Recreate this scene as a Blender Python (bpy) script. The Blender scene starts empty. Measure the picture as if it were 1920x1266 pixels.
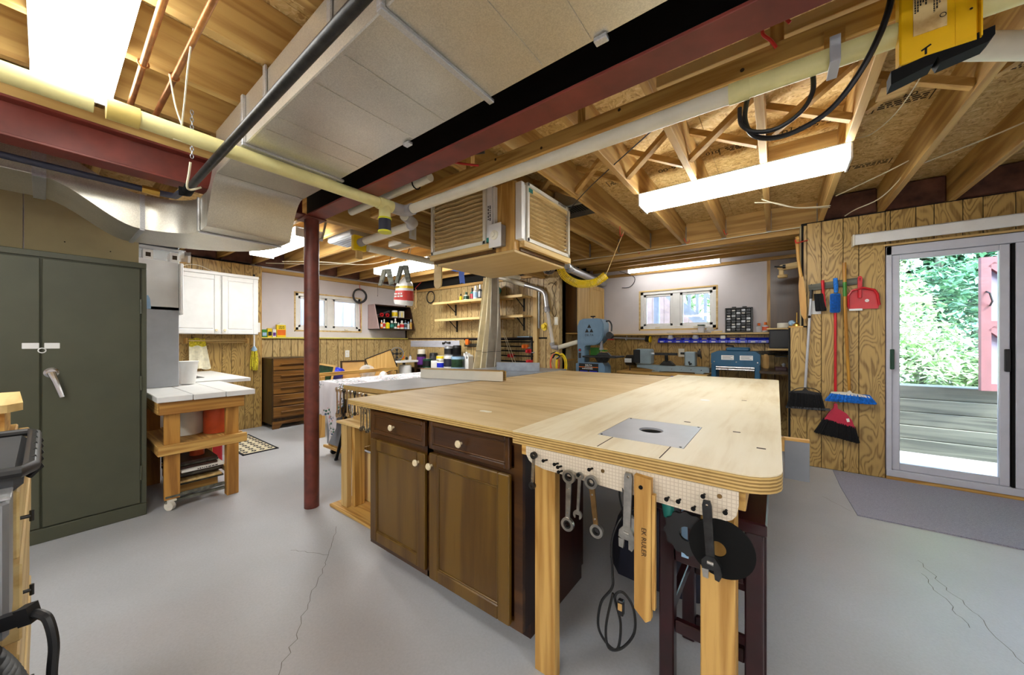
import bpy, bmesh, math, random
from mathutils import Vector, Matrix
S = bpy.context.scene
COL = S.collection
R = random.Random(7)
PI = math.pi

# ---------------------------------------------------------------- camera, sky, sun, exposure
cam_data = bpy.data.cameras.new('camera')
cam_data.sensor_width = 36.0
cam_data.lens = 661.0 / 1920.0 * 36.0
cam_data.shift_y = 7.0 / 1920.0
cam_data.clip_start = 0.02
cam = bpy.data.objects.new('camera', cam_data)
cam.location = (0, 0, 1.21)
cam.rotation_euler = (PI / 2, 0, math.atan((1457 - 960) / 661.0))
COL.objects.link(cam)
S.camera = cam

world = bpy.data.worlds.new('sky')
S.world = world
world.use_nodes = True
wn = world.node_tree.nodes
wl = world.node_tree.links
bgn = wn['Background']
sky = wn.new('ShaderNodeTexSky')
sky.sky_type = 'NISHITA'
sky.sun_disc = False
sky.sun_elevation = math.radians(52)
sky.sun_rotation = math.radians(120)
sky.air_density = 1.2
sky.dust_density = 1.0
wl.new(sky.outputs[0], bgn.inputs[0])
bgn.inputs[1].default_value = 3.0

sun = bpy.data.lights.new('sun', 'SUN')
sun.energy = 10.0
sun.angle = math.radians(2)
sun.color = (1.0, 0.97, 0.9)
so = bpy.data.objects.new('sun', sun)
so.rotation_euler = (math.radians(38), 0, math.radians(80))
COL.objects.link(so)

LAMP = 20.0                      # strength of the fluorescent diffusers
S.view_settings.view_transform = 'Standard'
S.view_settings.look = 'None'
S.view_settings.exposure = 0.62
S.view_settings.gamma = 1.0
S.view_settings.use_curve_mapping = False

# ---------------------------------------------------------------- materials
def lin(c):
    return tuple((x / 255.0 / 12.92 if x / 255.0 <= 0.04045 else ((x / 255.0 + 0.055) / 1.055) ** 2.4) for x in c) + (1.0,)

MATS = {}
def _base(name, rough, metal):
    m = bpy.data.materials.new(name)
    m.use_nodes = True
    nt = m.node_tree
    b = nt.nodes['Principled BSDF']
    b.inputs['Roughness'].default_value = rough
    b.inputs['Metallic'].default_value = metal
    MATS[name] = m
    return m, nt, b

def _coord(nt, scale, rnd=True):
    tc = nt.nodes.new('ShaderNodeTexCoord')
    mp = nt.nodes.new('ShaderNodeMapping')
    mp.inputs['Scale'].default_value = scale
    if rnd:
        oi = nt.nodes.new('ShaderNodeObjectInfo')
        ml = nt.nodes.new('ShaderNodeMath'); ml.operation = 'MULTIPLY'; ml.inputs[1].default_value = 31.7
        nt.links.new(oi.outputs['Random'], ml.inputs[0])
        ad = nt.nodes.new('ShaderNodeVectorMath'); ad.operation = 'ADD'
        nt.links.new(tc.outputs['Object'], ad.inputs[0]); nt.links.new(ml.outputs[0], ad.inputs[1])
        nt.links.new(ad.outputs[0], mp.inputs['Vector'])
    else:
        nt.links.new(tc.outputs['Object'], mp.inputs['Vector'])
    return mp.outputs['Vector']

def _noise(nt, vec, scale, detail=3, rough=0.55, dist=0.0):
    n = nt.nodes.new('ShaderNodeTexNoise')
    n.inputs['Scale'].default_value = scale
    n.inputs['Detail'].default_value = detail
    n.inputs['Roughness'].default_value = rough
    n.inputs['Distortion'].default_value = dist
    nt.links.new(vec, n.inputs['Vector'])
    return n.outputs['Fac']

def _ramp(nt, fac, stops):
    r = nt.nodes.new('ShaderNodeValToRGB')
    cr = r.color_ramp
    while len(cr.elements) > 1: cr.elements.remove(cr.elements[-1])
    cr.elements[0].position = stops[0][0]; cr.elements[0].color = lin(stops[0][1])
    for p, c in stops[1:]:
        e = cr.elements.new(p); e.color = lin(c)
    nt.links.new(fac, r.inputs['Fac'])
    return r.outputs['Color']

def _math(nt, op, a, b=None):
    m = nt.nodes.new('ShaderNodeMath'); m.operation = op
    for i, x in enumerate((a, b)):
        if x is None: continue
        if isinstance(x, (int, float)): m.inputs[i].default_value = x
        else: nt.links.new(x, m.inputs[i])
    return m.outputs[0]

def _mix(nt, fac, a, b, mode='MIX'):
    m = nt.nodes.new('ShaderNodeMix'); m.data_type = 'RGBA'; m.blend_type = mode
    for sock, x in ((m.inputs[0], fac), (m.inputs[6], a), (m.inputs[7], b)):
        if isinstance(x, (int, float)): sock.default_value = x
        elif isinstance(x, tuple): sock.default_value = x
        else: nt.links.new(x, sock)
    return m.outputs[2]

def _bump(nt, b, h, strength, dist=0.002):
    n = nt.nodes.new('ShaderNodeBump')
    n.inputs['Strength'].default_value = strength
    n.inputs['Distance'].default_value = dist
    nt.links.new(h, n.inputs['Height'])
    nt.links.new(n.outputs[0], b.inputs['Normal'])

def plain(name, c, rough=0.5, metal=0.0, var=0.06, scale=9.0, bump=0.0, spec=None):
    m, nt, b = _base(name, rough, metal)
    v = _coord(nt, (1, 1, 1))
    f = _noise(nt, v, scale, 4)
    lo = tuple(max(0, x * (1 - var)) for x in c); hi = tuple(min(255, x * (1 + var)) for x in c)
    nt.links.new(_ramp(nt, f, [(0.3, lo), (0.7, hi)]), b.inputs['Base Color'])
    if spec is not None: b.inputs['Specular IOR Level'].default_value = spec
    if bump: _bump(nt, b, _noise(nt, v, scale * 12, 2), bump)
    return m

def wood(name, c1, c2, axis='z', rough=0.5, scale=1.0, rings=7.0, knots=True):
    m, nt, b = _base(name, rough, 0.0)
    s = [9.0 * scale] * 3
    s['xyz'.index(axis)] = 0.55 * scale
    v = _coord(nt, s)
    n = _noise(nt, v, 1.0, 2, 0.4, 0.4)
    w = _math(nt, 'SINE', _math(nt, 'MULTIPLY', n, rings * 6.28))
    w = _math(nt, 'ADD', _math(nt, 'MULTIPLY', w, 0.5), 0.5)
    fine = _noise(nt, v, 14.0, 3, 0.6)
    f = _math(nt, 'ADD', _math(nt, 'MULTIPLY', w, 0.55), _math(nt, 'MULTIPLY', fine, 0.5))
    col = _ramp(nt, f, [(0.18, c2), (0.75, c1)])
    if knots:
        vo = nt.nodes.new('ShaderNodeTexVoronoi'); vo.inputs['Scale'].default_value = 0.55
        nt.links.new(v, vo.inputs['Vector'])
        k = _ramp(nt, vo.outputs['Distance'], [(0.05, (255, 255, 255)), (0.11, (0, 0, 0))])
        col = _mix(nt, _math(nt, 'MULTIPLY', k, 0.6), col, lin(tuple(x * 0.5 for x in c2)))
    nt.links.new(col, b.inputs['Base Color'])
    _bump(nt, b, fine, 0.08)
    return m

def oak_panel(name, c1, c2):
    # rotary-cut oak plywood: contour lines of a stretched noise, as the cathedral figure has
    m, nt, b = _base(name, 0.42, 0.0)
    v = _coord(nt, (6.5, 6.5, 1.7))
    n = _noise(nt, v, 0.9, 2.5, 0.45, 0.5)
    w = _math(nt, 'ADD', _math(nt, 'MULTIPLY', _math(nt, 'SINE', _math(nt, 'MULTIPLY', n, 128.0)), 0.5), 0.5)
    v2 = _coord(nt, (160, 160, 3.5))
    g = _noise(nt, v2, 1.0, 2)
    big = _noise(nt, v, 0.5, 1)
    f = _math(nt, 'ADD', _math(nt, 'MULTIPLY', w, 0.62), _math(nt, 'MULTIPLY', g, 0.5))
    col = _ramp(nt, f, [(0.17, c2), (0.5, c1), (1.0, tuple(min(255, x * 1.07) for x in c1))])
    col = _mix(nt, _math(nt, 'MULTIPLY', big, 0.35), col, lin(tuple(x * 0.78 for x in c1)))
    nt.links.new(col, b.inputs['Base Color'])
    _bump(nt, b, g, 0.06)
    return m

def osb(name):
    m, nt, b = _base(name, 0.7, 0.0)
    v = _coord(nt, (1, 1, 1), False)
    nz = nt.nodes.new('ShaderNodeTexNoise'); nz.inputs['Scale'].default_value = 9.0
    nt.links.new(v, nz.inputs['Vector'])
    ad = nt.nodes.new('ShaderNodeVectorMath'); ad.operation = 'MULTIPLY_ADD'
    nt.links.new(nz.outputs['Color'], ad.inputs[0]); ad.inputs[1].default_value = (0.16, 0.16, 0.16)
    nt.links.new(v, ad.inputs[2])
    mp = nt.nodes.new('ShaderNodeMapping'); mp.inputs['Scale'].default_value = (26, 70, 40)
    nt.links.new(ad.outputs[0], mp.inputs['Vector'])
    vo = nt.nodes.new('ShaderNodeTexVoronoi'); vo.inputs['Scale'].default_value = 1.0
    nt.links.new(mp.outputs[0], vo.inputs['Vector'])
    mp2 = nt.nodes.new('ShaderNodeMapping'); mp2.inputs['Scale'].default_value = (95, 36, 40); mp2.inputs['Rotation'].default_value = (0, 0, 0.6)
    nt.links.new(ad.outputs[0], mp2.inputs['Vector'])
    vo2 = nt.nodes.new('ShaderNodeTexVoronoi'); vo2.inputs['Scale'].default_value = 1.0
    nt.links.new(mp2.outputs[0], vo2.inputs['Vector'])
    sp = nt.nodes.new('ShaderNodeSeparateColor'); nt.links.new(vo.outputs['Color'], sp.inputs[0])
    sp2 = nt.nodes.new('ShaderNodeSeparateColor'); nt.links.new(vo2.outputs['Color'], sp2.inputs[0])
    f = _math(nt, 'ADD', _math(nt, 'MULTIPLY', sp.outputs[0], 0.55), _math(nt, 'MULTIPLY', sp2.outputs[1], 0.45))
    col = _ramp(nt, f, [(0.1, (172, 134, 76)), (0.35, (206, 172, 108)), (0.7, (222, 192, 130)), (0.95, (234, 210, 156))])
    nt.links.new(col, b.inputs['Base Color'])
    _bump(nt, b, f, 0.25)
    return m

def galvanised(name, c=(172, 172, 172), rough=0.38):
    m, nt, b = _base(name, rough, 0.75)
    v = _coord(nt, (1, 1, 1), False)
    vo = nt.nodes.new('ShaderNodeTexVoronoi'); vo.inputs['Scale'].default_value = 330
    nt.links.new(v, vo.inputs['Vector'])
    sp = nt.nodes.new('ShaderNodeSeparateColor'); nt.links.new(vo.outputs['Color'], sp.inputs[0])
    big = _noise(nt, v, 2.5, 3)
    f = _math(nt, 'ADD', _math(nt, 'MULTIPLY', sp.outputs[0], 0.3), _math(nt, 'MULTIPLY', big, 0.7))
    nt.links.new(_ramp(nt, f, [(0.2, tuple(x * 0.9 for x in c)), (0.8, tuple(min(255, x * 1.1) for x in c))]), b.inputs['Base Color'])
    rr = _math(nt, 'ADD', _math(nt, 'MULTIPLY', sp.outputs[1], 0.06), rough + 0.03)
    nt.links.new(rr, b.inputs['Roughness'])
    _bump(nt, b, big, 0.03, 0.01)
    return m

def emit(name, c, strength):
    m = bpy.data.materials.new(name); m.use_nodes = True
    nt = m.node_tree
    b = nt.nodes['Principled BSDF']
    b.inputs['Base Color'].default_value = lin((235, 235, 235))
    b.inputs['Emission Color'].default_value = lin(c)
    b.inputs['Emission Strength'].default_value = strength
    MATS[name] = m
    return m

def glass(name, tint=(1, 1, 1), refl=1.0):
    m = bpy.data.materials.new(name); m.use_nodes = True
    nt = m.node_tree
    for n in list(nt.nodes): nt.nodes.remove(n)
    out = nt.nodes.new('ShaderNodeOutputMaterial')
    tr = nt.nodes.new('ShaderNodeBsdfTransparent'); tr.inputs[0].default_value = tint + (1,)
    gl = nt.nodes.new('ShaderNodeBsdfGlossy'); gl.inputs['Roughness'].default_value = 0.02
    fr = nt.nodes.new('ShaderNodeFresnel'); fr.inputs[0].default_value = 1.45
    mx = nt.nodes.new('ShaderNodeMixShader')
    nt.links.new(_math(nt, 'MULTIPLY', fr.outputs[0], refl), mx.inputs[0])
    nt.links.new(tr.outputs[0], mx.inputs[1]); nt.links.new(gl.outputs[0], mx.inputs[2])
    nt.links.new(mx.outputs[0], out.inputs[0])
    MATS[name] = m
    return m

def clear_plastic(name, c, alpha=0.35, rough=0.2):
    m, nt, b = _base(name, rough, 0.0)
    b.inputs['Base Color'].default_value = lin(c)
    b.inputs['Alpha'].default_value = alpha
    return m

def floor_mat():
    m, nt, b = _base('painted_concrete', 0.42, 0.0)
    v = _coord(nt, (1, 1, 1), False)
    a = _noise(nt, v, 1.3, 4)
    f = _noise(nt, v, 90, 3, 0.7)
    col = _ramp(nt, a, [(0.3, (172, 174, 178)), (0.7, (188, 190, 195))])
    st = nt.nodes.new('ShaderNodeMapping'); st.inputs['Scale'].default_value = (26, 9, 1); st.inputs['Rotation'].default_value = (0, 0, 0.5)
    nt.links.new(v, st.inputs['Vector'])
    br = _noise(nt, st.outputs[0], 3.0, 4, 0.7)
    wear = _ramp(nt, br, [(0.66, (0, 0, 0)), (0.8, (255, 255, 255))])
    col = _mix(nt, _math(nt, 'MULTIPLY', wear, 0.25), col, lin((150, 138, 120)))
    red = _noise(nt, v, 0.55, 2)
    rd = _ramp(nt, red, [(0.56, (0, 0, 0)), (0.72, (255, 255, 255))])
    col = _mix(nt, _math(nt, 'MULTIPLY', rd, 0.22), col, lin((196, 170, 164)))
    nt.links.new(col, b.inputs['Base Color'])
    col = _mix(nt, _math(nt, 'MULTIPLY', _math(nt, 'SUBTRACT', f, 0.35), 0.55), col, lin((132, 132, 134)))
    nt.links.new(col, b.inputs['Base Color'])
    h = _math(nt, 'ADD', _math(nt, 'MULTIPLY', f, 0.5), br)
    _bump(nt, b, h, 0.22, 0.003)
    return m

def worktop(name, c1, c2, c3, axis):
    m, nt, b = _base(name, 0.5, 0.0)
    s = [16.0, 16.0, 16.0]; s['xyz'.index(axis)] = 1.6
    v = _coord(nt, s, False)
    n = _noise(nt, v, 1.0, 5, 0.6, 0.3)
    v2 = _coord(nt, (1, 1, 1), False)
    big = _noise(nt, v2, 2.2, 3)
    f = _math(nt, 'ADD', _math(nt, 'MULTIPLY', n, 0.6), _math(nt, 'MULTIPLY', big, 0.4))
    nt.links.new(_ramp(nt, f, [(0.34, c3), (0.5, c1), (0.68, c2)]), b.inputs['Base Color'])
    _bump(nt, b, n, 0.05)
    return m

def ply_edge(name):
    m, nt, b = _base(name, 0.6, 0.0)
    v = _coord(nt, (1, 1, 1), False)
    sx = nt.nodes.new('ShaderNodeSeparateXYZ'); nt.links.new(v, sx.inputs[0])
    w = _math(nt, 'ADD', _math(nt, 'MULTIPLY', _math(nt, 'SINE', _math(nt, 'MULTIPLY', sx.outputs[2], 700.0)), 0.5), 0.5)
    nn = _noise(nt, v, 40, 3)
    f = _math(nt, 'ADD', _math(nt, 'MULTIPLY', w, 0.6), _math(nt, 'MULTIPLY', nn, 0.4))
    nt.links.new(_ramp(nt, f, [(0.25, (138, 106, 52)), (0.75, (206, 174, 108))]), b.inputs['Base Color'])
    return m

def pegboard_mat():
    m, nt, b = _base('gridded_hardboard', 0.5, 0.0)
    v = _coord(nt, (1, 1, 1), False)
    sx = nt.nodes.new('ShaderNodeSeparateXYZ'); nt.links.new(v, sx.inputs[0])
    ln = None
    for i in (0, 2):
        fr = _math(nt, 'FRACT', _math(nt, 'MULTIPLY', sx.outputs[i], 95.0))
        g = _math(nt, 'LESS_THAN', fr, 0.22)
        ln = g if ln is None else _math(nt, 'MAXIMUM', ln, g)
    nt.links.new(_mix(nt, _math(nt, 'MULTIPLY', ln, 0.35), lin((216, 204, 184)), lin((150, 128, 100))), b.inputs['Base Color'])
    return m

def carpet(name, c):
    m, nt, b = _base(name, 0.95, 0.0)
    v = _coord(nt, (1, 1, 1), False)
    mp = nt.nodes.new('ShaderNodeMapping'); mp.inputs['Scale'].default_value = (60, 320, 100)
    nt.links.new(v, mp.inputs[0])
    f = _noise(nt, mp.outputs[0], 1.0, 3, 0.7)
    g = _noise(nt, v, 220, 2)
    h = _math(nt, 'ADD', _math(nt, 'MULTIPLY', f, 0.5), _math(nt, 'MULTIPLY', g, 0.5))
    nt.links.new(_ramp(nt, h, [(0.3, tuple(x * 0.75 for x in c)), (0.7, tuple(x * 1.15 for x in c))]), b.inputs['Base Color'])
    _bump(nt, b, h, 0.6, 0.004)
    return m

def floral(name):
    m, nt, b = _base(name, 0.8, 0.0)
    v = _coord(nt, (1, 1, 1), False)
    vo = nt.nodes.new('ShaderNodeTexVoronoi'); vo.inputs['Scale'].default_value = 42
    nt.links.new(v, vo.inputs['Vector'])
    big = _noise(nt, v, 5.0, 1)
    msk = _ramp(nt, big, [(0.45, (0, 0, 0)), (0.49, (255, 255, 255))])
    sp = nt.nodes.new('ShaderNodeSeparateColor'); nt.links.new(vo.outputs['Color'], sp.inputs[0])
    pc = _ramp(nt, sp.outputs[0], [(0.3, (58, 104, 88)), (0.34, (120, 150, 130)), (0.6, (196, 120, 124)), (0.64, (216, 212, 216)), (0.85, (70, 90, 120))])
    dot = _ramp(nt, vo.outputs['Distance'], [(0.45, (255, 255, 255)), (0.6, (0, 0, 0))])
    k = nt.nodes.new('ShaderNodeMix'); k.data_type = 'RGBA'; k.blend_type = 'MULTIPLY'; k.inputs[0].default_value = 1
    nt.links.new(msk, k.inputs[6]); nt.links.new(dot, k.inputs[7])
    nt.links.new(_mix(nt, k.outputs[2], lin((218, 214, 220)), pc), b.inputs['Base Color'])
    return m

def leafy(name, c1, c2, rnd=True):
    m, nt, b = _base(name, 0.5, 0.0)
    v = _coord(nt, (1, 1, 1), rnd)
    f = _noise(nt, v, 7, 3)
    nt.links.new(_ramp(nt, f, [(0.35, c1), (0.65, c2)]), b.inputs['Base Color'])
    return m

plain('white_paint', (226, 226, 224), 0.45, var=0.02)
plain('drywall', (214, 208, 210), 0.85, var=0.025, scale=2.5)
plain('tan_board', (168, 154, 116), 0.8, var=0.05, scale=3)
plain('dark_void', (14, 13, 12), 0.9, var=0.1)
plain('steel_green', (74, 76, 60), 0.38, 0.1, var=0.05, scale=4, bump=0.02)
plain('red_primer', (112, 46, 36), 0.5, 0.0, var=0.14, scale=6)
plain('post_paint', (102, 48, 38), 0.45, 0.0, var=0.16, scale=14)
plain('near_black', (7, 7, 7), 0.7, var=0.2, spec=0.2)
plain('black_plastic', (20, 20, 22), 0.42, var=0.15)
plain('dark_grey_plastic', (58, 60, 64), 0.45, var=0.1)
plain('grey_board', (128, 132, 140), 0.7, var=0.03)
plain('grey_metal', (150, 152, 156), 0.4, 0.5, var=0.06)
plain('chrome', (215, 215, 216), 0.18, 0.95, var=0.05, scale=30)
plain('tool_steel', (168, 166, 160), 0.28, 0.9, var=0.12, scale=40)
plain('dark_steel', (56, 56, 56), 0.4, 0.8, var=0.2, scale=30)
plain('bronze_steel', (150, 118, 76), 0.3, 0.9, var=0.08, scale=40)
plain('cast_iron', (148, 156, 166), 0.35, 0.55, var=0.08, scale=12)
plain('laminate', (172, 174, 180), 0.3, var=0.03)
plain('cream_laminate', (222, 218, 204), 0.4, var=0.02)
plain('knob_cream', (222, 206, 170), 0.3, var=0.04)
plain('pvc', (222, 216, 196), 0.4, var=0.03)
plain('pvc_yellowed', (222, 214, 150), 0.4, var=0.05)
plain('coupling_yellow', (200, 178, 96), 0.4, var=0.08)
plain('pvc_grey', (150, 148, 150), 0.45, var=0.08)
plain('copper', (190, 132, 84), 0.32, 0.85, var=0.12, scale=20)
plain('yellow_plastic', (236, 204, 14), 0.4, var=0.05)
plain('yellow_metal', (226, 176, 8), 0.4, var=0.03)
plain('lime_plastic', (206, 206, 20), 0.4, var=0.03)
plain('blue_tape', (20, 84, 190), 0.5, var=0.06)
plain('blue_plastic', (20, 40, 190), 0.35, var=0.05)
plain('blue_bristle', (20, 110, 200), 0.7, var=0.2, scale=60)
plain('navy', (30, 32, 50), 0.6, var=0.08)
plain('red_plastic', (196, 30, 40), 0.3, var=0.05)
plain('crimson_plastic', (190, 24, 62), 0.3, var=0.05)
plain('red_hook', (198, 48, 40), 0.35, var=0.04)
plain('orange_plastic', (228, 110, 20), 0.4, var=0.05)
plain('orange_paint', (206, 84, 44), 0.5, var=0.08)
plain('green_plastic', (60, 130, 40), 0.4, var=0.06)
plain('dark_green', (12, 66, 44), 0.4, var=0.06)
plain('teal_cast', (24, 84, 118), 0.4, 0.0, var=0.05)
plain('machine_blue', (98, 126, 150), 0.35, 0.0, var=0.04)
plain('lathe_grey', (140, 158, 166), 0.35, 0.1, var=0.05)
plain('mahogany', (42, 12, 18), 0.3, var=0.2, scale=12)
plain('splash_grey', (172, 176, 182), 0.5, var=0.03)
plain('tarp', (200, 188, 156), 0.85, var=0.06, scale=8)
plain('tarp_grey', (158, 150, 136), 0.85, var=0.06, scale=8)
plain('paper', (230, 228, 222), 0.8, var=0.02)
plain('card', (196, 166, 120), 0.8, var=0.05)
plain('ink', (24, 22, 20), 0.8, var=0.05)
plain('stamp_ink', (56, 42, 24), 0.85, var=0.1)
plain('white_plastic', (232, 232, 230), 0.35, var=0.02)
plain('ivory_plastic', (226, 222, 204), 0.35, var=0.02)
plain('aluminium', (190, 192, 198), 0.42, 0.35, var=0.03)
plain('vinyl_frame', (198, 200, 212), 0.4, var=0.02)
plain('wire_white', (222, 214, 186), 0.5, var=0.03)
plain('towel', (228, 222, 196), 0.9, var=0.06, scale=30)
plain('mop_yellow', (206, 190, 50), 0.9, var=0.2, scale=60)
plain('brass', (190, 150, 70), 0.3, 0.9, var=0.06)
plain('filter_media', (206, 180, 128), 0.9, var=0.05, scale=30)
plain('insulation', (92, 62, 52), 0.9, var=0.3, scale=7, bump=0.3)
plain('concrete_out', (150, 150, 146), 0.9, var=0.12, scale=6, bump=0.3)
plain('gate_red', (122, 72, 76), 0.6, var=0.08)
plain('gate_pale', (150, 140, 160), 0.7, var=0.06)
plain('stair_grey', (128, 134, 144), 0.7, var=0.06)
plain('siding', (206, 204, 214), 0.7, var=0.03)
plain('fence_tan', (150, 132, 128), 0.75, var=0.08)
plain('crack_line', (104, 98, 90), 0.95, var=0.1)
plain('rug_cream', (206, 196, 168), 0.95, var=0.08, scale=60)
plain('rug_dark', (28, 30, 38), 0.95, var=0.1)
plain('bristle_black', (16, 16, 18), 0.8, var=0.3, scale=70)
plain('purple', (96, 40, 130), 0.4, var=0.05)
plain('teal_plastic', (30, 120, 110), 0.4, var=0.05)
plain('pale_blue', (150, 184, 214), 0.4, var=0.05)
plain('tan_plastic', (190, 150, 90), 0.5, var=0.05)
plain('ledge_yellow', (214, 202, 96), 0.5, var=0.04)
plain('art_green', (22, 46, 30), 0.3, var=0.7, scale=18)
wood('joist_y', (200, 164, 98), (166, 126, 66), 'y', 0.65, 1.0, 4.0)
wood('joist_x', (198, 160, 94), (162, 122, 62), 'x', 0.65, 1.0, 4.0)
wood('pine_z', (206, 164, 92), (166, 120, 54), 'z', 0.5, 1.0, 9.0)
wood('pine_x', (208, 166, 92), (168, 120, 54), 'x', 0.55, 1.2)
wood('pine_y', (208, 166, 92), (168, 120, 54), 'y', 0.55, 1.2)
wood('pale_z', (222, 194, 134), (196, 160, 98), 'z', 0.55, 1.2, 4, False)
wood('pale_x', (222, 194, 134), (196, 160, 98), 'x', 0.55, 1.2, 4, False)
wood('pale_y', (222, 194, 134), (196, 160, 98), 'y', 0.55, 1.2, 4, False)
wood('bench_x', (190, 140, 66), (152, 102, 40), 'y', 0.5, 1.2, 5.0)
wood('bench_z', (190, 138, 62), (150, 100, 38), 'z', 0.5, 1.2, 5.0)
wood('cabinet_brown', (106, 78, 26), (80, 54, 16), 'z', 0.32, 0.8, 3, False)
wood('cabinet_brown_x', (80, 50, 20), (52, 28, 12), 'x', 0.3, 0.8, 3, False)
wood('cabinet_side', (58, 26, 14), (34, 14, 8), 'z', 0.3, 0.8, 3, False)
wood('walnut_y', (122, 82, 32), (80, 50, 16), 'y', 0.38, 1.0, 5, False)
wood('walnut_dark', (64, 44, 20), (44, 28, 12), 'z', 0.4, 1.0, 5, False)
wood('dark_ply', (92, 62, 28), (72, 46, 20), 'z', 0.3, 0.7, 3, False)
wood('dark_shelf', (58, 34, 22), (40, 22, 14), 'x', 0.45, 0.8, 3, False)
wood('oak_light_z', (214, 178, 112), (196, 156, 90), 'z', 0.4, 0.9, 4, False)
wood('weathered', (112, 112, 100), (78, 80, 72), 'x', 0.85, 1.0, 5)
wood('bamboo', (196, 142, 50), (160, 108, 34), 'z', 0.4, 2.0, 4, False)
wood('paddle_wood', (206, 160, 84), (176, 128, 58), 'z', 0.45, 1.4, 4, False)
oak_panel('oak_panel', (184, 152, 90), (122, 90, 42))
oak_panel('oak_panel_far', (190, 164, 112), (146, 116, 66))
plain('lit_shelf_side', (186, 160, 158), 0.4, var=0.03)  # pinkish tone carries the light falling on the corner shelf's side
osb('osb')
galvanised('galvanised', (200, 196, 184), 0.25)
galvanised('galvanised_bright', (196, 198, 202), 0.28)
floor_mat()
worktop('worktop_dark', (196, 170, 124), (212, 190, 148), (170, 140, 92), 'x')
worktop('worktop_light', (224, 212, 182), (230, 220, 194), (208, 190, 152), 'y')
worktop('cleaner_ply', (206, 178, 122), (214, 188, 134), (196, 164, 106), 'x')
ply_edge('ply_edge')
pegboard_mat()
carpet('grey_carpet', (152, 152, 168))
floral('floral_cloth')
leafy('leaf_pale', (128, 168, 104), (206, 222, 186))
leafy('leaf_mid', (84, 130, 92), (146, 182, 152))
leafy('leaf_dark', (36, 84, 56), (70, 126, 96))
emit('tube_light', (252, 253, 250), LAMP)
emit('tube_light_soft', (252, 253, 250), LAMP * 0.4)
glass('window_glass', (0.97, 0.99, 0.98))
glass('door_glass', (0.93, 0.97, 0.97), 1.0)
clear_plastic('clear_plastic', (226, 228, 230), 0.35)
clear_plastic('frosted_plastic', (222, 222, 226), 0.75, 0.4)
clear_plastic('screen_mesh', (130, 138, 150), 0.35, 0.9)

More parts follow.
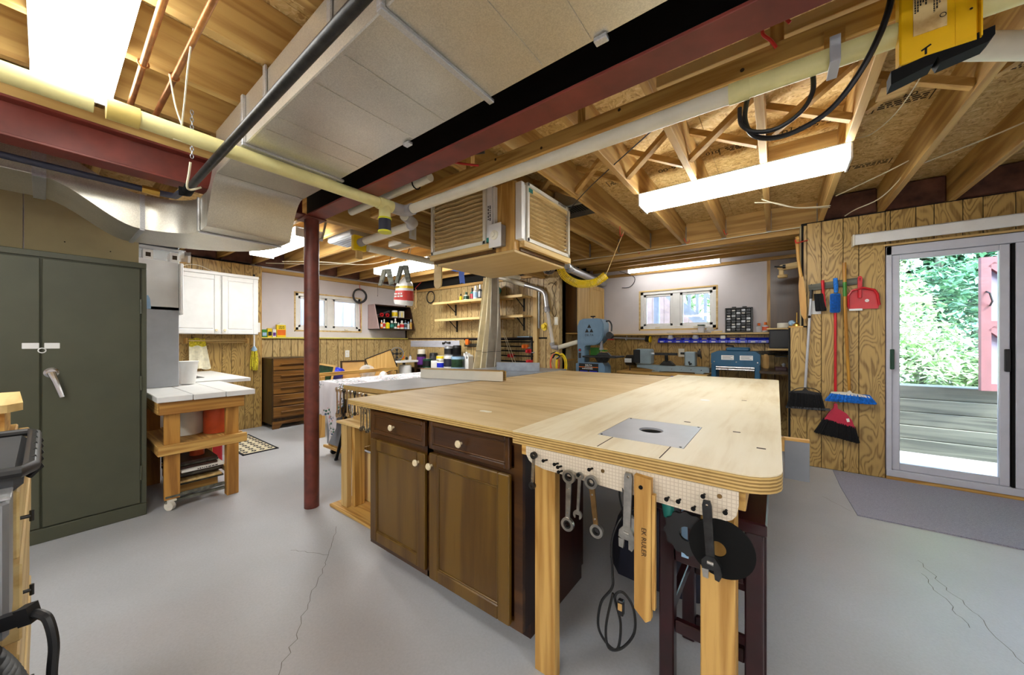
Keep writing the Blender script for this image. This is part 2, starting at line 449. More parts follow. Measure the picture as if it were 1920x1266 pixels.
# ---------------------------------------------------------------- mesh building
class MB:
    def __init__(s, T=None):
        s.v = []; s.f = []; s.T = T or Matrix.Identity(4)
    def add(s, vs, fs):
        o = len(s.v)
        s.v += [tuple(s.T @ Vector(p)) for p in vs]
        s.f += [tuple(i + o for i in f) for f in fs]
        return s
    def box(s, x0, x1, y0, y1, z0, z1, b=0.0):
        if x0 > x1: x0, x1 = x1, x0
        if y0 > y1: y0, y1 = y1, y0
        if z0 > z1: z0, z1 = z1, z0
        if b <= 0:
            vs = [(x, y, z) for x in (x0, x1) for y in (y0, y1) for z in (z0, z1)]
            fs = [(0, 1, 3, 2), (4, 6, 7, 5), (0, 4, 5, 1), (2, 3, 7, 6), (0, 2, 6, 4), (1, 5, 7, 3)]
            return s.add(vs, fs)
        lo = (x0, y0, z0); hi = (x1, y1, z1)
        b = min(b, 0.49 * min(x1 - x0, y1 - y0, z1 - z0))
        vs = []; idx = {}
        for cx in (0, 1):
            for cy in (0, 1):
                for cz in (0, 1):
                    c = (cx, cy, cz)
                    for a in range(3):
                        p = []
                        for k in range(3):
                            e = hi[k] if c[k] else lo[k]
                            if k != a: e += -b if c[k] else b
                            p.append(e)
                        idx[(c, a)] = len(vs); vs.append(tuple(p))
        fs = []
        for a in range(3):
            k, l = [i for i in range(3) if i != a]
            for sg in (0, 1):
                q = []
                for (u, w) in ((0, 0), (1, 0), (1, 1), (0, 1)):
                    c = [0, 0, 0]; c[a] = sg; c[k] = u; c[l] = w
                    q.append(idx[(tuple(c), a)])
                fs.append(q)
            for u in (0, 1):
                for w in (0, 1):
                    c0 = [0, 0, 0]; c1 = [0, 0, 0]
                    c0[a] = 0; c1[a] = 1
                    for c in (c0, c1): c[k] = u; c[l] = w
                    fs.append([idx[(tuple(c0), k)], idx[(tuple(c1), k)], idx[(tuple(c1), l)], idx[(tuple(c0), l)]])
        for cx in (0, 1):
            for cy in (0, 1):
                for cz in (0, 1):
                    fs.append([idx[((cx, cy, cz), a)] for a in range(3)])
        ctr = Vector([(lo[i] + hi[i]) / 2 for i in range(3)])
        out = []
        for f in fs:
            ps = [Vector(vs[i]) for i in f]
            n = (ps[1] - ps[0]).cross(ps[2] - ps[0])
            out.append(tuple(f) if n.dot(ps[0] - ctr) > 0 else tuple(reversed(f)))
        return s.add(vs, out)
    def bar(s, p, q, w, h, up=(0, 0, 1)):
        p = Vector(p); q = Vector(q); d = (q - p).normalized(); u = Vector(up)
        r = d.cross(u)
        if r.length < 1e-4: r = d.cross(Vector((1, 0, 0)))
        r.normalize(); u = r.cross(d).normalized()
        vs = []
        for c in (p, q):
            for a, b in ((-1, -1), (1, -1), (1, 1), (-1, 1)):
                vs.append(tuple(c + r * (a * w / 2) + u * (b * h / 2)))
        return s.add(vs, [(3, 2, 1, 0), (4, 5, 6, 7), (0, 1, 5, 4), (1, 2, 6, 5), (2, 3, 7, 6), (3, 0, 4, 7)])
    def tube(s, pts, r, n=10, closed=False):
        P = [Vector(p) for p in pts]; m = len(P)
        rr = r if isinstance(r, (list, tuple)) else [r] * m
        vs = []; prev = None
        for i in range(m):
            if closed: t = P[(i + 1) % m] - P[i - 1]
            else: t = P[min(i + 1, m - 1)] - P[max(i - 1, 0)]
            t.normalize()
            if prev is None:
                a = Vector((0, 0, 1)) if abs(t.z) < 0.9 else Vector((1, 0, 0))
                u = t.cross(a).normalized()
            else:
                u = (prev - t * prev.dot(t)).normalized()
            prev = u; w = t.cross(u)
            for k in range(n):
                an = 2 * PI * k / n
                vs.append(tuple(P[i] + (u * math.cos(an) + w * math.sin(an)) * rr[i]))
        fs = []
        for i in range(m if closed else m - 1):
            j = (i + 1) % m
            for k in range(n):
                fs.append((i * n + k, i * n + (k + 1) % n, j * n + (k + 1) % n, j * n + k))
        if not closed:
            fs.append(tuple(reversed(range(n)))); fs.append(tuple((m - 1) * n + k for k in range(n)))
        return s.add(vs, fs)
    def lathe(s, prof, n=16, M=None):
        M = M or Matrix.Identity(4)
        vs = []; fs = []
        for (r, z) in prof:
            for k in range(n):
                a = 2 * PI * k / n
                vs.append(tuple(M @ Vector((r * math.cos(a), r * math.sin(a), z))))
        for i in range(len(prof) - 1):
            for k in range(n):
                fs.append((i * n + k, i * n + (k + 1) % n, (i + 1) * n + (k + 1) % n, (i + 1) * n + k))
        fs.append(tuple(reversed(range(n)))); fs.append(tuple((len(prof) - 1) * n + k for k in range(n)))
        return s.add(vs, fs)
    def prism(s, poly, h, M=None, hole=None):
        # poly in local XY (counter-clockwise), extruded from z=0 to h; hole = a polygon with as many points
        M = M or Matrix.Identity(4); n = len(poly)
        A = [tuple(M @ Vector((x, y, 0))) for x, y in poly]; B = [tuple(M @ Vector((x, y, h))) for x, y in poly]
        if hole is None:
            fs = [tuple(reversed(range(n))), tuple(range(n, 2 * n))]
            fs += [(i, (i + 1) % n, n + (i + 1) % n, n + i) for i in range(n)]
            return s.add(A + B, fs)
        Cc = [tuple(M @ Vector((x, y, 0))) for x, y in hole]; D = [tuple(M @ Vector((x, y, h))) for x, y in hole]
        fs = []
        for i in range(n):
            j = (i + 1) % n
            fs += [(i, j, n + j, n + i), (2 * n + j, 2 * n + i, 3 * n + i, 3 * n + j), (n + i, n + j, 3 * n + j, 3 * n + i), (j, i, 2 * n + i, 2 * n + j)]
        return s.add(A + B + Cc + D, fs)
    def sweep(s, st, caps=True):
        # st: list of stations, each four corner points in order
        vs = []; fs = []
        for q in st: vs += [tuple(p) for p in q]
        n = len(st[0])
        for i in range(len(st) - 1):
            for k in range(n):
                fs.append((i * n + k, i * n + (k + 1) % n, (i + 1) * n + (k + 1) % n, (i + 1) * n + k))
        if caps:
            fs.append(tuple(reversed(range(n)))); fs.append(tuple((len(st) - 1) * n + k for k in range(n)))
        return s.add(vs, fs)
    def grid(s, rows):
        n = len(rows[0]); vs = [tuple(p) for r in rows for p in r]; fs = []
        for i in range(len(rows) - 1):
            for k in range(n - 1):
                fs.append((i * n + k, i * n + k + 1, (i + 1) * n + k + 1, (i + 1) * n + k))
        return s.add(vs, fs)

def bx(x0, x1, y0, y1, z0, z1, b=0.0): return MB().box(x0, x1, y0, y1, z0, z1, b)

def wloc(o):
    v = Vector(o.location)
    while o.parent is not None:
        o = o.parent; v = v + Vector(o.location)
    return v

def obj(name, mb, mat, parent=None, smooth=True, label=None):
    me = bpy.data.meshes.new(name)
    off = wloc(parent) if parent is not None else Vector((0, 0, 0))
    me.from_pydata([tuple(Vector(p) - off) for p in mb.v], [], mb.f)
    me.validate()
    bm = bmesh.new(); bm.from_mesh(me)
    bmesh.ops.recalc_face_normals(bm, faces=bm.faces)
    bm.to_mesh(me); bm.free()
    if smooth:
        for p in me.polygons: p.use_smooth = True
        me.set_sharp_from_angle(angle=0.55)
    me.materials.append(MATS[mat])
    o = bpy.data.objects.new(name, me); COL.objects.link(o)
    if parent is not None: o.parent = parent
    if label: o['label'] = label
    return o

def thing(name, label, cat, loc=(0, 0, 0), group=None):
    o = bpy.data.objects.new(name, None); COL.objects.link(o)
    o.empty_display_size = 0.05
    o.location = loc; o['label'] = label; o['category'] = cat
    if group: o['group'] = group
    return o

def tag(o, label, cat, group=None):
    o['label'] = label; o['category'] = cat
    if group: o['group'] = group
    return o

def struct(name, mb, mat, parent=None):
    o = obj(name, mb, mat, parent, smooth=False)
    if parent is None: o['kind'] = 'structure'
    return o

def dup(root, loc, rotz=0.0, label=None, group=None, mats=None):
    r = root.copy(); COL.objects.link(r); r.location = loc; r.rotation_euler = (0, 0, rotz)
    if label: r['label'] = label
    if group: r['group'] = group
    for ch in list(root.children):
        c = ch.copy(); COL.objects.link(c); c.parent = r
        for g in list(ch.children):
            d = g.copy(); COL.objects.link(d); d.parent = c
    return r

def text(parent, s, size, M, mat, name='lettering', align='CENTER', ext=0.0004):
    cu = bpy.data.curves.new('lettering_curve', 'FONT')
    cu.body = s; cu.size = size; cu.align_x = align; cu.align_y = 'CENTER'; cu.extrude = ext
    to = bpy.data.objects.new('lettering_curve', cu)
    COL.objects.link(to)
    dg = bpy.context.evaluated_depsgraph_get()
    me = bpy.data.meshes.new_from_object(to.evaluated_get(dg))
    bpy.data.objects.remove(to)
    off = Matrix.Translation(-wloc(parent))
    me.transform(off @ M)
    me.materials.clear(); me.materials.append(MATS[mat])
    o = bpy.data.objects.new(name, me); COL.objects.link(o); o.parent = parent
    return o

def frame(o, xd, yd):
    # matrix whose local x runs along xd and local y along yd, origin o
    x = Vector(xd).normalized(); y = Vector(yd); y = (y - x * y.dot(x)).normalized(); z = x.cross(y)
    return Matrix(((x.x, y.x, z.x, o[0]), (x.y, y.y, z.y, o[1]), (x.z, y.z, z.z, o[2]), (0, 0, 0, 1)))

def arc(c, r, a0, a1, n, plane='xz'):
    out = []
    for i in range(n + 1):
        a = a0 + (a1 - a0) * i / n
        u, w = r * math.cos(a), r * math.sin(a)
        out.append({'xz': (c[0] + u, c[1], c[2] + w), 'yz': (c[0], c[1] + u, c[2] + w), 'xy': (c[0] + u, c[1] + w, c[2])}[plane])
    return out

def circ(r, n, cx=0, cy=0, a0=0): return [(cx + r * math.cos(a0 + 2 * PI * k / n), cy + r * math.sin(a0 + 2 * PI * k / n)) for k in range(n)]

def smoothpath(pts, n=6):
    P = [Vector(p) for p in pts]; out = []
    for i in range(len(P) - 1):
        p0 = P[max(i - 1, 0)]; p1 = P[i]; p2 = P[i + 1]; p3 = P[min(i + 2, len(P) - 1)]
        for k in range(n):
            t = k / n
            out.append(tuple(0.5 * ((2 * p1) + (p2 - p0) * t + (2 * p0 - 5 * p1 + 4 * p2 - p3) * t * t + (3 * p1 - p0 - 3 * p2 + p3) * t ** 3)))
    out.append(tuple(P[-1]))
    return out

def marks(parent, M, w, h, rows, mat, seed=1, d=0.0006, name='print_lines'):
    """small print too fine to read: rows of short dashes in the local XY plane of M"""
    rr = random.Random(seed); m = MB(M); rh = h / rows
    for j in range(rows):
        x = -w / 2; y = h / 2 - (j + .5) * rh; end = w / 2 * (1 - rr.uniform(0, .5))
        while x < end:
            l = min(rr.uniform(.4, 1.6) * rh, w / 2 - x); m.box(x, x + l, y - rh * .3, y + rh * .3, 0, d); x += l + rh * .35
    o = obj(name, m, mat, parent, smooth=False); o['kind'] = 'stuff'
    return o

# ---------------------------------------------------------------- setting: floor, walls, ceiling
fl = struct('floor', bx(-6.6, 3.2, -2.7, 5.8, -0.15, 0.0), 'painted_concrete')
def crack(pts, w=0.0022):
    m = MB()
    for (x0, y0), (x1, y1) in zip(pts[:-1], pts[1:]):
        d = Vector((x1 - x0, y1 - y0)); n = Vector((-d.y, d.x)).normalized() * w * 0.5
        m.add([(x0 - n.x, y0 - n.y, 0.0006), (x1 - n.x, y1 - n.y, 0.0006), (x1 + n.x, y1 + n.y, 0.0006), (x0 + n.x, y0 + n.y, 0.0006)], [(0, 1, 2, 3)])
    o = obj('crack', m, 'crack_line', fl, smooth=False); o['kind'] = 'stuff'
def wander(a, b, n, amp):
    out = []
    for i in range(n + 1):
        t = i / n; k = 0 if i in (0, n) else amp
        out.append((a[0] + (b[0] - a[0]) * t + R.uniform(-k, k), a[1] + (b[1] - a[1]) * t + R.uniform(-k, k)))
    return out
crack(wander((-1.35, 0.45), (-2.03, 0.97), 26, 0.012)); crack(wander((-2.03, 0.97), (-2.3, 1.15), 8, 0.008)); crack(wander((-2.03, 0.97), (-2.25, 0.86), 8, 0.008))
crack(wander((0.62, 2.9), (0.78, 2.05), 26, 0.012)); crack(wander((0.78, 2.05), (0.86, 1.7), 12, 0.01)); crack(wander((0.6, 2.75), (0.65, 2.35), 14, 0.01))
crack(wander((0.28, 3.65), (0.42, 3.45), 8, 0.008))
# entrance carpet by the sliding door
m = MB().prism([(0.416, 4.43), (0.42, 3.95), (0.445, 3.39), (1.2, 3.41), (2.3, 3.44), (2.3, 4.43)], 0.008, Matrix.Translation((0, 0, 0.0005)))
tag(obj('entrance_carpet', m, 'grey_carpet', smooth=False), 'grey ribbed carpet runner lying before the sliding glass door', 'carpet')

def planks(wall, axis, at, face, a0, a1, z0, z1, cuts=None, mat='oak_panel', seed=1):
    """panelling strips on a wall: axis = the direction they follow each other, at = wall face, face = +1/-1 towards the room"""
    rr = random.Random(seed)
    if cuts is None:
        cuts = [a0]; pat = [0.10, 0.15, 0.10, 0.15, 0.05, 0.15, 0.10, 0.20]; i = seed
        while cuts[-1] < a1 - 0.04:
            cuts.append(min(a1, cuts[-1] + pat[i % len(pat)] * rr.uniform(0.95, 1.05))); i += 1
    for c0, c1 in zip(cuts[:-1], cuts[1:]):
        t = at + face * 0.006; g = 0.0034 if mat.endswith('far') else 0.0022
        if axis == 'x': mb = bx(c0 + g, c1 - g, at, t, z0, z1, 0.0015)
        else: mb = bx(at, t, c0 + g, c1 - g, z0, z1, 0.0015)
        obj('plank', mb, mat, wall, smooth=False)

YD = 4.47
# door wall: panelling on both sides of and above the sliding door
wr = struct('wall_right', MB().box(0.19, 0.764, YD, YD + 0.11, 0.0, 2.36).box(0.764, 2.4, YD, YD + 0.11, 2.045, 2.36).box(2.4, 3.2, YD, YD + 0.11, 0.0, 2.36).box(0.095, 0.19, YD, YD + 0.3, 0.0, 1.34), 'dark_void')
planks(wr, 'x', YD, -1, 0, 0, 0.004, 2.35, [0.232, 0.338, 0.491, 0.595, 0.764])
planks(wr, 'x', YD, -1, 0, 0, 0.004, 1.345, [0.105, 0.232])
planks(wr, 'x', YD, -1, 0, 0, 1.36, 2.335, [0.205, 0.232])
planks(wr, 'x', YD, -1, 0, 0, 2.06, 2.352, [0.764, 0.794, 0.945, 1.047, 1.2, 1.302, 1.458, 1.56, 1.71, 1.81, 1.96, 2.06, 2.21, 2.4])
planks(wr, 'x', YD, -1, 2.4, 3.2, 0.004, 2.352, None, 'oak_panel', 3)
obj('end_board', bx(0.18, 0.1895, YD - .004, YD + 0.11, 1.362, 2.34), 'tan_board', wr, smooth=False)
obj('ledge', bx(0.09, 0.205, YD - 0.01, 4.78, 1.345, 1.36, 0.003), 'pine_x', wr)
struct('wall_far_right', bx(3.2, 3.3, -2.7, 4.6, 0, 2.6), 'drywall')
struct('wall_front', bx(-6.6, 3.3, -2.8, -2.7, 0, 2.6), 'drywall')

# bay with the white upper wall, the window and the machine bench
YW = 5.70
wb = struct('wall_back', MB().box(-2.7, 0.6, YW, YW + 0.12, 0, 1.30).box(-2.7, -1.735, YW, YW + 0.12, 1.30, 2.6).box(-0.68, 0.6, YW, YW + 0.12, 1.30, 2.6).box(-1.735, -0.68, YW, YW + 0.12, 1.985, 2.6).box(-1.735, -0.68, YW, YW + 0.12, 1.30, 1.395), 'drywall')
obj('wallboard', MB().box(-2.59, -1.735, YW - 0.012, YW, 1.33, 2.26).box(-0.68, -0.1, YW - 0.012, YW, 1.33, 2.26).box(-1.735, -0.68, YW - 0.012, YW, 1.985, 2.26).box(-1.735, -0.68, YW - 0.012, YW, 1.33, 1.395), 'drywall', wb, smooth=False)
planks(wb, 'x', YW - 0.02, -1, -2.59, 0.2, 0.0, 1.30, None, 'oak_panel', 5)
obj('backing', bx(-2.59, 0.4, YW - 0.0195, YW, 0.0, 1.30), 'dark_void', wb, smooth=False)
obj('ledge', bx(-2.59, 0.2, YW - 0.16, YW - 0.012, 1.302, 1.325, 0.003), 'pale_x', wb)
obj('trim_board', bx(-0.105, -0.07, YW - 0.03, YW - 0.012, 1.33, 2.26), 'pine_z', wb, smooth=False)
obj('brown_panel', bx(-0.07, 0.45, YW - 0.03, YW - 0.012, 1.36, 2.3), 'dark_ply', wb, smooth=False)
obj('top_plate', bx(-2.59, 0.4, YW - 0.06, YW, 2.26, 2.30), 'joist_x', wb, smooth=False)
struct('wall_bay_right', bx(0.4, 0.5, YD + 0.11, 5.8, 0, 2.6), 'insulation')
wj = struct('wall_bay_left', bx(-2.76, -2.60, YD + 0.1, 5.8, 0, 2.6), 'dark_void')
planks(wj, 'y', -2.60, 1, YD + 0.01, YW, 0, 2.2, None, 'oak_panel_far', 2)

# shelf wall
YS = 4.47
ws = struct('wall_shelves', bx(-6.2, -2.46, YS, YS + 0.1, 0, 2.6), 'dark_void')
planks(ws, 'x', YS, -1, -6.05, -2.50, 1.27, 2.17, None, 'oak_panel_far', 4)
planks(ws, 'x', YS, -1, -6.05, -2.50, 0.0, 1.245, None, 'oak_panel_far', 6)
obj('rail_board', bx(-6.04, -2.95, YS - 0.016, YS, 1.247, 1.268), 'dark_shelf', ws, smooth=False)
obj('post_strip', bx(-2.93, -2.86, YS - 0.05, YS, 0.0, 2.05), 'pale_z', ws, smooth=False)
obj('steel_strip', bx(-2.855, -2.83, YS - 0.03, YS, 1.4, 2.0), 'grey_metal', ws, smooth=False)
obj('boxed_column', bx(-2.66, -2.46, YS - 0.09, YS + 0.1, 0.0, 2.2, 0.004), 'oak_panel_far', ws, smooth=False)
obj('plate_board', bx(-6.1, -2.46, YS - 0.03, YS + 0.02, 2.175, 2.22), 'joist_x', ws, smooth=False)

# left wall: white upper part with the window, panelled wainscot under a yellow ledge
XL = -6.10
w1 = struct('wall_left', MB().box(XL - 0.12, XL, 1.8, 4.6, 0, 1.27).box(XL - 0.12, XL, 1.8, 2.40, 1.27, 2.6).box(XL - 0.12, XL, 3.50, 4.6, 1.27, 2.6).box(XL - 0.12, XL, 2.40, 3.50, 1.985, 2.6).box(XL - 0.12, XL, 2.40, 3.50, 1.27, 1.385), 'drywall')
planks(w1, 'y', -6.04, 1, 1.87, 4.46, 0, 1.25, None, 'oak_panel_far', 7)
obj('backing', bx(XL, -6.041, 1.87, 4.46, 0, 1.25), 'dark_void', w1, smooth=False)
obj('ledge', bx(XL, -5.99, 1.87, 4.46, 1.252, 1.272, 0.003), 'ledge_yellow', w1)
obj('top_plate', bx(XL, XL + 0.05, 1.87, 4.46, 2.235, 2.29), 'joist_y', w1, smooth=False)
struct('wall_rear_left', bx(-6.3, -6.2, -2.8, 1.9, 0, 2.63), 'drywall')
# laundry nook wall with the white cabinets
w2 = struct('wall_nook', bx(-6.1, -5.857, 0.3, 1.86, 0, 2.27), 'dark_void')
planks(w2, 'y', -5.857, 1, 0.42, 1.86, 0.0, 2.265, None, 'oak_panel', 8)
obj('end_board', bx(-6.1, -5.85, 1.857, 1.866, 0, 2.268), 'pine_z', w2, smooth=False)
# closet block behind the steel cabinet, faced with tan board
w3 = struct('wall_closet', bx(-6.1, -3.962, -2.7, 0.44, 0, 2.32), 'drywall')
obj('tan_board', bx(-3.961, -3.952, -0.075, 0.445, 0.0, 2.32), 'tan_board', w3, smooth=False)
obj('tan_board', bx(-3.961, -3.952, -1.3, -0.081, 0.0, 2.32), 'tan_board', w3, smooth=False)
for y, z in ((0.09, 1.90), (0.30, 1.875), (-0.2, 1.9)):
    obj('screw', MB().lathe([(0.004, 0), (0.004, 0.002)], 8, frame((-3.952, y, z), (0, 1, 0), (0, 0, 1))), 'near_black', w3)

# ceiling: sheets of OSB over the joists
ce = struct('ceiling', MB().box(-6.6, 3.3, -2.8, 4.75, 2.63, 2.75).box(-6.6, 0.62, 4.75, 5.9, 2.63, 2.75), 'dark_void')
xs = [-6.5 + 1.223 * i for i in range(9)]
for i, x in enumerate(xs):
    y = -2.75 - (1.2 if i % 2 else 0)
    while y < 5.8:
        ye = min(y + 2.437, 5.85 if x < 0.4 else 4.75)
        if ye > y + .05: obj('board_sheet', bx(x, min(x + 1.22, 3.28), max(y, -2.75), ye, 2.60, 2.63), 'osb', ce, smooth=False)
        y += 2.44
def stamp(s, size, o, xd, yd): text(ce, s, size, frame(o, xd, yd), 'stamp_ink', 'printed_stamp')
sd = 0
for s_, sz, x, y in (('[056-00', 0.075, -0.66, 3.03), ('[95-50 I [010', 0.075, 0.145, 2.96), ('010', 0.06, -0.38, 2.96), ('04', 0.06, .60, 2.93)):
    stamp(s_, sz, (x, y, 2.5985), (-1, -.04, 0), (-.04, 1, 0))
for x, y, w_, h_ in ((-1.06, 3.01, .24, .08), (-.22, 2.98, .2, .07), (.58, 2.99, .2, .07), (.95, 2.95, .2, .06), (-1.05, 3.85, .2, .07), (-.25, 3.8, .2, .06), (.12, 3.8, .2, .07), (.58, 3.9, .2, .07), (-1.88, .53, .24, .1)):
    sd += 1; F_ = frame((x, y, 2.599), (-1, -.04, 0), (0, 1, 0))
    marks(ce, F_, w_, h_, 3, 'stamp_ink', sd, name='printed_stamp')
    q = MB(F_).box(-w_ / 2 - .02, -w_ / 2 - .014, -h_ / 2 - .01, h_ / 2 + .02, 0, .0006).box(w_ / 2 + .014, w_ / 2 + .02, -h_ / 2 - .01, h_ / 2 + .02, 0, .0006).box(-w_ / 2 - .02, w_ / 2 + .02, -h_ / 2 - .012, -h_ / 2 - .008, 0, .0006)
    o_ = obj('printed_stamp', q, 'stamp_ink', ce, smooth=False); o_['kind'] = 'stuff'
J0 = None
joist_x = [-0.07 + 0.405 * k for k in range(-6, 9)]
for k, x in enumerate(joist_x):
    if J0 is None:
        J0 = obj('joist', bx(-0.019, 0.019, -2.69, 4.58, 2.36, 2.598, 0.002), 'joist_y', ce, smooth=False)
        J0.location = (x, 0, 0)
    else:
        j = J0.copy(); COL.objects.link(j); j.location = (x, 0, 0)
header = obj('header', bx(-2.44, 3.2, 4.585, 4.66, 2.36, 2.598, 0.002), 'joist_x', ce, smooth=False)
obj('sill_board', bx(-2.44, 0.4, 4.60, 4.72, 2.30, 2.355, 0.002), 'joist_x', ce, smooth=False)
# joist hangers
H0 = None
for x in joist_x[1:]:
    if H0 is None:
        mm = MB().box(-0.023, -0.0195, 4.54, 4.584, 2.38, 2.56).box(0.0195, 0.023, 4.54, 4.584, 2.38, 2.56).box(-0.023, 0.023, 4.54, 4.584, 2.355, 2.3585)
        H0 = obj('joist_hanger', mm, 'grey_metal', ce, smooth=False); H0.location = (x, 0, 0)
    else:
        j = H0.copy(); COL.objects.link(j); j.location = (x, 0, 0)
# crossed bridging between the joists
B0 = None; B1 = None
for x in joist_x[:-1]:
    if B0 is None:
        a, b = 0.0195, 0.3855
        B0 = obj('bridging', MB().bar((a, 2.52, 2.385), (b, 2.36, 2.578), 0.038, 0.036), 'joist_x', ce, smooth=False); B0.location = (x, 0, 0)
        B1 = obj('bridging', MB().bar((b, 2.56, 2.385), (a, 2.54, 2.578), 0.038, 0.036), 'joist_x', ce, smooth=False); B1.location = (x, 0, 0)
    else:
        for q in (B0, B1):
            j = q.copy(); COL.objects.link(j); j.location = (x, 0, 0)
obj('blocking', bx(-0.05, 0.315, 3.12, 3.15, 2.37, 2.598), 'joist_x', ce, smooth=False)
obj('blocking', bx(0.38, 0.48, 2.30, 2.42, 2.365, 2.40), 'joist_x', ce, smooth=False)
for a, b in zip(joist_x[7:-1], joist_x[8:]):
    obj('insulation', bx(a + 0.021, b - 0.021, 4.50, 4.58, 2.37, 2.59, 0.01), 'insulation', ce)
# bay ceiling boards
for y in (4.98, 5.24, 5.50):
    obj('joist', bx(-2.44, 0.4, y - 0.019, y + 0.019, 2.33, 2.598, 0.002), 'joist_x', ce, smooth=False)
# joists of the left part run the other way
K0 = None
for k in range(-9, 8):
    y = 1.42 + 0.405 * k
    if y > 4.4: continue
    if K0 is None:
        K0 = obj('joist', bx(-6.09, -2.83, -0.019, 0.019, 2.325, 2.598, 0.002), 'joist_x', ce, smooth=False)
        K0.location = (0, y, 0)
    else:
        j = K0.copy(); COL.objects.link(j); j.location = (0, y, 0)
for k in range(-1, 8):
    y = 1.42 + 0.405 * k
    if y + 0.38 > 4.45: continue
    obj('insulation', bx(-6.09, -6.0, y + 0.021, y + 0.384, 2.32, 2.58, 0.01), 'insulation', ce)
obj('header', bx(-2.825, -2.745, 1.26, 4.46, 2.14, 2.36, 0.003), 'joist_y', ce, smooth=False)
obj('header', bx(-2.825, -2.745, 1.26, 4.46, 2.365, 2.598, 0.003), 'joist_y', ce, smooth=False)

# windows
def window(name, axis, at, a0, a1, z0, z1, inward):
    """two-sash white vinyl window set in the wall opening; axis = wall direction"""
    def B(u0, u1, d0, d1, w0, w1, b=0.003):
        if axis == 'x': return bx(u0, u1, at + inward * d0, at + inward * d1, w0, w1, b)
        return bx(at + inward * d0, at + inward * d1, u0, u1, w0, w1, b)
    t = 0.045
    f = B(a0, a1, -0.09, -0.005, z0, z0 + t); 
    for q in (B(a0, a1, -0.09, -0.005, z1 - t, z1), B(a0, a0 + t, -0.09, -0.005, z0, z1), B(a1 - t, a1, -0.09, -0.005, z0, z1)):
        f.add(q.v, q.f)
    root = struct(name, f, 'white_plastic')
    mid = (a0 + a1) / 2
    obj('mullion', B(mid - 0.05, mid + 0.05, -0.09, -0.012, z0 + t, z1 - t), 'white_plastic', root)
    for u0, u1 in ((a0 + t, mid - 0.05), (mid + 0.05, a1 - t)):
        s = 0.038; sb = B(u0, u1, -0.08, -0.02, z0 + t, z0 + t + s)
        for q in (B(u0, u1, -0.08, -0.02, z1 - t - s, z1 - t), B(u0, u0 + s, -0.08, -0.02, z0 + t, z1 - t), B(u1 - s, u1, -0.08, -0.02, z0 + t, z1 - t)): sb.add(q.v, q.f)
        sash = obj('sash', sb, 'white_plastic', root)
        obj('pane', B(u0 + s, u1 - s, -0.055, -0.05, z0 + t + s, z1 - t - s, 0), 'window_glass', sash, smooth=False)
        um = (u0 + u1) / 2
        obj('crank', B(um - 0.03, um + 0.03, -0.005, 0.02, z0 + 0.012, z0 + 0.034), 'ivory_plastic', root)
    e = 0.022
    tb = B(a0 - e, a1 + e, -0.004, 0.006, z1, z1 + e, 0.002)
    for q in (B(a0 - e, a0, -0.004, 0.006, z0 - e, z1, 0.002), B(a1, a1 + e, -0.004, 0.006, z0 - e, z1, 0.002), B(a0 - e, a1 + e, -0.004, 0.006, z0 - e, z0, 0.002)): tb.add(q.v, q.f)
    obj('rough_edging', tb, 'pale_x', root, smooth=False)
    return root
window('window_1', 'y', XL, 2.405, 3.495, 1.39, 1.98, 1)
window('window_2', 'x', YW - 0.012, -1.73, -0.685, 1.40, 1.98, -1)

# sliding glass door
dx0, dx1 = 0.768, 2.39
fm = MB().box(dx0, dx0 + 0.035, YD - 0.012, YD + 0.12, 0.03, 2.04, 0.003).box(dx1 - 0.035, dx1, YD - 0.012, YD + 0.12, 0.03, 2.04, 0.003).box(dx0, dx1, YD - 0.012, YD + 0.12, 1.965, 2.04, 0.003).box(dx0, dx1, YD - 0.02, YD + 0.12, 0.03, 0.085, 0.003)
d1 = struct('door_1', fm, 'vinyl_frame')
obj('sill_gap', bx(dx0, dx1, YD - 0.012, YD + 0.1, 0.0, 0.029), 'pine_x', d1, smooth=False)
obj('head_strip', bx(0.75, 2.4, YD - 0.022, YD - 0.008, 2.045, 2.062, 0.002), 'pale_x', d1)
def panel(x0, x1, y0, y1, z0, z1, st, name, gl):
    fr = MB().box(x0, x0 + st, y0, y1, z0, z1, 0.004).box(x1 - st, x1, y0, y1, z0, z1, 0.004).box(x0 + st, x1 - st, y0, y1, z1 - 0.045, z1, 0.004).box(x0 + st, x1 - st, y0, y1, z0, z0 + 0.06, 0.004)
    p = obj(name, fr, 'vinyl_frame', d1)
    ym = (y0 + y1) / 2
    obj('pane', bx(x0 + st, x1 - st, ym - 0.003, ym + 0.003, z0 + 0.06, z1 - 0.045), gl, p, smooth=False)
    return p
p1 = panel(0.803, 1.435, YD + 0.005, YD + 0.04, 0.087, 1.963, 0.05, 'fixed_panel', 'door_glass')
p2 = panel(1.40, 2.36, YD + 0.06, YD + 0.095, 0.087, 1.963, 0.05, 'sliding_panel', 'door_glass')
obj('latch_plate', bx(0.79, 0.815, YD - 0.03, YD + 0.004, 0.965, 1.14, 0.004), 'dark_green', d1)
obj('door_handle', bx(1.405, 1.43, YD - 0.022, YD + 0.004, 0.975, 1.15, 0.004), 'black_plastic', d1)
obj('jamb', bx(1.44, 1.455, YD - 0.005, YD + 0.05, 0.087, 1.963), 'near_black', d1, smooth=False)
obj('jamb', bx(1.456, 1.50, YD - 0.014, YD + 0.055, 0.087, 1.963, 0.003), 'vinyl_frame', d1)
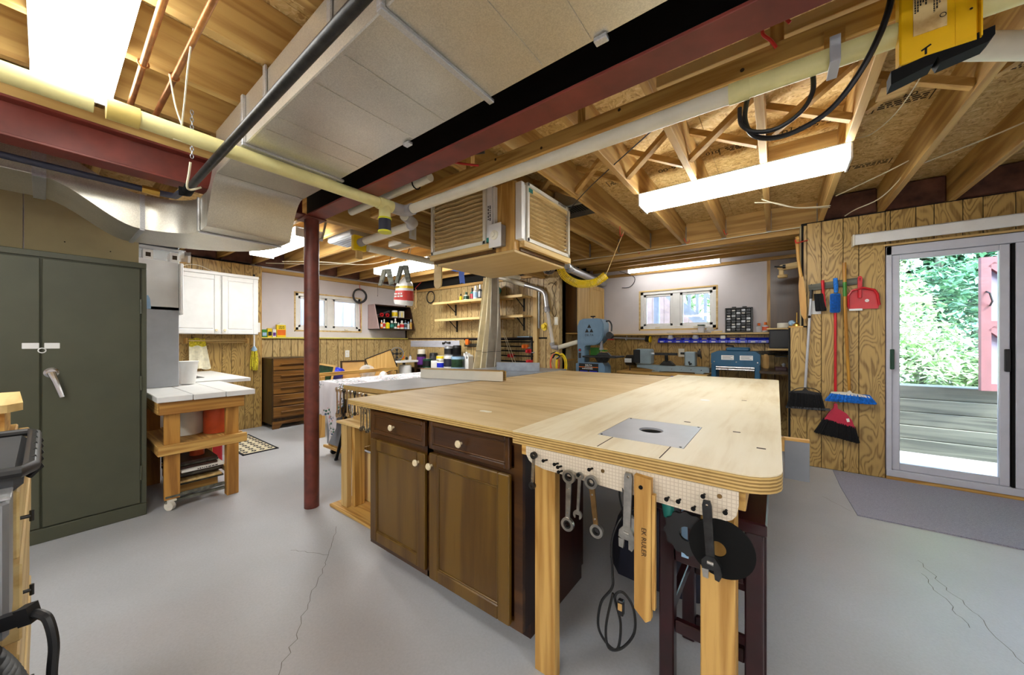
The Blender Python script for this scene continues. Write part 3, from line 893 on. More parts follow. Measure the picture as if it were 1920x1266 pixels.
# blind headrail above the door
v = thing('blind_headrail', 'long white blind headrail above the sliding glass door', 'headrail', (0.56, YD - 0.05, 2.08))
obj('rail', MB().box(0.56, 2.45, YD - 0.085, YD - 0.07, 2.075, 2.168, 0.003).box(0.56, 2.45, YD - 0.085, YD - 0.008, 2.16, 2.168, 0.002), 'white_plastic', v)
obj('end_cap', bx(0.545, 0.559, YD - 0.09, YD - 0.008, 2.07, 2.17, 0.003), 'cream_laminate', v)
obj('end_cap', bx(2.451, 2.465, YD - 0.09, YD - 0.008, 2.07, 2.17, 0.003), 'cream_laminate', v)

# ---------------------------------------------------------------- steel beams, post, ducts, pipes
def ibeam_x(x0, x1, yc, z0, z1, w, t=0.012):
    m = MB().box(x0, x1, yc - w / 2, yc + w / 2, z0, z0 + t, 0.002).box(x0, x1, yc - w / 2, yc + w / 2, z1 - t, z1, 0.002)
    return m
b = thing('steel_beam', 'long red steel beam with web darkened as shade running beside the big duct', 'beam', (0, 1.18, 2.10)); b['kind'] = 'thing'
obj('flange', bx(-2.79, 3.19, 1.12, 1.24, 2.10, 2.112, 0.002), 'red_primer', b)
obj('flange', bx(-2.79, 3.19, 1.12, 1.24, 2.335, 2.347, 0.002), 'red_primer', b)
obj('web', bx(-2.79, 3.19, 1.176, 1.184, 2.112, 2.335), 'near_black', b, label='web coloured black as shade')  # near-black colour stands in for the shade above the flange
obj('nailer', bx(-2.79, 3.19, 1.125, 1.235, 2.347, 2.358), 'joist_x', b)
b = thing('steel_beam', 'dark red steel beam over the steel cabinet ending at the post', 'beam', (-2.72, -0.5, 2.10)); b['kind'] = 'thing'
obj('flange', bx(-2.78, -2.66, -2.69, 1.115, 2.10, 2.112, 0.002), 'red_primer', b)
obj('flange', bx(-2.78, -2.66, -2.69, 1.115, 2.266, 2.278, 0.002), 'red_primer', b)
obj('web', bx(-2.724, -2.716, -2.69, 1.115, 2.112, 2.266), 'red_primer', b)
obj('nailer', bx(-2.775, -2.665, -2.69, 1.115, 2.278, 2.358), 'joist_y', b)
p = thing('steel_post', 'round red painted steel post standing on the grey floor', 'post', (-2.72, 1.18, 0)); p['kind'] = 'thing'
obj('shaft', MB().lathe([(0.049, 0.0), (0.049, 2.09)], 32, Matrix.Translation((-2.72, 1.18, 0.002))), 'post_paint', p)
obj('cap_plate', bx(-2.80, -2.64, 1.11, 1.25, 2.09, 2.0995, 0.002), 'post_paint', p)

# big rectangular trunk duct
def rect(x0, y0, y1, z0, z1): return [(x0, y0, z0), (x0, y1, z0), (x0, y1, z1), (x0, y0, z1)]
d = thing('trunk_duct', 'wide galvanised sheet metal duct hanging under the joists', 'duct', (-0.5, 0.78, 2.12))
for x0, x1 in ((-2.42, -1.965), (-1.958, -0.865), (-0.858, 0.45), (0.457, 3.1)):
    obj('duct_section', MB().box(x0, x1, 0.56, 1.005, 2.12, 2.345, 0.004), 'galvanised', d)
for x in (-1.9615, -0.8615, 0.4535):
    obj('drive_cleat', MB().box(x - 0.012, x + 0.012, 0.545, 1.02, 2.107, 2.12, 0.002).box(x - 0.012, x + 0.012, 0.545, 0.56, 2.12, 2.34, 0.002), 'galvanised_bright', d)
for xs_ in (-1.75, -1.62, -1.30, -1.10, -0.62, -0.45, -0.15, -0.05, 0.15, 0.3):
    obj('crease', bx(xs_ - 0.004, xs_ + 0.004, 0.575, 0.99, 2.1175, 2.12, 0.001), 'galvanised', d)
for x, y in ((-1.15, 0.553), (-1.7, 0.553)):
    obj('strap', bx(x - 0.012, x + 0.012, y - 0.004, y + 0.004, 2.18, 2.355, 0.001), 'galvanised_bright', d)
for x in (-1.35, -0.42): obj('clip', bx(x - 0.02, x + 0.02, 0.99, 1.015, 2.105, 2.119, 0.002), 'galvanised_bright', d)
# transition that dips under the left beam and turns to the left wall
def stn(c, w, h, dirv):
    c = Vector(c); dv = Vector(dirv).normalized(); r = Vector((dv.y, -dv.x, 0)).normalized(); up = Vector((0, 0, 1))
    return [c - r * w / 2 - up * h / 2, c + r * w / 2 - up * h / 2, c + r * w / 2 + up * h / 2, c - r * w / 2 + up * h / 2]
def ease(t): return t * t * (3 - 2 * t)
e = thing('offset_duct', 'galvanised duct offset dipping under the dark red beam', 'duct', (-2.9, 0.7, 1.87))
st = []
for i in range(11):
    t = i / 10; x = -2.425 - 0.20 * t; z = 2.232 - 0.26 * ease(t)
    h = 0.222 - 0.024 * t
    sl = 1.3 * 6 * t * (1 - t) / 1.0
    st.append([(x - 0.02 * sl, 0.565, z - h / 2), (x - 0.02 * sl, 1.0, z - h / 2), (x + 0.02 * sl, 1.0, z + h / 2), (x + 0.02 * sl, 0.565, z + h / 2)])
obj('curved_drop', MB().sweep(st), 'galvanised', e)
st = [[(-2.628, 0.565, 1.874), (-2.628, 1.0, 1.874), (-2.628, 1.0, 2.07), (-2.628, 0.565, 2.07)], [(-2.76, 0.565, 1.872), (-2.76, 1.0, 1.872), (-2.76, 1.0, 2.07), (-2.76, 0.565, 2.07)]]
obj('under_box', MB().sweep(st), 'galvanised', e)
st = []
cx, cy = -2.77, 0.35            # centre of the plan elbow
for i in range(13):
    a = PI / 2 + (PI / 2) * i / 12
    ri, ro = 0.21, 0.65
    pi_ = (cx + ri * math.cos(a), cy + ri * math.sin(a)); po = (cx + ro * math.cos(a), cy + ro * math.sin(a))
    st.append([(pi_[0], pi_[1], 1.87), (po[0], po[1], 1.87), (po[0], po[1], 2.07), (pi_[0], pi_[1], 2.07)])
obj('plan_elbow', MB().sweep(st), 'galvanised', e)
st = []
for i in range(13):
    t = i / 12; y = 0.345 - 0.36 * t; zz = 0.185 * ease(t)
    xo = -2.98 - 0.02 * t; xi = -3.42 - 0.03 * t
    st.append([(xo, y, 1.87 + zz), (xi, y, 1.87 + zz), (xi, y, 2.07 + zz * 0.75), (xo, y, 2.07 + zz * 0.75)])
obj('rising_offset', MB().sweep(st), 'galvanised', e)
for pts in ([(-2.768, 0.56, 1.866), (-2.768, 1.0, 1.866)], [(-2.98, 0.35, 1.866), (-3.42, 0.35, 1.866)]):
    q = MB().bar(pts[0], pts[1], 0.02, 0.008)
    obj('seam', q, 'galvanised_bright', e)
obj('seam', MB().box(-2.776, -2.76, 0.553, 0.562, 1.87, 2.07).box(-2.985, -2.973, 0.34, 0.36, 1.87, 2.07), 'galvanised_bright', e)
f = thing('branch_duct', 'flat galvanised branch duct running above the steel cabinet', 'duct', (-3.2, -0.8, 2.05))
obj('duct_section', bx(-3.45, -3.0, -2.68, -0.03, 2.055, 2.21, 0.003), 'galvanised', f)
obj('seam', MB().box(-3.46, -2.99, -0.035, 0.01, 2.045, 2.054, 0.001).box(-2.998, -2.99, -0.035, 0.01, 2.055, 2.2, 0.001), 'galvanised_bright', f)

# pipes
def pipe(name, label, pts, r, mat, cat='pipe', n=14, loc=None, group=None):
    t = thing(name, label, cat, loc or pts[0], group)
    obj('pipe', MB().tube(pts, r, n), mat, t)
    return t
pz = 2.075
q = pipe('dust_pipe', 'white dust collection pipe running below the long timber', [(-1.93, 1.45, pz), (-0.08, 1.45, pz)], 0.030, 'pvc')
obj('pipe', MB().tube([(-0.10, 1.45, pz), (1.0, 1.45, pz)], 0.031, 14), 'pvc_yellowed', q)
obj('coupling', MB().tube([(-0.135, 1.45, pz), (-0.075, 1.45, pz)], 0.034, 14), 'pvc_yellowed', q)
obj('pipe_strap', MB().box(0.125, 0.15, 1.405, 1.41, 2.04, 2.115, 0.001).box(0.125, 0.15, 1.405, 1.50, 2.038, 2.042, 0.001), 'aluminium', q)
q = pipe('dust_pipe', 'yellowed plastic pipe crossing under the wide duct', [(-1.985, -2.6, pz), (-1.985, 0.11, pz)], 0.033, 'pvc_yellowed')
obj('pipe', MB().tube([(-1.985, 0.17, pz), (-1.985, 1.25, pz)], 0.033, 14), 'pvc_yellowed', q)
obj('coupling', MB().tube([(-1.985, 0.14, pz), (-1.985, 0.225, pz)], 0.039, 14), 'coupling_yellow', q)
obj('tee', MB().tube([(-1.985, 1.25, pz), (-1.985, 1.35, pz)], 0.038, 14).tube([(-1.985, 1.30, pz), (-1.985, 1.30, 1.98)], 0.036, 14), 'pvc_yellowed', q)
obj('elbow', MB().tube([(-1.985, 1.35, pz), (-1.985, 1.40, pz), (-1.975, 1.44, pz), (-1.94, 1.452, pz), (-1.90, 1.45, pz)], 0.037, 14), 'pvc_grey', q)
cp = obj('blast_cap', MB().lathe([(0.037, 1.90), (0.037, 1.985)], 18, Matrix.Translation((-1.985, 1.30, 0))), 'navy', q)
obj('ring', MB().lathe([(0.041, 1.897), (0.041, 1.908)], 18, Matrix.Translation((-1.985, 1.30, 0))).lathe([(0.041, 1.98), (0.041, 1.99)], 18, Matrix.Translation((-1.985, 1.30, 0))), 'lime_plastic', cp)
q = pipe('dust_pipe', 'short white dust pipe ending in a yellow blast gate', [(-2.02, 1.47, 2.06), (-2.12, 1.62, 2.075), (-2.2, 1.66, 2.08), (-2.86, 1.66, 2.07)], 0.031, 'pvc')
obj('elbow', MB().tube([(-2.02, 1.475, 2.06), (-2.06, 1.54, 2.065), (-2.13, 1.63, 2.076), (-2.2, 1.66, 2.08)], 0.035, 14), 'pvc_grey', q)
obj('elbow', MB().tube([(-2.82, 1.66, 2.07), (-2.9, 1.66, 2.068)], 0.035, 14), 'pvc_grey', q)
g = obj('blast_gate', bx(-2.945, -2.90, 1.60, 1.72, 2.0, 2.13, 0.006), 'yellow_plastic', q)
obj('gate_slide', bx(-2.93, -2.915, 1.63, 1.69, 1.93, 2.0, 0.004), 'pale_z', g)
q = pipe('dust_pipe', 'white dust pipe running from the blast gate toward the shelf wall', [(-2.88, 1.72, 2.03), (-2.88, 3.2, 2.05), (-2.88, 4.0, 2.10)], 0.031, 'pvc')
q = pipe('gas_pipe', 'black iron gas pipe running beside the wide duct', [(3.0, 0.46, 2.08), (-2.53, 0.47, 2.03)], 0.017, 'dark_steel')
obj('elbow', MB().tube([(-2.50, 0.47, 2.03), (-2.56, 0.47, 2.02), (-2.57, 0.44, 2.02)], 0.024, 12), 'near_black', q)
q = pipe('gas_line', 'blue coated gas line above the branch duct', [(-2.83, -2.5, 2.07), (-2.83, 0.40, 2.06), (-2.72, 0.45, 2.03), (-2.60, 0.45, 2.02)], 0.016, 'navy')
obj('fitting', MB().tube([(-2.83, 0.33, 2.06), (-2.83, 0.40, 2.06)], 0.022, 10), 'brass', q)
q = pipe('copper_pipe', 'copper water pipe nearest the fluorescent light', [(-0.2, 0.215, 2.31), (-2.45, 0.245, 2.315)], 0.011, 'copper')
obj('pipe_clip', MB().tube(arc((-2.02, 0.24, 2.318), 0.016, 0, 2 * PI, 12, 'yz'), 0.003, 6), 'copper', q)
q = pipe('copper_pipe', 'copper water pipe between its twin and the gas pipe', [(-0.2, 0.33, 2.31), (-2.5, 0.33, 2.315)], 0.011, 'copper')
obj('pipe_clip', MB().tube(arc((-2.02, 0.33, 2.318), 0.016, 0, 2 * PI, 12, 'yz'), 0.003, 6), 'copper', q)
t = thing('timber_stringer', 'long pine timber hung under the joists above the white dust pipe', 'timber', (-0.8, 1.55, 2.16))
obj('board', bx(-2.5, 2.4, 1.51, 1.55, 2.16, 2.236, 0.003), 'pine_x', t)
obj('board', bx(-2.5, 2.4, 1.551, 1.60, 2.16, 2.20, 0.003), 'pine_x', t)
for x in (-2.3, -1.5, -.75, .0, .8, 1.6): obj('drop_hanger', bx(x - .02, x + .02, 1.552, 1.59, 2.201, 2.3585, .002), 'pine_z', t)
obj('hanger', bx(0.12, 0.17, 1.50, 1.51, 2.14, 2.20, 0.001), 'pine_x', t)
for x in (-1.25, -0.95, -0.55, -0.1, 0.35, 0.55): obj('knot', MB().lathe([(0.007, 0), (0.007, 0.0012)], 10, frame((x, 1.51, 2.2 + 0.02 * math.sin(x * 9)), (1, 0, 0), (0, 0, 1))), 'stamp_ink', t)
q = pipe('white_conduit', 'short white plastic tube along the far side of the red beam', [(-2.5, 1.36, 2.16), (-1.62, 1.36, 2.17)], 0.026, 'pvc')
obj('pipe_hook', MB().tube(arc((-1.75, 1.36, 2.165), 0.031, 0, 2 * PI, 12, 'yz'), 0.004, 6).tube([(-1.75, 1.36, 2.19), (-1.75, 1.36, 2.36)], 0.003, 6), 'near_black', q)
t = thing('pale_strip_board', 'rough pale board fixed under the joists next to the red beam', 'board', (0.4, 1.4, 2.34))
obj('board', bx(-0.42, 2.2, 1.60, 1.64, 2.31, 2.358, 0.002), 'pale_x', t)
t = thing('pale_strip_board', 'short pale board beside the red beam near the junction of pipes', 'board', (-1.7, 1.4, 2.34))
obj('board', bx(-2.4, -1.2, 1.40, 1.46, 2.30, 2.358, 0.002), 'pale_x', t)

# fluorescent fixtures, then added fill lamps out of view
def fixture(label, x0, x1, y0, y1, z0, lampz=0.085, lm='tube_light'):
    t = thing('ceiling_light', label, 'light', ((x0 + x1) / 2, (y0 + y1) / 2, z0))
    yc = (y0 + y1) / 2; w = (y1 - y0) / 2
    st = []
    for x in (x0 + 0.012, x1 - 0.012):
        st.append([(x, yc - w, z0 + lampz), (x, yc - w * 0.97, z0 + 0.02), (x, yc - w * 0.8, z0 + 0.003), (x, yc - w * 0.15, z0), (x, yc, z0 + 0.004), (x, yc + w * 0.15, z0), (x, yc + w * 0.8, z0 + 0.003), (x, yc + w * 0.97, z0 + 0.02), (x, yc + w, z0 + lampz)])
    obj('diffuser', MB().sweep(st), lm, t)
    obj('end_cap', bx(x0, x0 + 0.011, y0 - 0.003, y1 + 0.003, z0 - 0.002, z0 + lampz, 0.002), 'white_plastic', t)
    obj('end_cap', bx(x1 - 0.011, x1, y0 - 0.003, y1 + 0.003, z0 - 0.002, z0 + lampz, 0.002), 'white_plastic', t)
    obj('housing', bx(x0, x1, y0 - 0.004, y1 + 0.004, z0 + lampz + 0.001, z0 + lampz + 0.008, 0.001), 'white_paint', t)
    return t
fixture('fluorescent light overhead beside the copper pipes', -2.42, -1.20, -0.03, 0.19, 2.27, 0.085, 'tube_light_soft')
fixture('fluorescent light under the joists nearest the sliding door', -0.87, 0.35, 2.80, 3.02, 2.27)
fixture('fluorescent light along the white wall above the small window', -1.83, -0.60, 5.37, 5.46, 2.255, 0.045, 'tube_light_soft')
fixture('fluorescent light behind the hanging rag bag', -4.92, -3.66, 3.03, 3.35, 2.235)
fixture('fluorescent light behind the red steel post', -5.0, -3.72, 1.47, 1.72, 2.235)
fixture('added unseen fill light over the floor on the sliding door side', 1.1, 2.32, 0.3, 0.52, 2.27)  # fill lamp added out of view to brighten the room
fixture('added unseen fill light behind the camera, closet side', -2.5, -1.28, -1.1, -0.88, 2.0)  # added out of view, hung low to light tan board and cabinets
fixture('added unseen fill light behind the camera, door side', -0.7, 0.52, -1.7, -1.48, 2.0)  # added out of view to fill the foreground
fixture('added unseen fill light behind the camera, far corner', 1.2, 2.42, -1.6, -1.38, 2.0)  # another added fill lamp, never in view
for o_ in [o for o in COL.objects if o.name.startswith('ceiling_light') and o.location.z < 2.1]:  # hangers for the added low fill lamps
    for dx in (-.5, .5): obj('hanger', MB().tube([(o_.location.x + dx, o_.location.y, 2.095), (o_.location.x + dx, o_.location.y, 2.598)], .004, 6), 'grey_metal', o_)

# ---------------------------------------------------------------- central work island
ZT = 0.871
def rrect(x0, x1, y0, y1, rs, n=6):
    # rounded rectangle, counter-clockwise; rs = radii at (x0,y0) (x1,y0) (x1,y1) (x0,y1)
    out = []
    for (cx, cy, a0), r in zip(((x0, y0, PI), (x1, y0, 1.5 * PI), (x1, y1, 0), (x0, y1, 0.5 * PI)), rs):
        sx = 1 if cx == x0 else -1; sy = 1 if cy == y0 else -1
        for i in range(n + 1):
            a = a0 + PI / 2 * i / n
            out.append((cx + sx * r + r * math.cos(a), cy + sy * r + r * math.sin(a)))
    return out
wt = thing('assembly_table_top', 'large worn tan plywood worktop over the brown cabinet', 'worktop', (-1.4, 2.3, 0.845))
obj('top_face', MB().prism(rrect(-2.02, -0.801, 1.072, 3.63, (0.02, 0.001, 0.001, 0.01)), 0.003, Matrix.Translation((0, 0, ZT - 0.003))), 'worktop_dark', wt)
obj('board', MB().prism(rrect(-2.02, -0.801, 1.072, 3.63, (0.02, 0.001, 0.001, 0.01)), 0.025, Matrix.Translation((0, 0, ZT - 0.0282))), 'ply_edge', wt)
obj('edge_strip', bx(-1.95, -0.81, 1.085, 1.10, 0.8385, ZT - 0.0284), 'pine_x', wt)
obj('patch', MB().prism(rrect(-1.16, -1.09, 1.27, 1.30, (0.015, 0.015, 0.015, 0.015)), 0.0006, Matrix.Translation((0, 0, ZT + 0.0001))), 'cream_laminate', wt, label='pale wood filler patch')
wr2 = thing('router_table_top', 'pale birch plywood worktop with rounded corners and a router plate', 'worktop', (-0.4, 2.4, 0.845))
px0, px1, py0, py1 = -0.522, -0.234, 1.208, 1.556
x0, x1, y0, y1 = -0.799, 0.012, 1.066, 3.85
def ringmb(z0, h):
    m = MB()
    m.prism(rrect(x0, x1, y0, y1, (0.002, 0.09, 0.05, 0.002)), h, Matrix.Translation((0, 0, z0)), rrect(px0, px1, py0, py1, (0.004,) * 4))
    return m
obj('top_face', ringmb(ZT - 0.002, 0.003), 'worktop_light', wr2)
obj('board', ringmb(ZT - 0.0262, 0.024), 'ply_edge', wr2)
obj('lower_board', ringmb(ZT - 0.0445, 0.018), 'ply_edge', wr2)
for xx in (-0.462, -0.272): obj('groove', bx(xx - 0.0015, xx + 0.0015, 1.07, 1.205, ZT + 0.001, ZT + 0.0016), 'stamp_ink', wr2, smooth=False)
ip = obj('router_plate', MB().prism(rrect(px0 + 0.002, px1 - 0.002, py0 + 0.002, py1 - 0.002, (0.004,) * 4, 7), 0.008, Matrix.Translation((0, 0, ZT - 0.007)), circ(0.043, 32, -0.383, 1.39, PI)), 'laminate', wr2)
for xx, yy in ((px0 + .012, py0 + .012), (px1 - .012, py0 + .012), (px1 - .012, py1 - .012), (px0 + .012, py1 - .012)):
    obj('screw', MB().lathe([(0.004, 0), (0.004, 0.0015)], 8, Matrix.Translation((xx, yy, ZT + 0.001))), 'dark_steel', ip)
obj('insert_ring', MB().prism(circ(0.0425, 32, -0.383, 1.39), 0.012, Matrix.Translation((0, 0, ZT - 0.02)), circ(0.034, 32, -0.383, 1.39)), 'dark_void', ip)
tl = obj('sticker', MB().prism(circ(0.025, 16, -0.33, 2.28), 0.0005, Matrix.Translation((0, 0, ZT + 0.0012))), 'white_plastic', wr2)
for xx, yy in ((-0.15, 2.4), (-0.12, 1.55), (-0.3, 1.62), (-0.04, 1.36)):
    obj('mark', bx(xx - .012, xx + .012, yy - .006, yy + .006, ZT + .001, ZT + .0014), 'stamp_ink', wr2, smooth=False)
# frame of the router side
obj('leg', bx(-0.715, -0.63, 1.09, 1.128, 0.001, 0.826, 0.003), 'pine_z', wr2)
obj('leg', bx(-0.171, -0.088, 1.10, 1.19, 0.001, 0.826, 0.003), 'pine_z', wr2)
obj('leg', bx(-0.20, -0.11, 3.6, 3.69, 0.001, 0.826, 0.003), 'pine_z', wr2)
obj('leg', bx(-0.72, -0.63, 3.6, 3.69, 0.001, 0.826, 0.003), 'pine_z', wr2)
obj('apron', bx(-0.76, -0.085, 1.07, 1.088, 0.79, 0.826, 0.002), 'pine_x', wr2)
obj('apron', bx(-0.085, -0.065, 1.10, 3.65, 0.765, 0.826, 0.002), 'pine_y', wr2)
pg = []
pg = [(-0.735, 0.826), (-0.735, 0.80)] + [(-0.695 - 0.04 * math.cos(a), 0.766 - 0.0 + (0.04 - 0.04 * math.sin(a))) for a in (0.3, 0.8, 1.2)] + [(-0.66, 0.758), (-0.12, 0.742)] + [(-0.115 + 0.035 * math.sin(a), 0.777 - 0.035 * math.cos(a)) for a in (0.2, 0.7, 1.2)] + [(-0.078, 0.79), (-0.078, 0.826)]
pb = obj('tool_board', MB().prism(pg, 0.006, frame((0, 1.069, 0), (1, 0, 0), (0, 0, 1))), 'gridded_hardboard', wr2)
for xx, zz in ((-0.645, .793), (-0.601, .79), (-0.588, .783), (-0.585, .768), (-0.475, .80), (-0.513, .774), (-0.245, .768), (-0.215, .77), (-0.178, .761), (-0.105, .772), (-0.155, .80)):
    obj('peg', MB().tube([(xx, 1.066, zz), (xx, 1.038, zz + 0.004)], 0.0032, 6).lathe([(0.006, 0), (0.006, 0.003)], 8, frame((xx, 1.038, zz + 0.004), (1, 0, 0), (0, 0, 1))), 'near_black', pb)
for xx, zz in ((-0.44, .80), (-0.12, .805)): obj('rivet', MB().lathe([(0.006, 0), (0.006, 0.002)], 10, frame((xx, 1.0625, zz), (1, 0, 0), (0, 0, 1))), 'bronze_steel', pb)

# brown base cabinet under the plywood top
cb = thing('base_cabinet', 'dark stained brown base cabinet with two doors and two drawers', 'cabinet', (-1.3, 1.4, 0))
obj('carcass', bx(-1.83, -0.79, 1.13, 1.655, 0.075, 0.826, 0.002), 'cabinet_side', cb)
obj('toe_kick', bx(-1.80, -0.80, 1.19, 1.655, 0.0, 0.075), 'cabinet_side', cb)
obj('face_frame', MB().box(-1.835, -1.80, 1.112, 1.13, 0.08, 0.84).box(-1.345, -1.30, 1.112, 1.13, 0.08, 0.84).box(-0.825, -0.785, 1.112, 1.13, 0.08, 0.825).box(-1.80, -0.825, 1.112, 1.13, 0.66, 0.71).box(-1.80, -0.825, 1.112, 1.13, 0.08, 0.11).box(-1.80, -0.825, 1.112, 1.13, 0.80, 0.84), 'cabinet_brown_x', cb, smooth=False)
def doorpanel(x0, x1, z0, z1, name, matf, matp, kn, st=0.058):
    d = obj(name, MB().box(x0, x0 + st, 1.09, 1.111, z0, z1, 0.004).box(x1 - st, x1, 1.09, 1.111, z0, z1, 0.004).box(x0 + st, x1 - st, 1.09, 1.111, z1 - st, z1, 0.004).box(x0 + st, x1 - st, 1.09, 1.111, z0, z0 + st, 0.004), matf, cb)
    obj('inner_panel', bx(x0 + st - 0.002, x1 - st + 0.002, 1.098, 1.108, z0 + st - 0.002, z1 - st + 0.002), matp, d)
    fr = MB()
    a, b2, c, e2 = x0 + st, x1 - st, z0 + st, z1 - st
    fr.box(a, b2, 1.0935, 1.099, e2 - 0.007, e2, 0.003).box(a, b2, 1.0935, 1.099, c, c + 0.007, 0.003).box(a, a + 0.007, 1.0935, 1.099, c, e2, 0.003).box(b2 - 0.007, b2, 1.0935, 1.099, c, e2, 0.003)
    obj('bead', fr, matf, d)
    kx, kz = kn
    obj('knob', MB().lathe([(0.006, 0.0), (0.006, 0.012), (0.015, 0.017), (0.0165, 0.023), (0.013, 0.027), (0.0, 0.0275)], 18, frame((kx, 1.09, kz), (1, 0, 0), (0, 0, 1))), 'knob_cream', d)
    return d
doorpanel(-1.805, -1.342, 0.115, 0.672, 'door', 'cabinet_brown', 'cabinet_brown', (-1.385, 0.627))
doorpanel(-1.310, -0.835, 0.095, 0.685, 'door', 'cabinet_brown', 'cabinet_brown', (-1.318 + 0.03, 0.63))
doorpanel(-1.795, -1.342, 0.705, 0.826, 'drawer', 'cabinet_brown_x', 'cabinet_brown_x', (-1.585, 0.765), 0.022)
doorpanel(-1.310, -0.835, 0.705, 0.836, 'drawer', 'cabinet_brown_x', 'cabinet_brown_x', (-1.094, 0.768), 0.022)

# wrenches: local outline in x (across) and z (down from the hanging point at 0), thickness along y
def ratchet_wrench(name, label, L, w, loc, rot, mats, group=None):
    t = thing(name, label, 'wrench', loc, group)
    x, y, z = loc
    def FM(zz): return frame((x, y, z + zz), (1, 0, 0), (0, 0, 1))
    r = w
    body = MB().prism([(-r * .42, -r * .7), (-r * .34, -L + r * .9), (r * .34, -L + r * .9), (r * .42, -r * .7)], 0.006, FM(0))
    obj('shank', body, mats[0], t)
    for zz in (0.0, -L):
        obj('ring', MB().prism(circ(r, 20), 0.011, frame((x, y + 0.0025, z + zz), (1, 0, 0), (0, 0, 1)), circ(r * 0.62, 20)), mats[1], t)
        obj('ratchet', MB().prism(circ(r * .615, 12), 0.010, frame((x, y + 0.002, z + zz), (1, 0, 0), (0, 0, 1)), circ(r * 0.42, 12)), 'dark_steel', t)
    for zz in (-L * .25, -L * .75): obj('rivet', MB().lathe([(0.0028, 0), (0.0028, 0.002)], 8, FM(zz) @ Matrix.Translation((0, 0, 0.006))), 'chrome', t)
    t.rotation_euler = (0, rot, 0)
    return t
yk = 1.046
ratchet_wrench('ratchet_wrench', 'small offset ratchet wrench hanging at the post end of the tool board', 0.108, 0.0125, (-0.688, yk, 0.806), 0.06, ('tool_steel', 'dark_steel'))
ratchet_wrench('ratchet_wrench', 'large steel ratchet wrench hanging first past the pine leg', 0.158, 0.0225, (-0.549, yk, 0.763), 0.03, ('tool_steel', 'tool_steel'))
ratchet_wrench('ratchet_wrench', 'ratchet wrench with brassy shank hanging beside the combination wrench', 0.150, 0.0215, (-0.470, yk, 0.764), -0.12, ('bronze_steel', 'tool_steel'))
def open_head(r, ang, up=1):
    # outline of an open-end jaw pointing along +y*up
    o = []
    for a in range(40, 321, 20):
        th = math.radians(a) + PI / 2
        o.append((r * math.cos(th), up * r * math.sin(th)))
    o += [(r * 0.45, up * r * 0.75), (r * 0.42, up * -r * 0.05), (-r * 0.42, up * -r * 0.05), (-r * 0.45, up * r * 0.75)]
    return o if up > 0 else list(reversed(o))
def combo_wrench(label, L, r, loc, rot, mat, group=None, cat='wrench', ringtop=True):
    t = thing('combination_wrench', label, cat, loc, group)
    x, y, z = loc
    s = 1
    obj('shank', MB().prism([(-r * .38, -r * .8), (-r * .3, -L + r * .8), (r * .3, -L + r * .8), (r * .38, -r * .8)], 0.005, frame((x, y, z), (1, 0, 0), (0, 0, 1))), mat, t)
    zr, zo = (0.0, -L) if ringtop else (-L, 0.0)
    obj('ring', MB().prism(circ(r * .9, 16), 0.008, frame((x, y + .0015, z + zr), (1, 0, 0), (0, 0, 1)), circ(r * 0.5, 16)), mat, t)
    obj('open_jaw', MB().prism(open_head(r * 1.1, 0, -1 if ringtop else 1), 0.006, frame((x, y + .0005, z + zo), (1, 0, 0), (0, 0, 1))), mat, t)
    t.rotation_euler = (0, rot, 0)
    return t
combo_wrench('slim combination wrench hanging between the two large ratchet wrenches', 0.128, 0.014, (-0.510, yk, 0.774), 0.06, 'tool_steel')
def adjustable(label, loc, L, w, mat, rot=0.0):
    t = thing('adjustable_wrench', label, 'wrench', loc)
    x, y, z = loc
    F = frame((x, y, z), (1, 0, 0), (0, 0, 1))
    obj('handle', MB().prism([(-w * .5, -.004), (-w * .36, .008), (w * .36, .008), (w * .5, -.004), (w * .44, -L * .72), (-w * .44, -L * .72)], 0.009, F, [(-w * .15, -.003), (-w * .1, .0), (w * .1, .0), (w * .15, -.003), (w * .12, -.007), (-w * .12, -.007)]), mat, t)
    obj('head', MB().prism([(w * .40, -L * .69), (-w * .40, -L * .69), (-w * .92, -L * .76), (-w * .98, -L * .85), (-w * .5, -L * .87), (w * .28, -L * .87), (w * .34, -L * .985), (w * .75, -L), (w * 1.06, -L * .93), (w * 1.0, -L * .80)], 0.012, frame((x, y + .002, z), (1, 0, 0), (0, 0, 1))), mat, t)
    obj('movable_jaw', MB().prism([(-w * .26, -L * .875), (-w * .97, -L * .875), (-w * .90, -L * .99), (-w * .36, -L)], 0.010, frame((x, y + .001, z), (1, 0, 0), (0, 0, 1))), 'tool_steel', t)
    obj('worm', MB().tube([(x - w * .35, y - .007, z - L * .775), (x + w * .3, y - .007, z - L * .785)], .006, 10), 'tool_steel', t)
    t.rotation_euler = (0, rot, 0)
    return t
adjustable('shiny adjustable wrench hanging beside the pine push stick', (-0.352, 1.048, 0.812), 0.22, 0.024, 'tool_steel', 0.03)
adjustable('big blackened adjustable wrench hanging over the black disc', (-0.145, 1.035, 0.79), 0.19, 0.022, 'dark_steel', -0.06)
t = thing('push_stick', 'narrow pine stick with pencil writing hanging from the tool board', 'stick', (-0.31, 1.045, 0.82))
obj('stick', MB().prism([(-0.332, 0.822), (-0.332, 0.435), (-0.30, 0.407), (-0.285, 0.42), (-0.285, 0.818)][::1], 0.02, frame((0, 1.052, 0), (1, 0, 0), (0, 0, 1))), 'pine_z', t)
obj('side_lath', bx(-0.284, -0.275, 1.035, 1.05, 0.45, 0.775), 'pine_z', t)
obj('nail_head', MB().lathe([(0.006, 0), (0.006, 0.002)], 10, frame((-0.313, 1.032, 0.79), (1, 0, 0), (0, 0, 1))), 'near_black', t)
text(t, 'EK RULER', 0.019, frame((-0.305, 1.0315, 0.635), (0, 0, -1), (1, 0, 0)), 'stamp_ink')
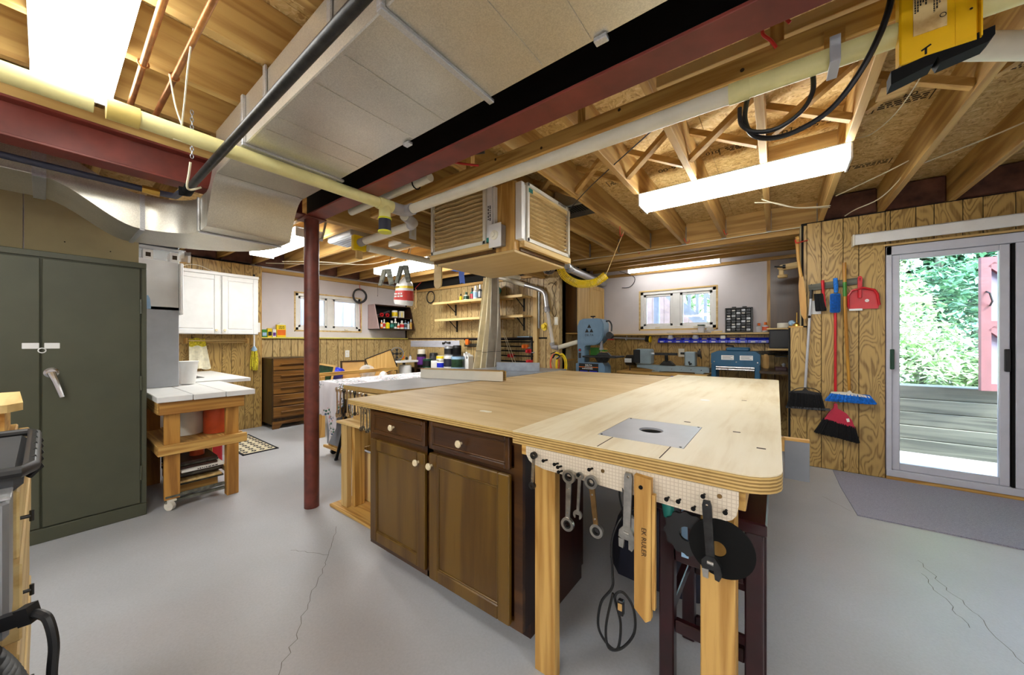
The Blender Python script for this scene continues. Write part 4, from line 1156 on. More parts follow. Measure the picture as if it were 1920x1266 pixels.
t = thing('black_disc', 'black round metal disc hanging on the pine leg', 'disc', (-0.13, 1.062, 0.68))
obj('disc', MB().prism(circ(0.076, 40, -0.117, 0.669), 0.004, frame((0, 1.066, 0), (1, 0, 0), (0, 0, 1)), circ(0.02, 40, -0.125, 0.665)), 'near_black', t)
t = thing('belt_guard', 'scalloped black plastic guard hanging behind the big adjustable wrench', 'guard', (-0.21, 1.075, 0.65))
sc = []
for k in range(48):
    r = 0.056 + (0.005 if k % 4 < 2 else 0)
    a = 2 * PI * k / 48; sc.append((-0.20 + r * math.cos(a), 0.675 + r * math.sin(a)))
obj('guard', MB().prism(sc, 0.01, frame((0, 1.082, 0), (1, 0, 0), (0, 0, 1)), [(-0.20 + 0.02 * math.cos(2 * PI * k / 48), 0.675 + 0.02 * math.sin(2 * PI * k / 48)) for k in range(48)]), 'black_plastic', t)
# router under the plate, its cord and plug
t = thing('router', 'black router hanging under the router plate', 'router', (-0.383, 1.39, 0.6))
obj('motor', MB().lathe([(0.05, 0.60), (0.062, 0.63), (0.062, 0.78), (0.075, 0.79), (0.075, 0.845), (0.0, 0.8455)], 20, Matrix.Translation((-0.383, 1.39, 0))), 'black_plastic', t)
obj('handle', MB().tube([(-0.47, 1.36, .72), (-0.52, 1.33, .74), (-0.53, 1.32, .78)], .02, 10).tube([(-0.30, 1.36, .72), (-0.25, 1.33, .74), (-0.24, 1.32, .78)], .02, 10), 'dark_grey_plastic', t)
cd = obj('cord', MB().tube(smoothpath([(-0.39, 1.33, 0.61), (-0.43, 1.22, 0.60), (-0.458, 1.19, 0.52), (-0.455, 1.185, 0.41), (-0.455, 1.18, 0.36), (-0.495, 1.18, 0.29), (-0.505, 1.18, 0.20), (-0.47, 1.18, 0.155), (-0.435, 1.18, 0.16), (-0.425, 1.18, 0.25), (-0.445, 1.18, 0.33), (-0.42, 1.185, 0.355), (-0.385, 1.185, 0.32), (-0.38, 1.185, 0.24), (-0.42, 1.18, 0.17), (-0.465, 1.175, 0.15), (-0.475, 1.175, 0.22), (-0.45, 1.175, 0.345)], 6), 0.0045, 7), 'black_plastic', t)
pl = obj('plug', bx(-0.432, -0.412, 1.165, 1.185, 0.285, 0.335, 0.003), 'black_plastic', t)
obj('plug_face', bx(-0.429, -0.415, 1.163, 1.1652, 0.305, 0.328), 'tan_plastic', pl)
t = thing('blue_rag', 'crumpled blue rag hanging under the birch worktop', 'rag', (-0.45, 1.33, 0.6))
rows = [[(-0.56 + 0.035 * i + R.uniform(-.008, .008), 1.62 + 0.02 * math.sin(i * 2.1 + j) + R.uniform(-.01, .01), 0.70 - 0.03 * j - 0.01 * ((i * j) % 3)) for i in range(7)] for j in range(5)]
rg = MB().grid(rows); rg.grid([[(p[0], p[1] + .004, p[2]) for p in r] for r in rows])
obj('cloth', rg, 'blue_plastic', t)
obj('pin', MB().tube([(-0.52, 1.63, 0.69), (-0.52, 1.63, 0.826)], .002, 6), 'dark_steel', t)
t = thing('goggles', 'clear safety goggles hanging behind the shiny adjustable wrench', 'goggles', (-0.36, 1.10, 0.62))
obj('lens', MB().prism(rrect(-0.385, -0.335, 0.595, 0.665, (.02, .02, .02, .02)), 0.02, frame((0, 1.11, 0), (1, 0, 0), (0, 0, 1))), 'clear_plastic', t)
obj('strap', MB().tube(smoothpath([(-0.383, 1.10, .65), (-0.40, 1.10, .72), (-0.385, 1.075, .775), (-0.365, 1.06, .72), (-0.337, 1.10, .65)], 5), .003, 6), 'black_plastic', t)
# dark mahogany stand below the birch top, with drill and boxes on it
t = thing('mahogany_stand', 'dark mahogany stool stand below the birch worktop', 'stand', (-0.2, 1.35, 0))
obj('seat_board', bx(-0.315, -0.022, 1.20, 1.62, 0.665, 0.70, 0.004), 'mahogany', t)
for xx, yy in ((-0.31, 1.215), (-0.075, 1.215), (-0.31, 1.565), (-0.075, 1.565)):
    obj('leg', bx(xx, xx + 0.045, yy, yy + 0.045, 0.001, 0.664, 0.004), 'mahogany', t)
for zz in (0.06, 0.27, 0.50):
    obj('rail', bx(-0.264, -0.076, 1.225, 1.248, zz, zz + 0.04, 0.003), 'mahogany', t)
    obj('rail', bx(-0.264, -0.076, 1.58, 1.60, zz, zz + 0.04, 0.003), 'mahogany', t)
for zz in (0.30, 0.52):
    obj('rail', bx(-0.065, -0.04, 1.262, 1.563, zz, zz + 0.04, 0.003), 'mahogany', t)
    obj('rail', bx(-0.30, -0.275, 1.262, 1.563, zz, zz + 0.04, 0.003), 'mahogany', t)
t = thing('power_drill', 'teal power drill with red switch hanging in the shade under the birch worktop', 'drill', (-0.25, 1.10, 0.72))
obj('body', MB().tube([(-0.262, 1.1, .775), (-0.255, 1.10, .745), (-0.25, 1.10, .70)], [.012, .020, .018], 12), 'teal_plastic', t)
obj('grip', bx(-0.243, -0.225, 1.09, 1.11, 0.70, 0.765, 0.005), 'dark_grey_plastic', t)
obj('switch', bx(-0.224, -0.215, 1.09, 1.105, 0.73, 0.76, 0.003), 'red_plastic', t)
t = thing('hand_saw', 'narrow pinkish metal saw blade hanging in the shade behind the push stick', 'saw', (-0.22, 1.11, 0.7))
obj('blade', MB().prism([(-0.222, 0.735), (-0.222, 0.585), (-0.203, 0.585), (-0.208, 0.735)], 0.002, frame((0, 1.115, 0), (1, 0, 0), (0, 0, 1))), 'pale_blue', t)
obj('grip', bx(-0.226, -0.204, 1.105, 1.125, 0.735, 0.785, 0.004), 'red_plastic', t)
t = thing('grey_panel', 'grey painted board leaning against the far side of the birch worktop', 'board', (0.04, 1.68, 0.7))
obj('board', bx(0.022, 0.094, 1.66, 1.672, 0.70, 0.842, 0.001), 'grey_board', t)
obj('batten', bx(0.018, 0.094, 1.655, 1.678, 0.8425, 0.852, 0.001), 'pine_x', t)
obj('bracket', bx(0.0125, 0.022, 1.655, 1.68, 0.80, 0.85), 'pine_z', t)
t = thing('shop_rag', 'dark folded tarpaulin lying on the floor behind the stand', 'tarpaulin', (-0.5, 1.9, 0))
def blob(cx, cy, rx, ry, h, seed, n=14, m=6):
    rr = random.Random(seed); rows = []
    for j in range(m + 1):
        a = (PI / 2) * j / m; row = []
        for i in range(n + 1):
            b = 2 * PI * (i % n) / n; k = 1 + 0.12 * math.sin(3 * b + seed) + 0.06 * math.sin(7 * b + 2 * seed)
            row.append((cx + rx * k * math.cos(a) * math.cos(b), cy + ry * k * math.cos(a) * math.sin(b), 0.002 + h * math.sin(a) * (1 + 0.05 * math.sin(5 * b + j))))
        rows.append(row)
    return MB().grid(rows)
obj('cover', blob(-0.47, 2.05, 0.28, 0.3, 0.45, 3), 'navy', t)

# outfeed extension with the wrench rail and its pine frame
t = thing('outfeed_table', 'grey laminate topped outfeed table with pine frame next to the tan worktop', 'table', (-2.4, 2.0, 0))
obj('top_board', MB().prism([(-2.66, 1.385), (-2.10, 1.42), (-2.03, 1.75), (-2.03, 2.41), (-2.66, 2.41)], 0.03, Matrix.Translation((0, 0, 0.842))), 'ply_edge', t)
obj('laminate', MB().prism([(-2.655, 1.39), (-2.105, 1.425), (-2.035, 1.75), (-2.035, 2.405), (-2.655, 2.405)], 0.002, Matrix.Translation((0, 0, 0.8721))), 'laminate', t)
obj('apron', bx(-2.60, -2.03, 1.43, 1.45, 0.64, 0.841, 0.002), 'pale_x', t)
obj('lower_shelf', bx(-2.56, -1.90, 1.28, 1.42, 0.618, 0.634, 0.002), 'pale_x', t)
obj('tool_rail', bx(-2.64, -2.03, 1.368, 1.382, 0.775, 0.840, 0.002), 'pale_x', t)
obj('back_board', bx(-2.52, -1.85, 1.385, 1.40, 0.634, 0.774, 0.002), 'pale_x', t)
obj('low_rail', bx(-2.18, -1.85, 1.25, 1.265, 0.75, 0.80, 0.002), 'pale_x', t)
obj('rail_end', bx(-1.87, -1.85, 1.2655, 1.3845, 0.634, 0.80, 0.002), 'pale_y', t)
obj('leg', bx(-2.53, -2.455, 1.30, 1.34, 0.021, 0.617, 0.003), 'pale_z', t)
obj('leg', bx(-2.455, -2.42, 1.34, 1.42, 0.021, 0.617, 0.003), 'pine_z', t)
obj('leg', bx(-2.62, -2.54, 2.30, 2.38, 0.001, 0.841, 0.003), 'pale_z', t)
obj('base_board', bx(-2.62, -1.84, 1.26, 1.95, 0.001, 0.02, 0.003), 'pine_x', t)
obj('brace', MB().bar((-2.40, 1.44, 0.61), (-2.05, 1.44, 0.42), 0.02, 0.05), 'pale_x', t)
t = thing('offcut_bin', 'pale plywood offcut bin with dark inside standing in the pine frame', 'bin', (-2.4, 1.6, 0.02))
obj('panel', bx(-2.58, -2.20, 1.45, 1.465, 0.021, 0.38, 0.002), 'pale_z', t)
obj('panel', bx(-2.595, -2.581, 1.45, 1.85, 0.021, 0.38, 0.002), 'pine_z', t)
obj('panel', bx(-2.199, -2.185, 1.45, 1.85, 0.021, 0.38, 0.002), 'pale_z', t)
obj('panel', bx(-2.58, -2.20, 1.835, 1.85, 0.021, 0.38, 0.002), 'dark_void', t)
obj('steel_edge', bx(-2.59, -2.19, 1.447, 1.468, 0.381, 0.387), 'grey_metal', t)
# hanging wrench set: largest on the outside
for i in range(9):
    x = -2.685 + 0.05 * i
    L = 0.20 - 0.010 * i; r = 0.020 - 0.0009 * i
    combo_wrench(('largest', 'second', 'third', 'fourth', 'fifth', 'sixth', 'seventh', 'eighth', 'smallest')[i] + ' wrench in the size row on the outfeed table rail, counted from the red post', L, r, (x, 1.352, 0.842 - 0.001 * i), 0.03 * math.sin(i * 2.3), 'chrome' if i % 3 != 2 else 'dark_steel', 'wrenches on the outfeed rail', ringtop=False)
for i in range(4):
    combo_wrench(('first', 'second', 'third', 'last')[i] + ' of the low hung chrome wrenches toward the drawer of the brown cabinet', 0.145 - 0.012 * (i % 2), 0.015, (-2.15 + 0.033 * i, 1.238, 0.785), 0.05 * math.sin(i * 1.9), 'chrome', 'wrenches next to the brown cabinet', ringtop=True)
# rip fence lying on the tops
t = thing('rip_fence', 'white faced plywood rip fence lying across the grey outfeed table', 'fence', (-2.2, 2.2, 0.875))
A = Vector((-2.60, 2.07, 0)); Bp = Vector((-1.825, 2.29, 0)); dv = (Bp - A).normalized(); nv = Vector((-dv.y, dv.x, 0))
def fb(o0, o1, z0, z1, a=0.0, b=0.0):
    p = A + nv * ((o0 + o1) / 2) + dv * a; q = Bp + nv * ((o0 + o1) / 2) - dv * b; zc = (z0 + z1) / 2
    return MB().bar((p.x, p.y, zc), (q.x, q.y, zc), o1 - o0, z1 - z0)
obj('face_board', fb(0.0, 0.02, 0.876, 0.955), 'cream_laminate', t)
obj('back_board', fb(0.075, 0.093, 0.876, 0.955), 'ply_edge', t)
obj('filler', fb(0.021, 0.074, 0.885, 0.945, 0.02, 0.03), 'dark_void', t)
obj('top_board', fb(0.0, 0.093, 0.956, 0.962, 0, 0.02), 'ply_edge', t)
# table saw
t = thing('table_saw', 'cast iron table saw beyond the tan worktop with a steel fence plate', 'saw', (-2.4, 3.0, 0))
obj('table', MB().box(-2.95, -2.04, 2.42, 3.35, 0.835, 0.8745, 0.003), 'cast_iron', t)
obj('extension_wing', bx(-2.95, -2.03, 3.354, 3.80, 0.835, 0.8735, 0.003), 'cast_iron', t)
obj('cabinet', bx(-2.8, -2.15, 2.55, 3.3, 0.02, 0.834, 0.01), 'grey_metal', t)
obj('fence_plate', MB().bar((-2.55, 3.10, 0.925), (-2.10, 3.30, 0.925), 0.012, 0.095), 'cast_iron', t)
obj('slot', bx(-2.55, -2.53, 2.43, 3.34, 0.8747, 0.8752), 'dark_steel', t)
obj('throat_plate', MB().prism(rrect(-2.42, -2.33, 2.75, 3.05, (.04, .04, .04, .04)), .001, Matrix.Translation((0, 0, .8748))), 'chrome', t)

# cloth covered table further left
t = thing('side_table', 'long pine table beneath the floral cloth', 'table', (-3.2, 2.4, 0))
obj('top_board', bx(-3.82, -3.30, 1.76, 3.3, 0.765, 0.79, 0.002), 'pale_y', t)
for xx, yy in ((-3.80, 2.7), (-3.38, 2.7), (-3.80, 3.2), (-3.38, 3.2)): obj('leg', bx(xx, xx + .05, yy, yy + .05, 0.001, 0.764, 0.003), 'pine_z', t)
m = MB()
def cl(u, v):
    return None
rows = []
nx = 28
xsq = [-3.85 + 0.56 * i / nx for i in range(nx + 1)]
for z in (0.40, 0.47, 0.54, 0.62, 0.70, 0.78):
    t_ = (0.79 - z) / 0.39
    row = []
    for i, x in enumerate(xsq):
        hem = 0.44 - 0.02 * math.sin(9 * x) if x < -3.62 else 0.47 - 0.30 * max(0, 1 - abs(x + 3.55) / 0.13) + 0.9 * max(0, x + 3.46)
        zz = 0.793 - t_ * (0.793 - hem)
        row.append((x, 1.745 - 0.02 * t_ * (1 + math.sin(i * 0.9)) - 0.012 * t_, zz))
    rows.append(row)
rows.append([(x, 1.75, 0.794) for x in xsq]); 
for y in (2.1, 2.5, 2.9, 3.32): rows.append([(x, y, 0.7945) for x in xsq])
fc = tag(obj('floral_tablecloth', m.grid(rows), 'floral_cloth'), 'white tablecloth with flower print draped over the side table', 'tablecloth')
tri = MB().grid([[(-3.288, 1.76, .795), (-3.288, 2.0, .795), (-3.288, 2.4, .795), (-3.288, 3.0, .795)], [(-3.27, 1.75, .6), (-3.26, 2.0, .66), (-3.265, 2.4, .62), (-3.26, 3.0, .66)], [(-3.26, 1.78, .45), (-3.255, 2.0, .52), (-3.25, 2.4, .5), (-3.25, 3.0, .52)]])
obj('side_fall', tri, 'floral_cloth', fc)
t = thing('rolling_crate', 'plywood crate on casters with grey door under the floral table', 'crate', (-3.68, 2.0, 0))
obj('box', bx(-3.86, -3.50, 1.84, 2.5, 0.09, 0.70, 0.003), 'pine_z', t)
obj('grey_door', bx(-3.85, -3.55, 1.825, 1.839, 0.12, 0.68, 0.002), 'grey_board', t)
obj('base_strip', bx(-3.88, -3.47, 1.80, 1.8245, 0.08, 0.105, 0.002), 'pine_x', t)
for xx in (-3.80, -3.56): obj('caster', MB().lathe([(0.03, -.012), (0.03, .012)], 14, frame((xx, 1.87, 0.032), (0, 1, 0), (0, 0, 1))).box(xx - .018, xx + .018, 1.85, 1.89, 0.062, 0.09), 'black_plastic', t)
t = thing('folding_leg_stand', 'black splayed steel stand leg beside the rolling crate', 'stand', (-3.5, 1.8, 0))
obj('leg', MB().tube([(-3.58, 1.79, 0.008), (-3.38, 1.775, 0.40), (-3.33, 1.79, 0.745)], 0.014, 10), 'near_black', t)
obj('foot', MB().lathe([(.018, 0.001), (.018, .02)], 10, Matrix.Translation((-3.582, 1.79, 0))), 'black_plastic', t)

# ---------------------------------------------------------------- left side of the room
t = thing('steel_cabinet', 'tall dark green steel cabinet with two doors and a chrome handle', 'cabinet', (-3.74, 0.0, 0))
CX = -3.53
obj('body', bx(-3.94, CX - 0.001, -0.49, 0.435, 0.0, 1.752, 0.006), 'steel_green', t)
obj('frame_edge', MB().box(CX, CX + .012, -0.49, 0.435, 1.715, 1.752, .003).box(CX, CX + .012, -0.49, 0.435, 0.001, 0.085, .003).box(CX, CX + .012, 0.41, 0.435, 0.086, 1.714, .003).box(CX, CX + .012, -0.49, -0.465, 0.086, 1.714, .003), 'steel_green', t)
dr = obj('door', bx(CX + .001, CX + .014, -0.005, 0.404, 0.092, 1.708, 0.004), 'steel_green', t)
dl = obj('door', bx(CX + .001, CX + .014, -0.46, -0.011, 0.092, 1.708, 0.004), 'steel_green', t)
for z in (1.45, 0.92, 0.30): obj('hinge', MB().tube([(CX + .016, 0.407, z - .05), (CX + .016, 0.407, z + .05)], .006, 8), 'steel_green', t)
fx = frame((CX + .014, 0.03, 1.02), (0, 1, 0), (0, 0, 1))
hh = obj('handle', MB().lathe([(.03, 0), (.03, .006), (.02, .014), (.0, .0145)], 20, fx).tube([(CX + .03, 0.03, 1.02), (CX + .045, 0.045, 0.97), (CX + .05, 0.07, 0.87)], [.018, .014, .011], 10), 'chrome', dr)
obj('keyhole', MB().lathe([(.004, 0), (.004, .001)], 8, frame((CX + .0292, 0.026, 1.02), (0, 1, 0), (0, 0, 1))), 'near_black', hh)
obj('hasp', MB().box(CX + .0141, CX + .018, 0.004, 0.062, 1.165, 1.20, .002), 'white_plastic', dr)
obj('hasp', MB().box(CX + .0141, CX + .018, -0.075, -0.014, 1.165, 1.20, .002).tube(arc((CX + .022, -0.004, 1.155), .014, 0, 2 * PI, 12, 'yz'), .003, 6), 'white_plastic', dl)
# laundry bench of timber with three white planks
t = thing('timber_bench', 'rough timber bench on a caster with white painted plank top', 'bench', (-3.75, 0.75, 0))
for y0_, y1_, xx in ((0.468, 0.655, -3.395), (0.66, 0.845, -3.39), (0.85, 1.035, -3.385)):
    obj('plank', bx(-4.35, xx, y0_, y1_, 0.783, 0.823, 0.003), 'white_paint', t)
obj('apron', bx(-3.47, -3.43, 0.485, 0.975, 0.69, 0.782, 0.003), 'bench_x', t)
obj('side_rail', bx(-4.3, -3.472, 0.48, 0.515, 0.69, 0.782, 0.003), 'pine_x', t)
obj('side_rail', bx(-4.3, -3.472, 0.95, 0.985, 0.69, 0.782, 0.003), 'pine_x', t)
obj('leg', bx(-3.51, -3.471, 0.516, 0.60, 0.075, 0.7, 0.003), 'bench_z', t)
obj('leg', bx(-3.51, -3.471, 0.865, 0.949, 0.001, 0.7, 0.003), 'bench_z', t)
obj('leg', bx(-3.47, -3.44, 0.865, 0.94, 0.001, 0.40, 0.003), 'bench_z', t)
obj('leg', bx(-4.29, -4.2, 0.516, 0.60, 0.001, 0.7, 0.003), 'bench_z', t)
obj('leg', bx(-4.29, -4.2, 0.865, 0.949, 0.001, 0.7, 0.003), 'bench_z', t)
obj('rail', bx(-3.47, -3.435, 0.478, 0.995, 0.402, 0.472, 0.003), 'pine_y', t)
obj('rail', bx(-4.29, -3.471, 0.478, 0.514, 0.402, 0.472, 0.003), 'pine_x', t)
obj('rail', bx(-4.29, -3.511, 0.951, 0.985, 0.402, 0.472, 0.003), 'pine_x', t)
obj('rail', bx(-4.19, -3.511, 0.93, 0.948, 0.10, 0.15, 0.003), 'pale_x', t)
obj('shelf_board', bx(-4.29, -3.512, 0.516, 0.949, 0.445, 0.46, 0.002), 'pine_x', t)
for z in (0.05, 0.085): obj('low_slat', bx(-3.50, -3.47, 0.52, 0.86, z, z + .018, .002), 'weathered', t)
obj('caster', MB().lathe([(.032, -.012), (.032, .012)], 16, frame((-3.47, 0.545, .033), (0.8, 0.6, 0), (0, 0, 1))).box(-3.50, -3.46, .53, .58, .062, .075, .002), 'cream_laminate', t)
def can(name, label, cat, loc, r, h, mat, lid=None, band=None, group=None, n=20):
    t = thing(name, label, cat, loc, group); M = Matrix.Translation(loc)
    obj('body', MB().lathe([(r * .98, 0.001), (r, .004), (r, h - .004), (r * .97, h)], n, M), mat, t)
    if band: obj('label_band', MB().lathe([(r * 1.006, h * .2), (r * 1.006, h * .8)], n, M), band, t)
    if lid: obj('lid', MB().lathe([(r * .9, h + .0005), (r * .92, h + .008), (r * .8, h + .01)], n, M), lid, t)
    return t
can('paint_bucket', 'cream paint bucket with drips on the bench shelf', 'bucket', (-3.83, 0.70, 0.462), 0.105, 0.21, 'cream_laminate')
can('paint_bucket', 'orange bucket on the bench shelf next to the cream bucket', 'bucket', (-3.72, 0.865, 0.462), 0.085, 0.20, 'orange_paint')
t = thing('wood_offcut_stack', 'stack of dark boards lying low in the timber bench', 'boards', (-3.8, 0.72, 0.1))
for i, (z, x0_, w, mm) in enumerate(((0.13, -3.6, .30, 'weathered'), (0.155, -3.56, .28, 'pale_x'), (0.18, -3.62, .30, 'dark_shelf'), (0.20, -3.58, .27, 'weathered'), (0.222, -3.56, .29, 'dark_shelf'), (0.26, -3.55, .25, 'dark_shelf'), (0.278, -3.57, .26, 'weathered'), (0.298, -3.55, .25, 'dark_shelf'))):
    obj('board', bx(-4.19, x0_ + .03, 0.605 - .0 * i, 0.605 + w - .03, z, z + .016, .002), mm, t)
obj('side_bearer', bx(-4.19, -4.15, 0.61, 0.85, 0.06, 0.128), 'pine_y', t)
obj('side_bearer', bx(-3.66, -3.62, 0.61, 0.85, 0.06, 0.128), 'pine_y', t)
t = thing('printed_carton', 'flat white printed carton among the dark boards in the bench', 'box', (-3.5, 0.75, .24))
obj('carton', bx(-3.9, -3.49, 0.61, 0.86, 0.240, 0.258, .002), 'paper', t)
marks(t, frame((-3.4899, 0.76, 0.249), (0, 1, 0), (0, 0, 1)), .12, .012, 1, 'ink', 4)
t = can('paint_tin', 'small orange paint tin on the stacked boards', 'tin', (-3.66, 0.73, 0.316), 0.045, 0.06, 'orange_paint', 'chrome')
t = thing('red_box', 'dark red metal box standing on the floor behind the timber bench', 'box', (-4.5, 1.18, 0))
obj('body', bx(-4.55, -4.32, .96, 1.05, 0.001, 0.25, .004), 'crimson_plastic', t)
obj('door_panel', bx(-4.319, -4.31, .97, 1.04, 0.02, 0.23, .003), 'red_plastic', t)

# laundry counter with sink, grey splash board, white wall cabinets
t = thing('laundry_sink', 'white laundry counter with an inset sink by the panelled wall', 'sink', (-5.0, 0.85, 0))
obj('counter', MB().prism(rrect(-5.84, -4.37, 0.46, 1.30, (.01, .01, .02, .01), 7), 0.03, Matrix.Translation((0, 0, .80)), rrect(-5.45, -4.75, 0.62, 1.02, (.06,) * 4, 7)), 'white_paint', t)
obj('basin', MB().prism(rrect(-5.45, -4.75, 0.62, 1.02, (.06,) * 4, 7), .2, Matrix.Translation((0, 0, .62)), rrect(-5.43, -4.77, 0.64, 1.0, (.05,) * 4, 7)).box(-5.44, -4.76, .63, 1.01, .61, .62), 'grey_metal', t)
obj('cupboard', bx(-5.84, -4.7, 0.46, 1.26, 0.001, 0.60), 'white_paint', t)
t = thing('splash_board', 'tall grey painted board standing on the white bench planks', 'board', (-4.0, 0.60, .83))
obj('board', bx(-4.12, -4.10, 0.46, 0.70, 0.825, 1.50, .003), 'splash_grey', t)
obj('foot_batten', bx(-4.16, -4.122, 0.47, 0.69, 0.825, 0.86), 'pine_y', t)
t = thing('water_jug', 'white plastic bucket beside the grey splash board', 'bucket', (-4.20, 0.73, .832))
obj('body', MB().lathe([(.055, .0), (.075, .19), (.08, .19), (.08, .20), (.07, .2)], 18, Matrix.Translation((-4.22, 0.775, .832))), 'white_plastic', t)
t = thing('wall_cabinet', 'white two door wall cabinet on the panelled wall above the sink', 'cabinet', (-5.7, 1.3, 1.68))
obj('carcass', bx(-5.848, -5.57, 0.62, 1.735, 1.30, 2.07, .003), 'white_paint', t)
def wdoor(t, y0, y1, z0, z1, ky, x=-5.568):
    st = .055
    d = obj('door', MB().box(x, x + .02, y0, y0 + st, z0, z1, .004).box(x, x + .02, y1 - st, y1, z0, z1, .004).box(x, x + .02, y0 + st, y1 - st, z0, z0 + st, .004).box(x, x + .02, y0 + st, y1 - st, z1 - st, z1, .004), 'white_paint', t)
    obj('inner_panel', MB().box(x + .002, x + .017, y0 + st + .006, y1 - st - .006, z0 + st + .006, z1 - st - .006, .008).box(x + .002, x + .01, y0 + st, y1 - st, z0 + st, z1 - st), 'white_paint', d)
    if ky: obj('knob', MB().lathe([(.006, 0), (.006, .012), (.015, .018), (.013, .026), (0, .0265)], 14, frame((x + .02, ky, z0 + .045), (0, 1, 0), (0, 0, 1))), 'knob_cream', d)
wdoor(t, 0.86, 1.325, 1.302, 2.03, 1.285); wdoor(t, 1.345, 1.73, 1.302, 2.03, 1.37)
obj('cornice', bx(-5.848, -5.555, 0.62, 1.74, 2.035, 2.072, .004), 'white_paint', t)
t = thing('wall_cabinet', 'white wall cabinet seen from its side above the grey splash board', 'cabinet', (-4.4, .6, 1.6))
obj('carcass', bx(-5.3, -4.10, 0.445, 0.70, 1.47, 1.885, .003), 'white_paint', t)
obj('door', bx(-4.62, -4.095, 0.705, 0.728, 1.44, 1.88, .004), 'white_paint', t)
obj('edge_strip', bx(-4.094, -4.085, 0.70, 0.715, 1.45, 1.88, .002), 'white_paint', t)
t = thing('brush_cutout', 'green and white bottle sticker on the side of the white cabinet', 'sticker', (-4.09, .50, 1.52))
obj('print', MB().prism([(0.49, 1.475), (0.53, 1.475), (0.53, 1.50), (0.525, 1.56), (0.515, 1.585), (0.505, 1.585), (0.495, 1.56), (0.49, 1.50)], .001, frame((-4.0995, 0, 0), (0, 1, 0), (0, 0, 1))), 'pale_blue', t)
# things on top of the white side cabinet
for i, (z, x0_, x1_, m_, lb, nm) in enumerate(((1.97, -4.7, -4.12, 'clear_plastic', 'clear plastic tray lowest in the pile on the white cabinet', 'plastic_tray'), (2.0, -4.75, -4.14, 'dark_grey_plastic', 'dark grey tray on top of the clear tray', 'plastic_tray'), (2.035, -4.8, -4.2, 'white_plastic', 'white folded sheet topmost on the cabinet pile', 'folded_sheet'))):
    t = thing(nm, lb, 'tray' if i < 2 else 'sheet', (x1_ - .2, .58, z))
    obj('body', bx(x0_, x1_, 0.45, 0.74 - .03 * i, z, z + .028 + .01 * (i == 2), .01), m_, t)
    obj('rim', bx(x0_ - .004, x1_ + .006, 0.446, 0.748 - .03 * i, z + .02, z + .026, .003), m_, t)
for yy, lb in ((0.52, 'white carton block under the trays, steel cabinet side'), (0.68, 'white carton block under the trays, window side')):
    t = thing('carton', lb, 'box', (-4.2, yy, 1.887))
    obj('body', bx(-4.24, -4.14, yy - .03, yy + .03, 1.8865, 1.968, .002), 'paper', t)
    obj('mark', bx(-4.1398, -4.139, yy - .015, yy + .015, 1.91, 1.945), 'stamp_ink', t)
t = thing('foil_bag', 'crumpled clear bag hanging over the edge of the cabinet pile', 'bag', (-4.1, .74, 1.95))
obj('film', MB().grid([[(-4.12 + .01 * math.sin(i * 2 + j), .70 + .02 * i, 1.99 - .03 * j - .004 * (i % 2)) for i in range(5)] for j in range(4)]), 'clear_plastic', t)
t = thing('looped_flex', 'thin white flex looped on top of the two door cabinet', 'cord', (-5.6, 1.1, 2.075))
obj('cord', MB().tube(smoothpath([(-5.6, .95, 2.076), (-5.62, 1.05, 2.13), (-5.62, 1.15, 2.13), (-5.62, 1.25, 2.09), (-5.6, 1.32, 2.076)], 6), .004, 6), 'wire_white', t)
# towel rail, towel, yellow mop, light switch
t = thing('towel_dryer', 'wooden rail rack fixed under the white wall cabinet', 'rack', (-5.8, 1.35, 1.21))
for dz, dx in ((0.0, .0), (.022, .05), (.04, .0)): obj('rod', MB().tube([(-5.80 + dx, 1.06, 1.195 + dz), (-5.80 + dx, 1.66, 1.195 + dz)], .007, 8), 'pale_y', t)
obj('bracket', bx(-5.85, -5.73, 1.04, 1.06, 1.18, 1.25, .003), 'pine_z', t); obj('bracket', bx(-5.85, -5.73, 1.66, 1.68, 1.18, 1.25, .003), 'pine_z', t)
rows = []
for j in range(9):
    z = 1.245 - .385 * j / 8
    rows.append([(-5.775 + .014 * math.sin(i * 1.4 + .3 * j) * (1 if j else .2), 1.075 + (.15 + .06 * j / 8) * i / 9, z - .01 * math.sin(i * 1.1)) for i in range(10)])
tw = tag(obj('hand_towel', MB().grid(rows), 'towel'), 'cream hand towel with yellow trim hanging on the wooden rail', 'towel')
obj('yellow_trim', MB().grid([[(p[0] + .004, p[1], p[2]) for p in r] for r in rows[0:3]]), 'mop_yellow', tw)
t = thing('string_mop', 'yellow mop with a blue collar hanging beside the white cabinet', 'mop', (-5.80, 1.745, 1.1))
obj('handle', MB().tube([(-5.82, 1.765, 1.14), (-5.82, 1.765, 2.03)], .011, 10), 'white_plastic', t)
obj('grip', MB().tube([(-5.82, 1.765, 2.031), (-5.82, 1.765, 2.14)], .014, 10), 'black_plastic', t)
obj('collar', MB().lathe([(.03, 1.07), (.034, 1.10), (.012, 1.14)], 14, Matrix.Translation((-5.815, 1.765, 0))), 'pale_blue', t)
mm = MB()
for k in range(26):
    a = R.uniform(0, 2 * PI); r = R.uniform(.005, .03)
    x_, y_ = -5.81 + r * math.cos(a) * .9, 1.765 + r * math.sin(a)
    mm.tube([(x_, y_, 1.075), (-5.81 + (x_ + 5.81) * 1.5, 1.765 + (y_ - 1.765) * 1.6, .95), (-5.81 + (x_ + 5.81) * 1.3, 1.765 + (y_ - 1.765) * 1.4 + R.uniform(-.01, .01), R.uniform(.80, .86))], .006, 5)
sm = obj('strands', mm, 'mop_yellow', t); sm['kind'] = 'stuff'
t = thing('light_switch', 'white switch box beside the two door white cabinet', 'switch', (-5.84, 1.80, 1.40))
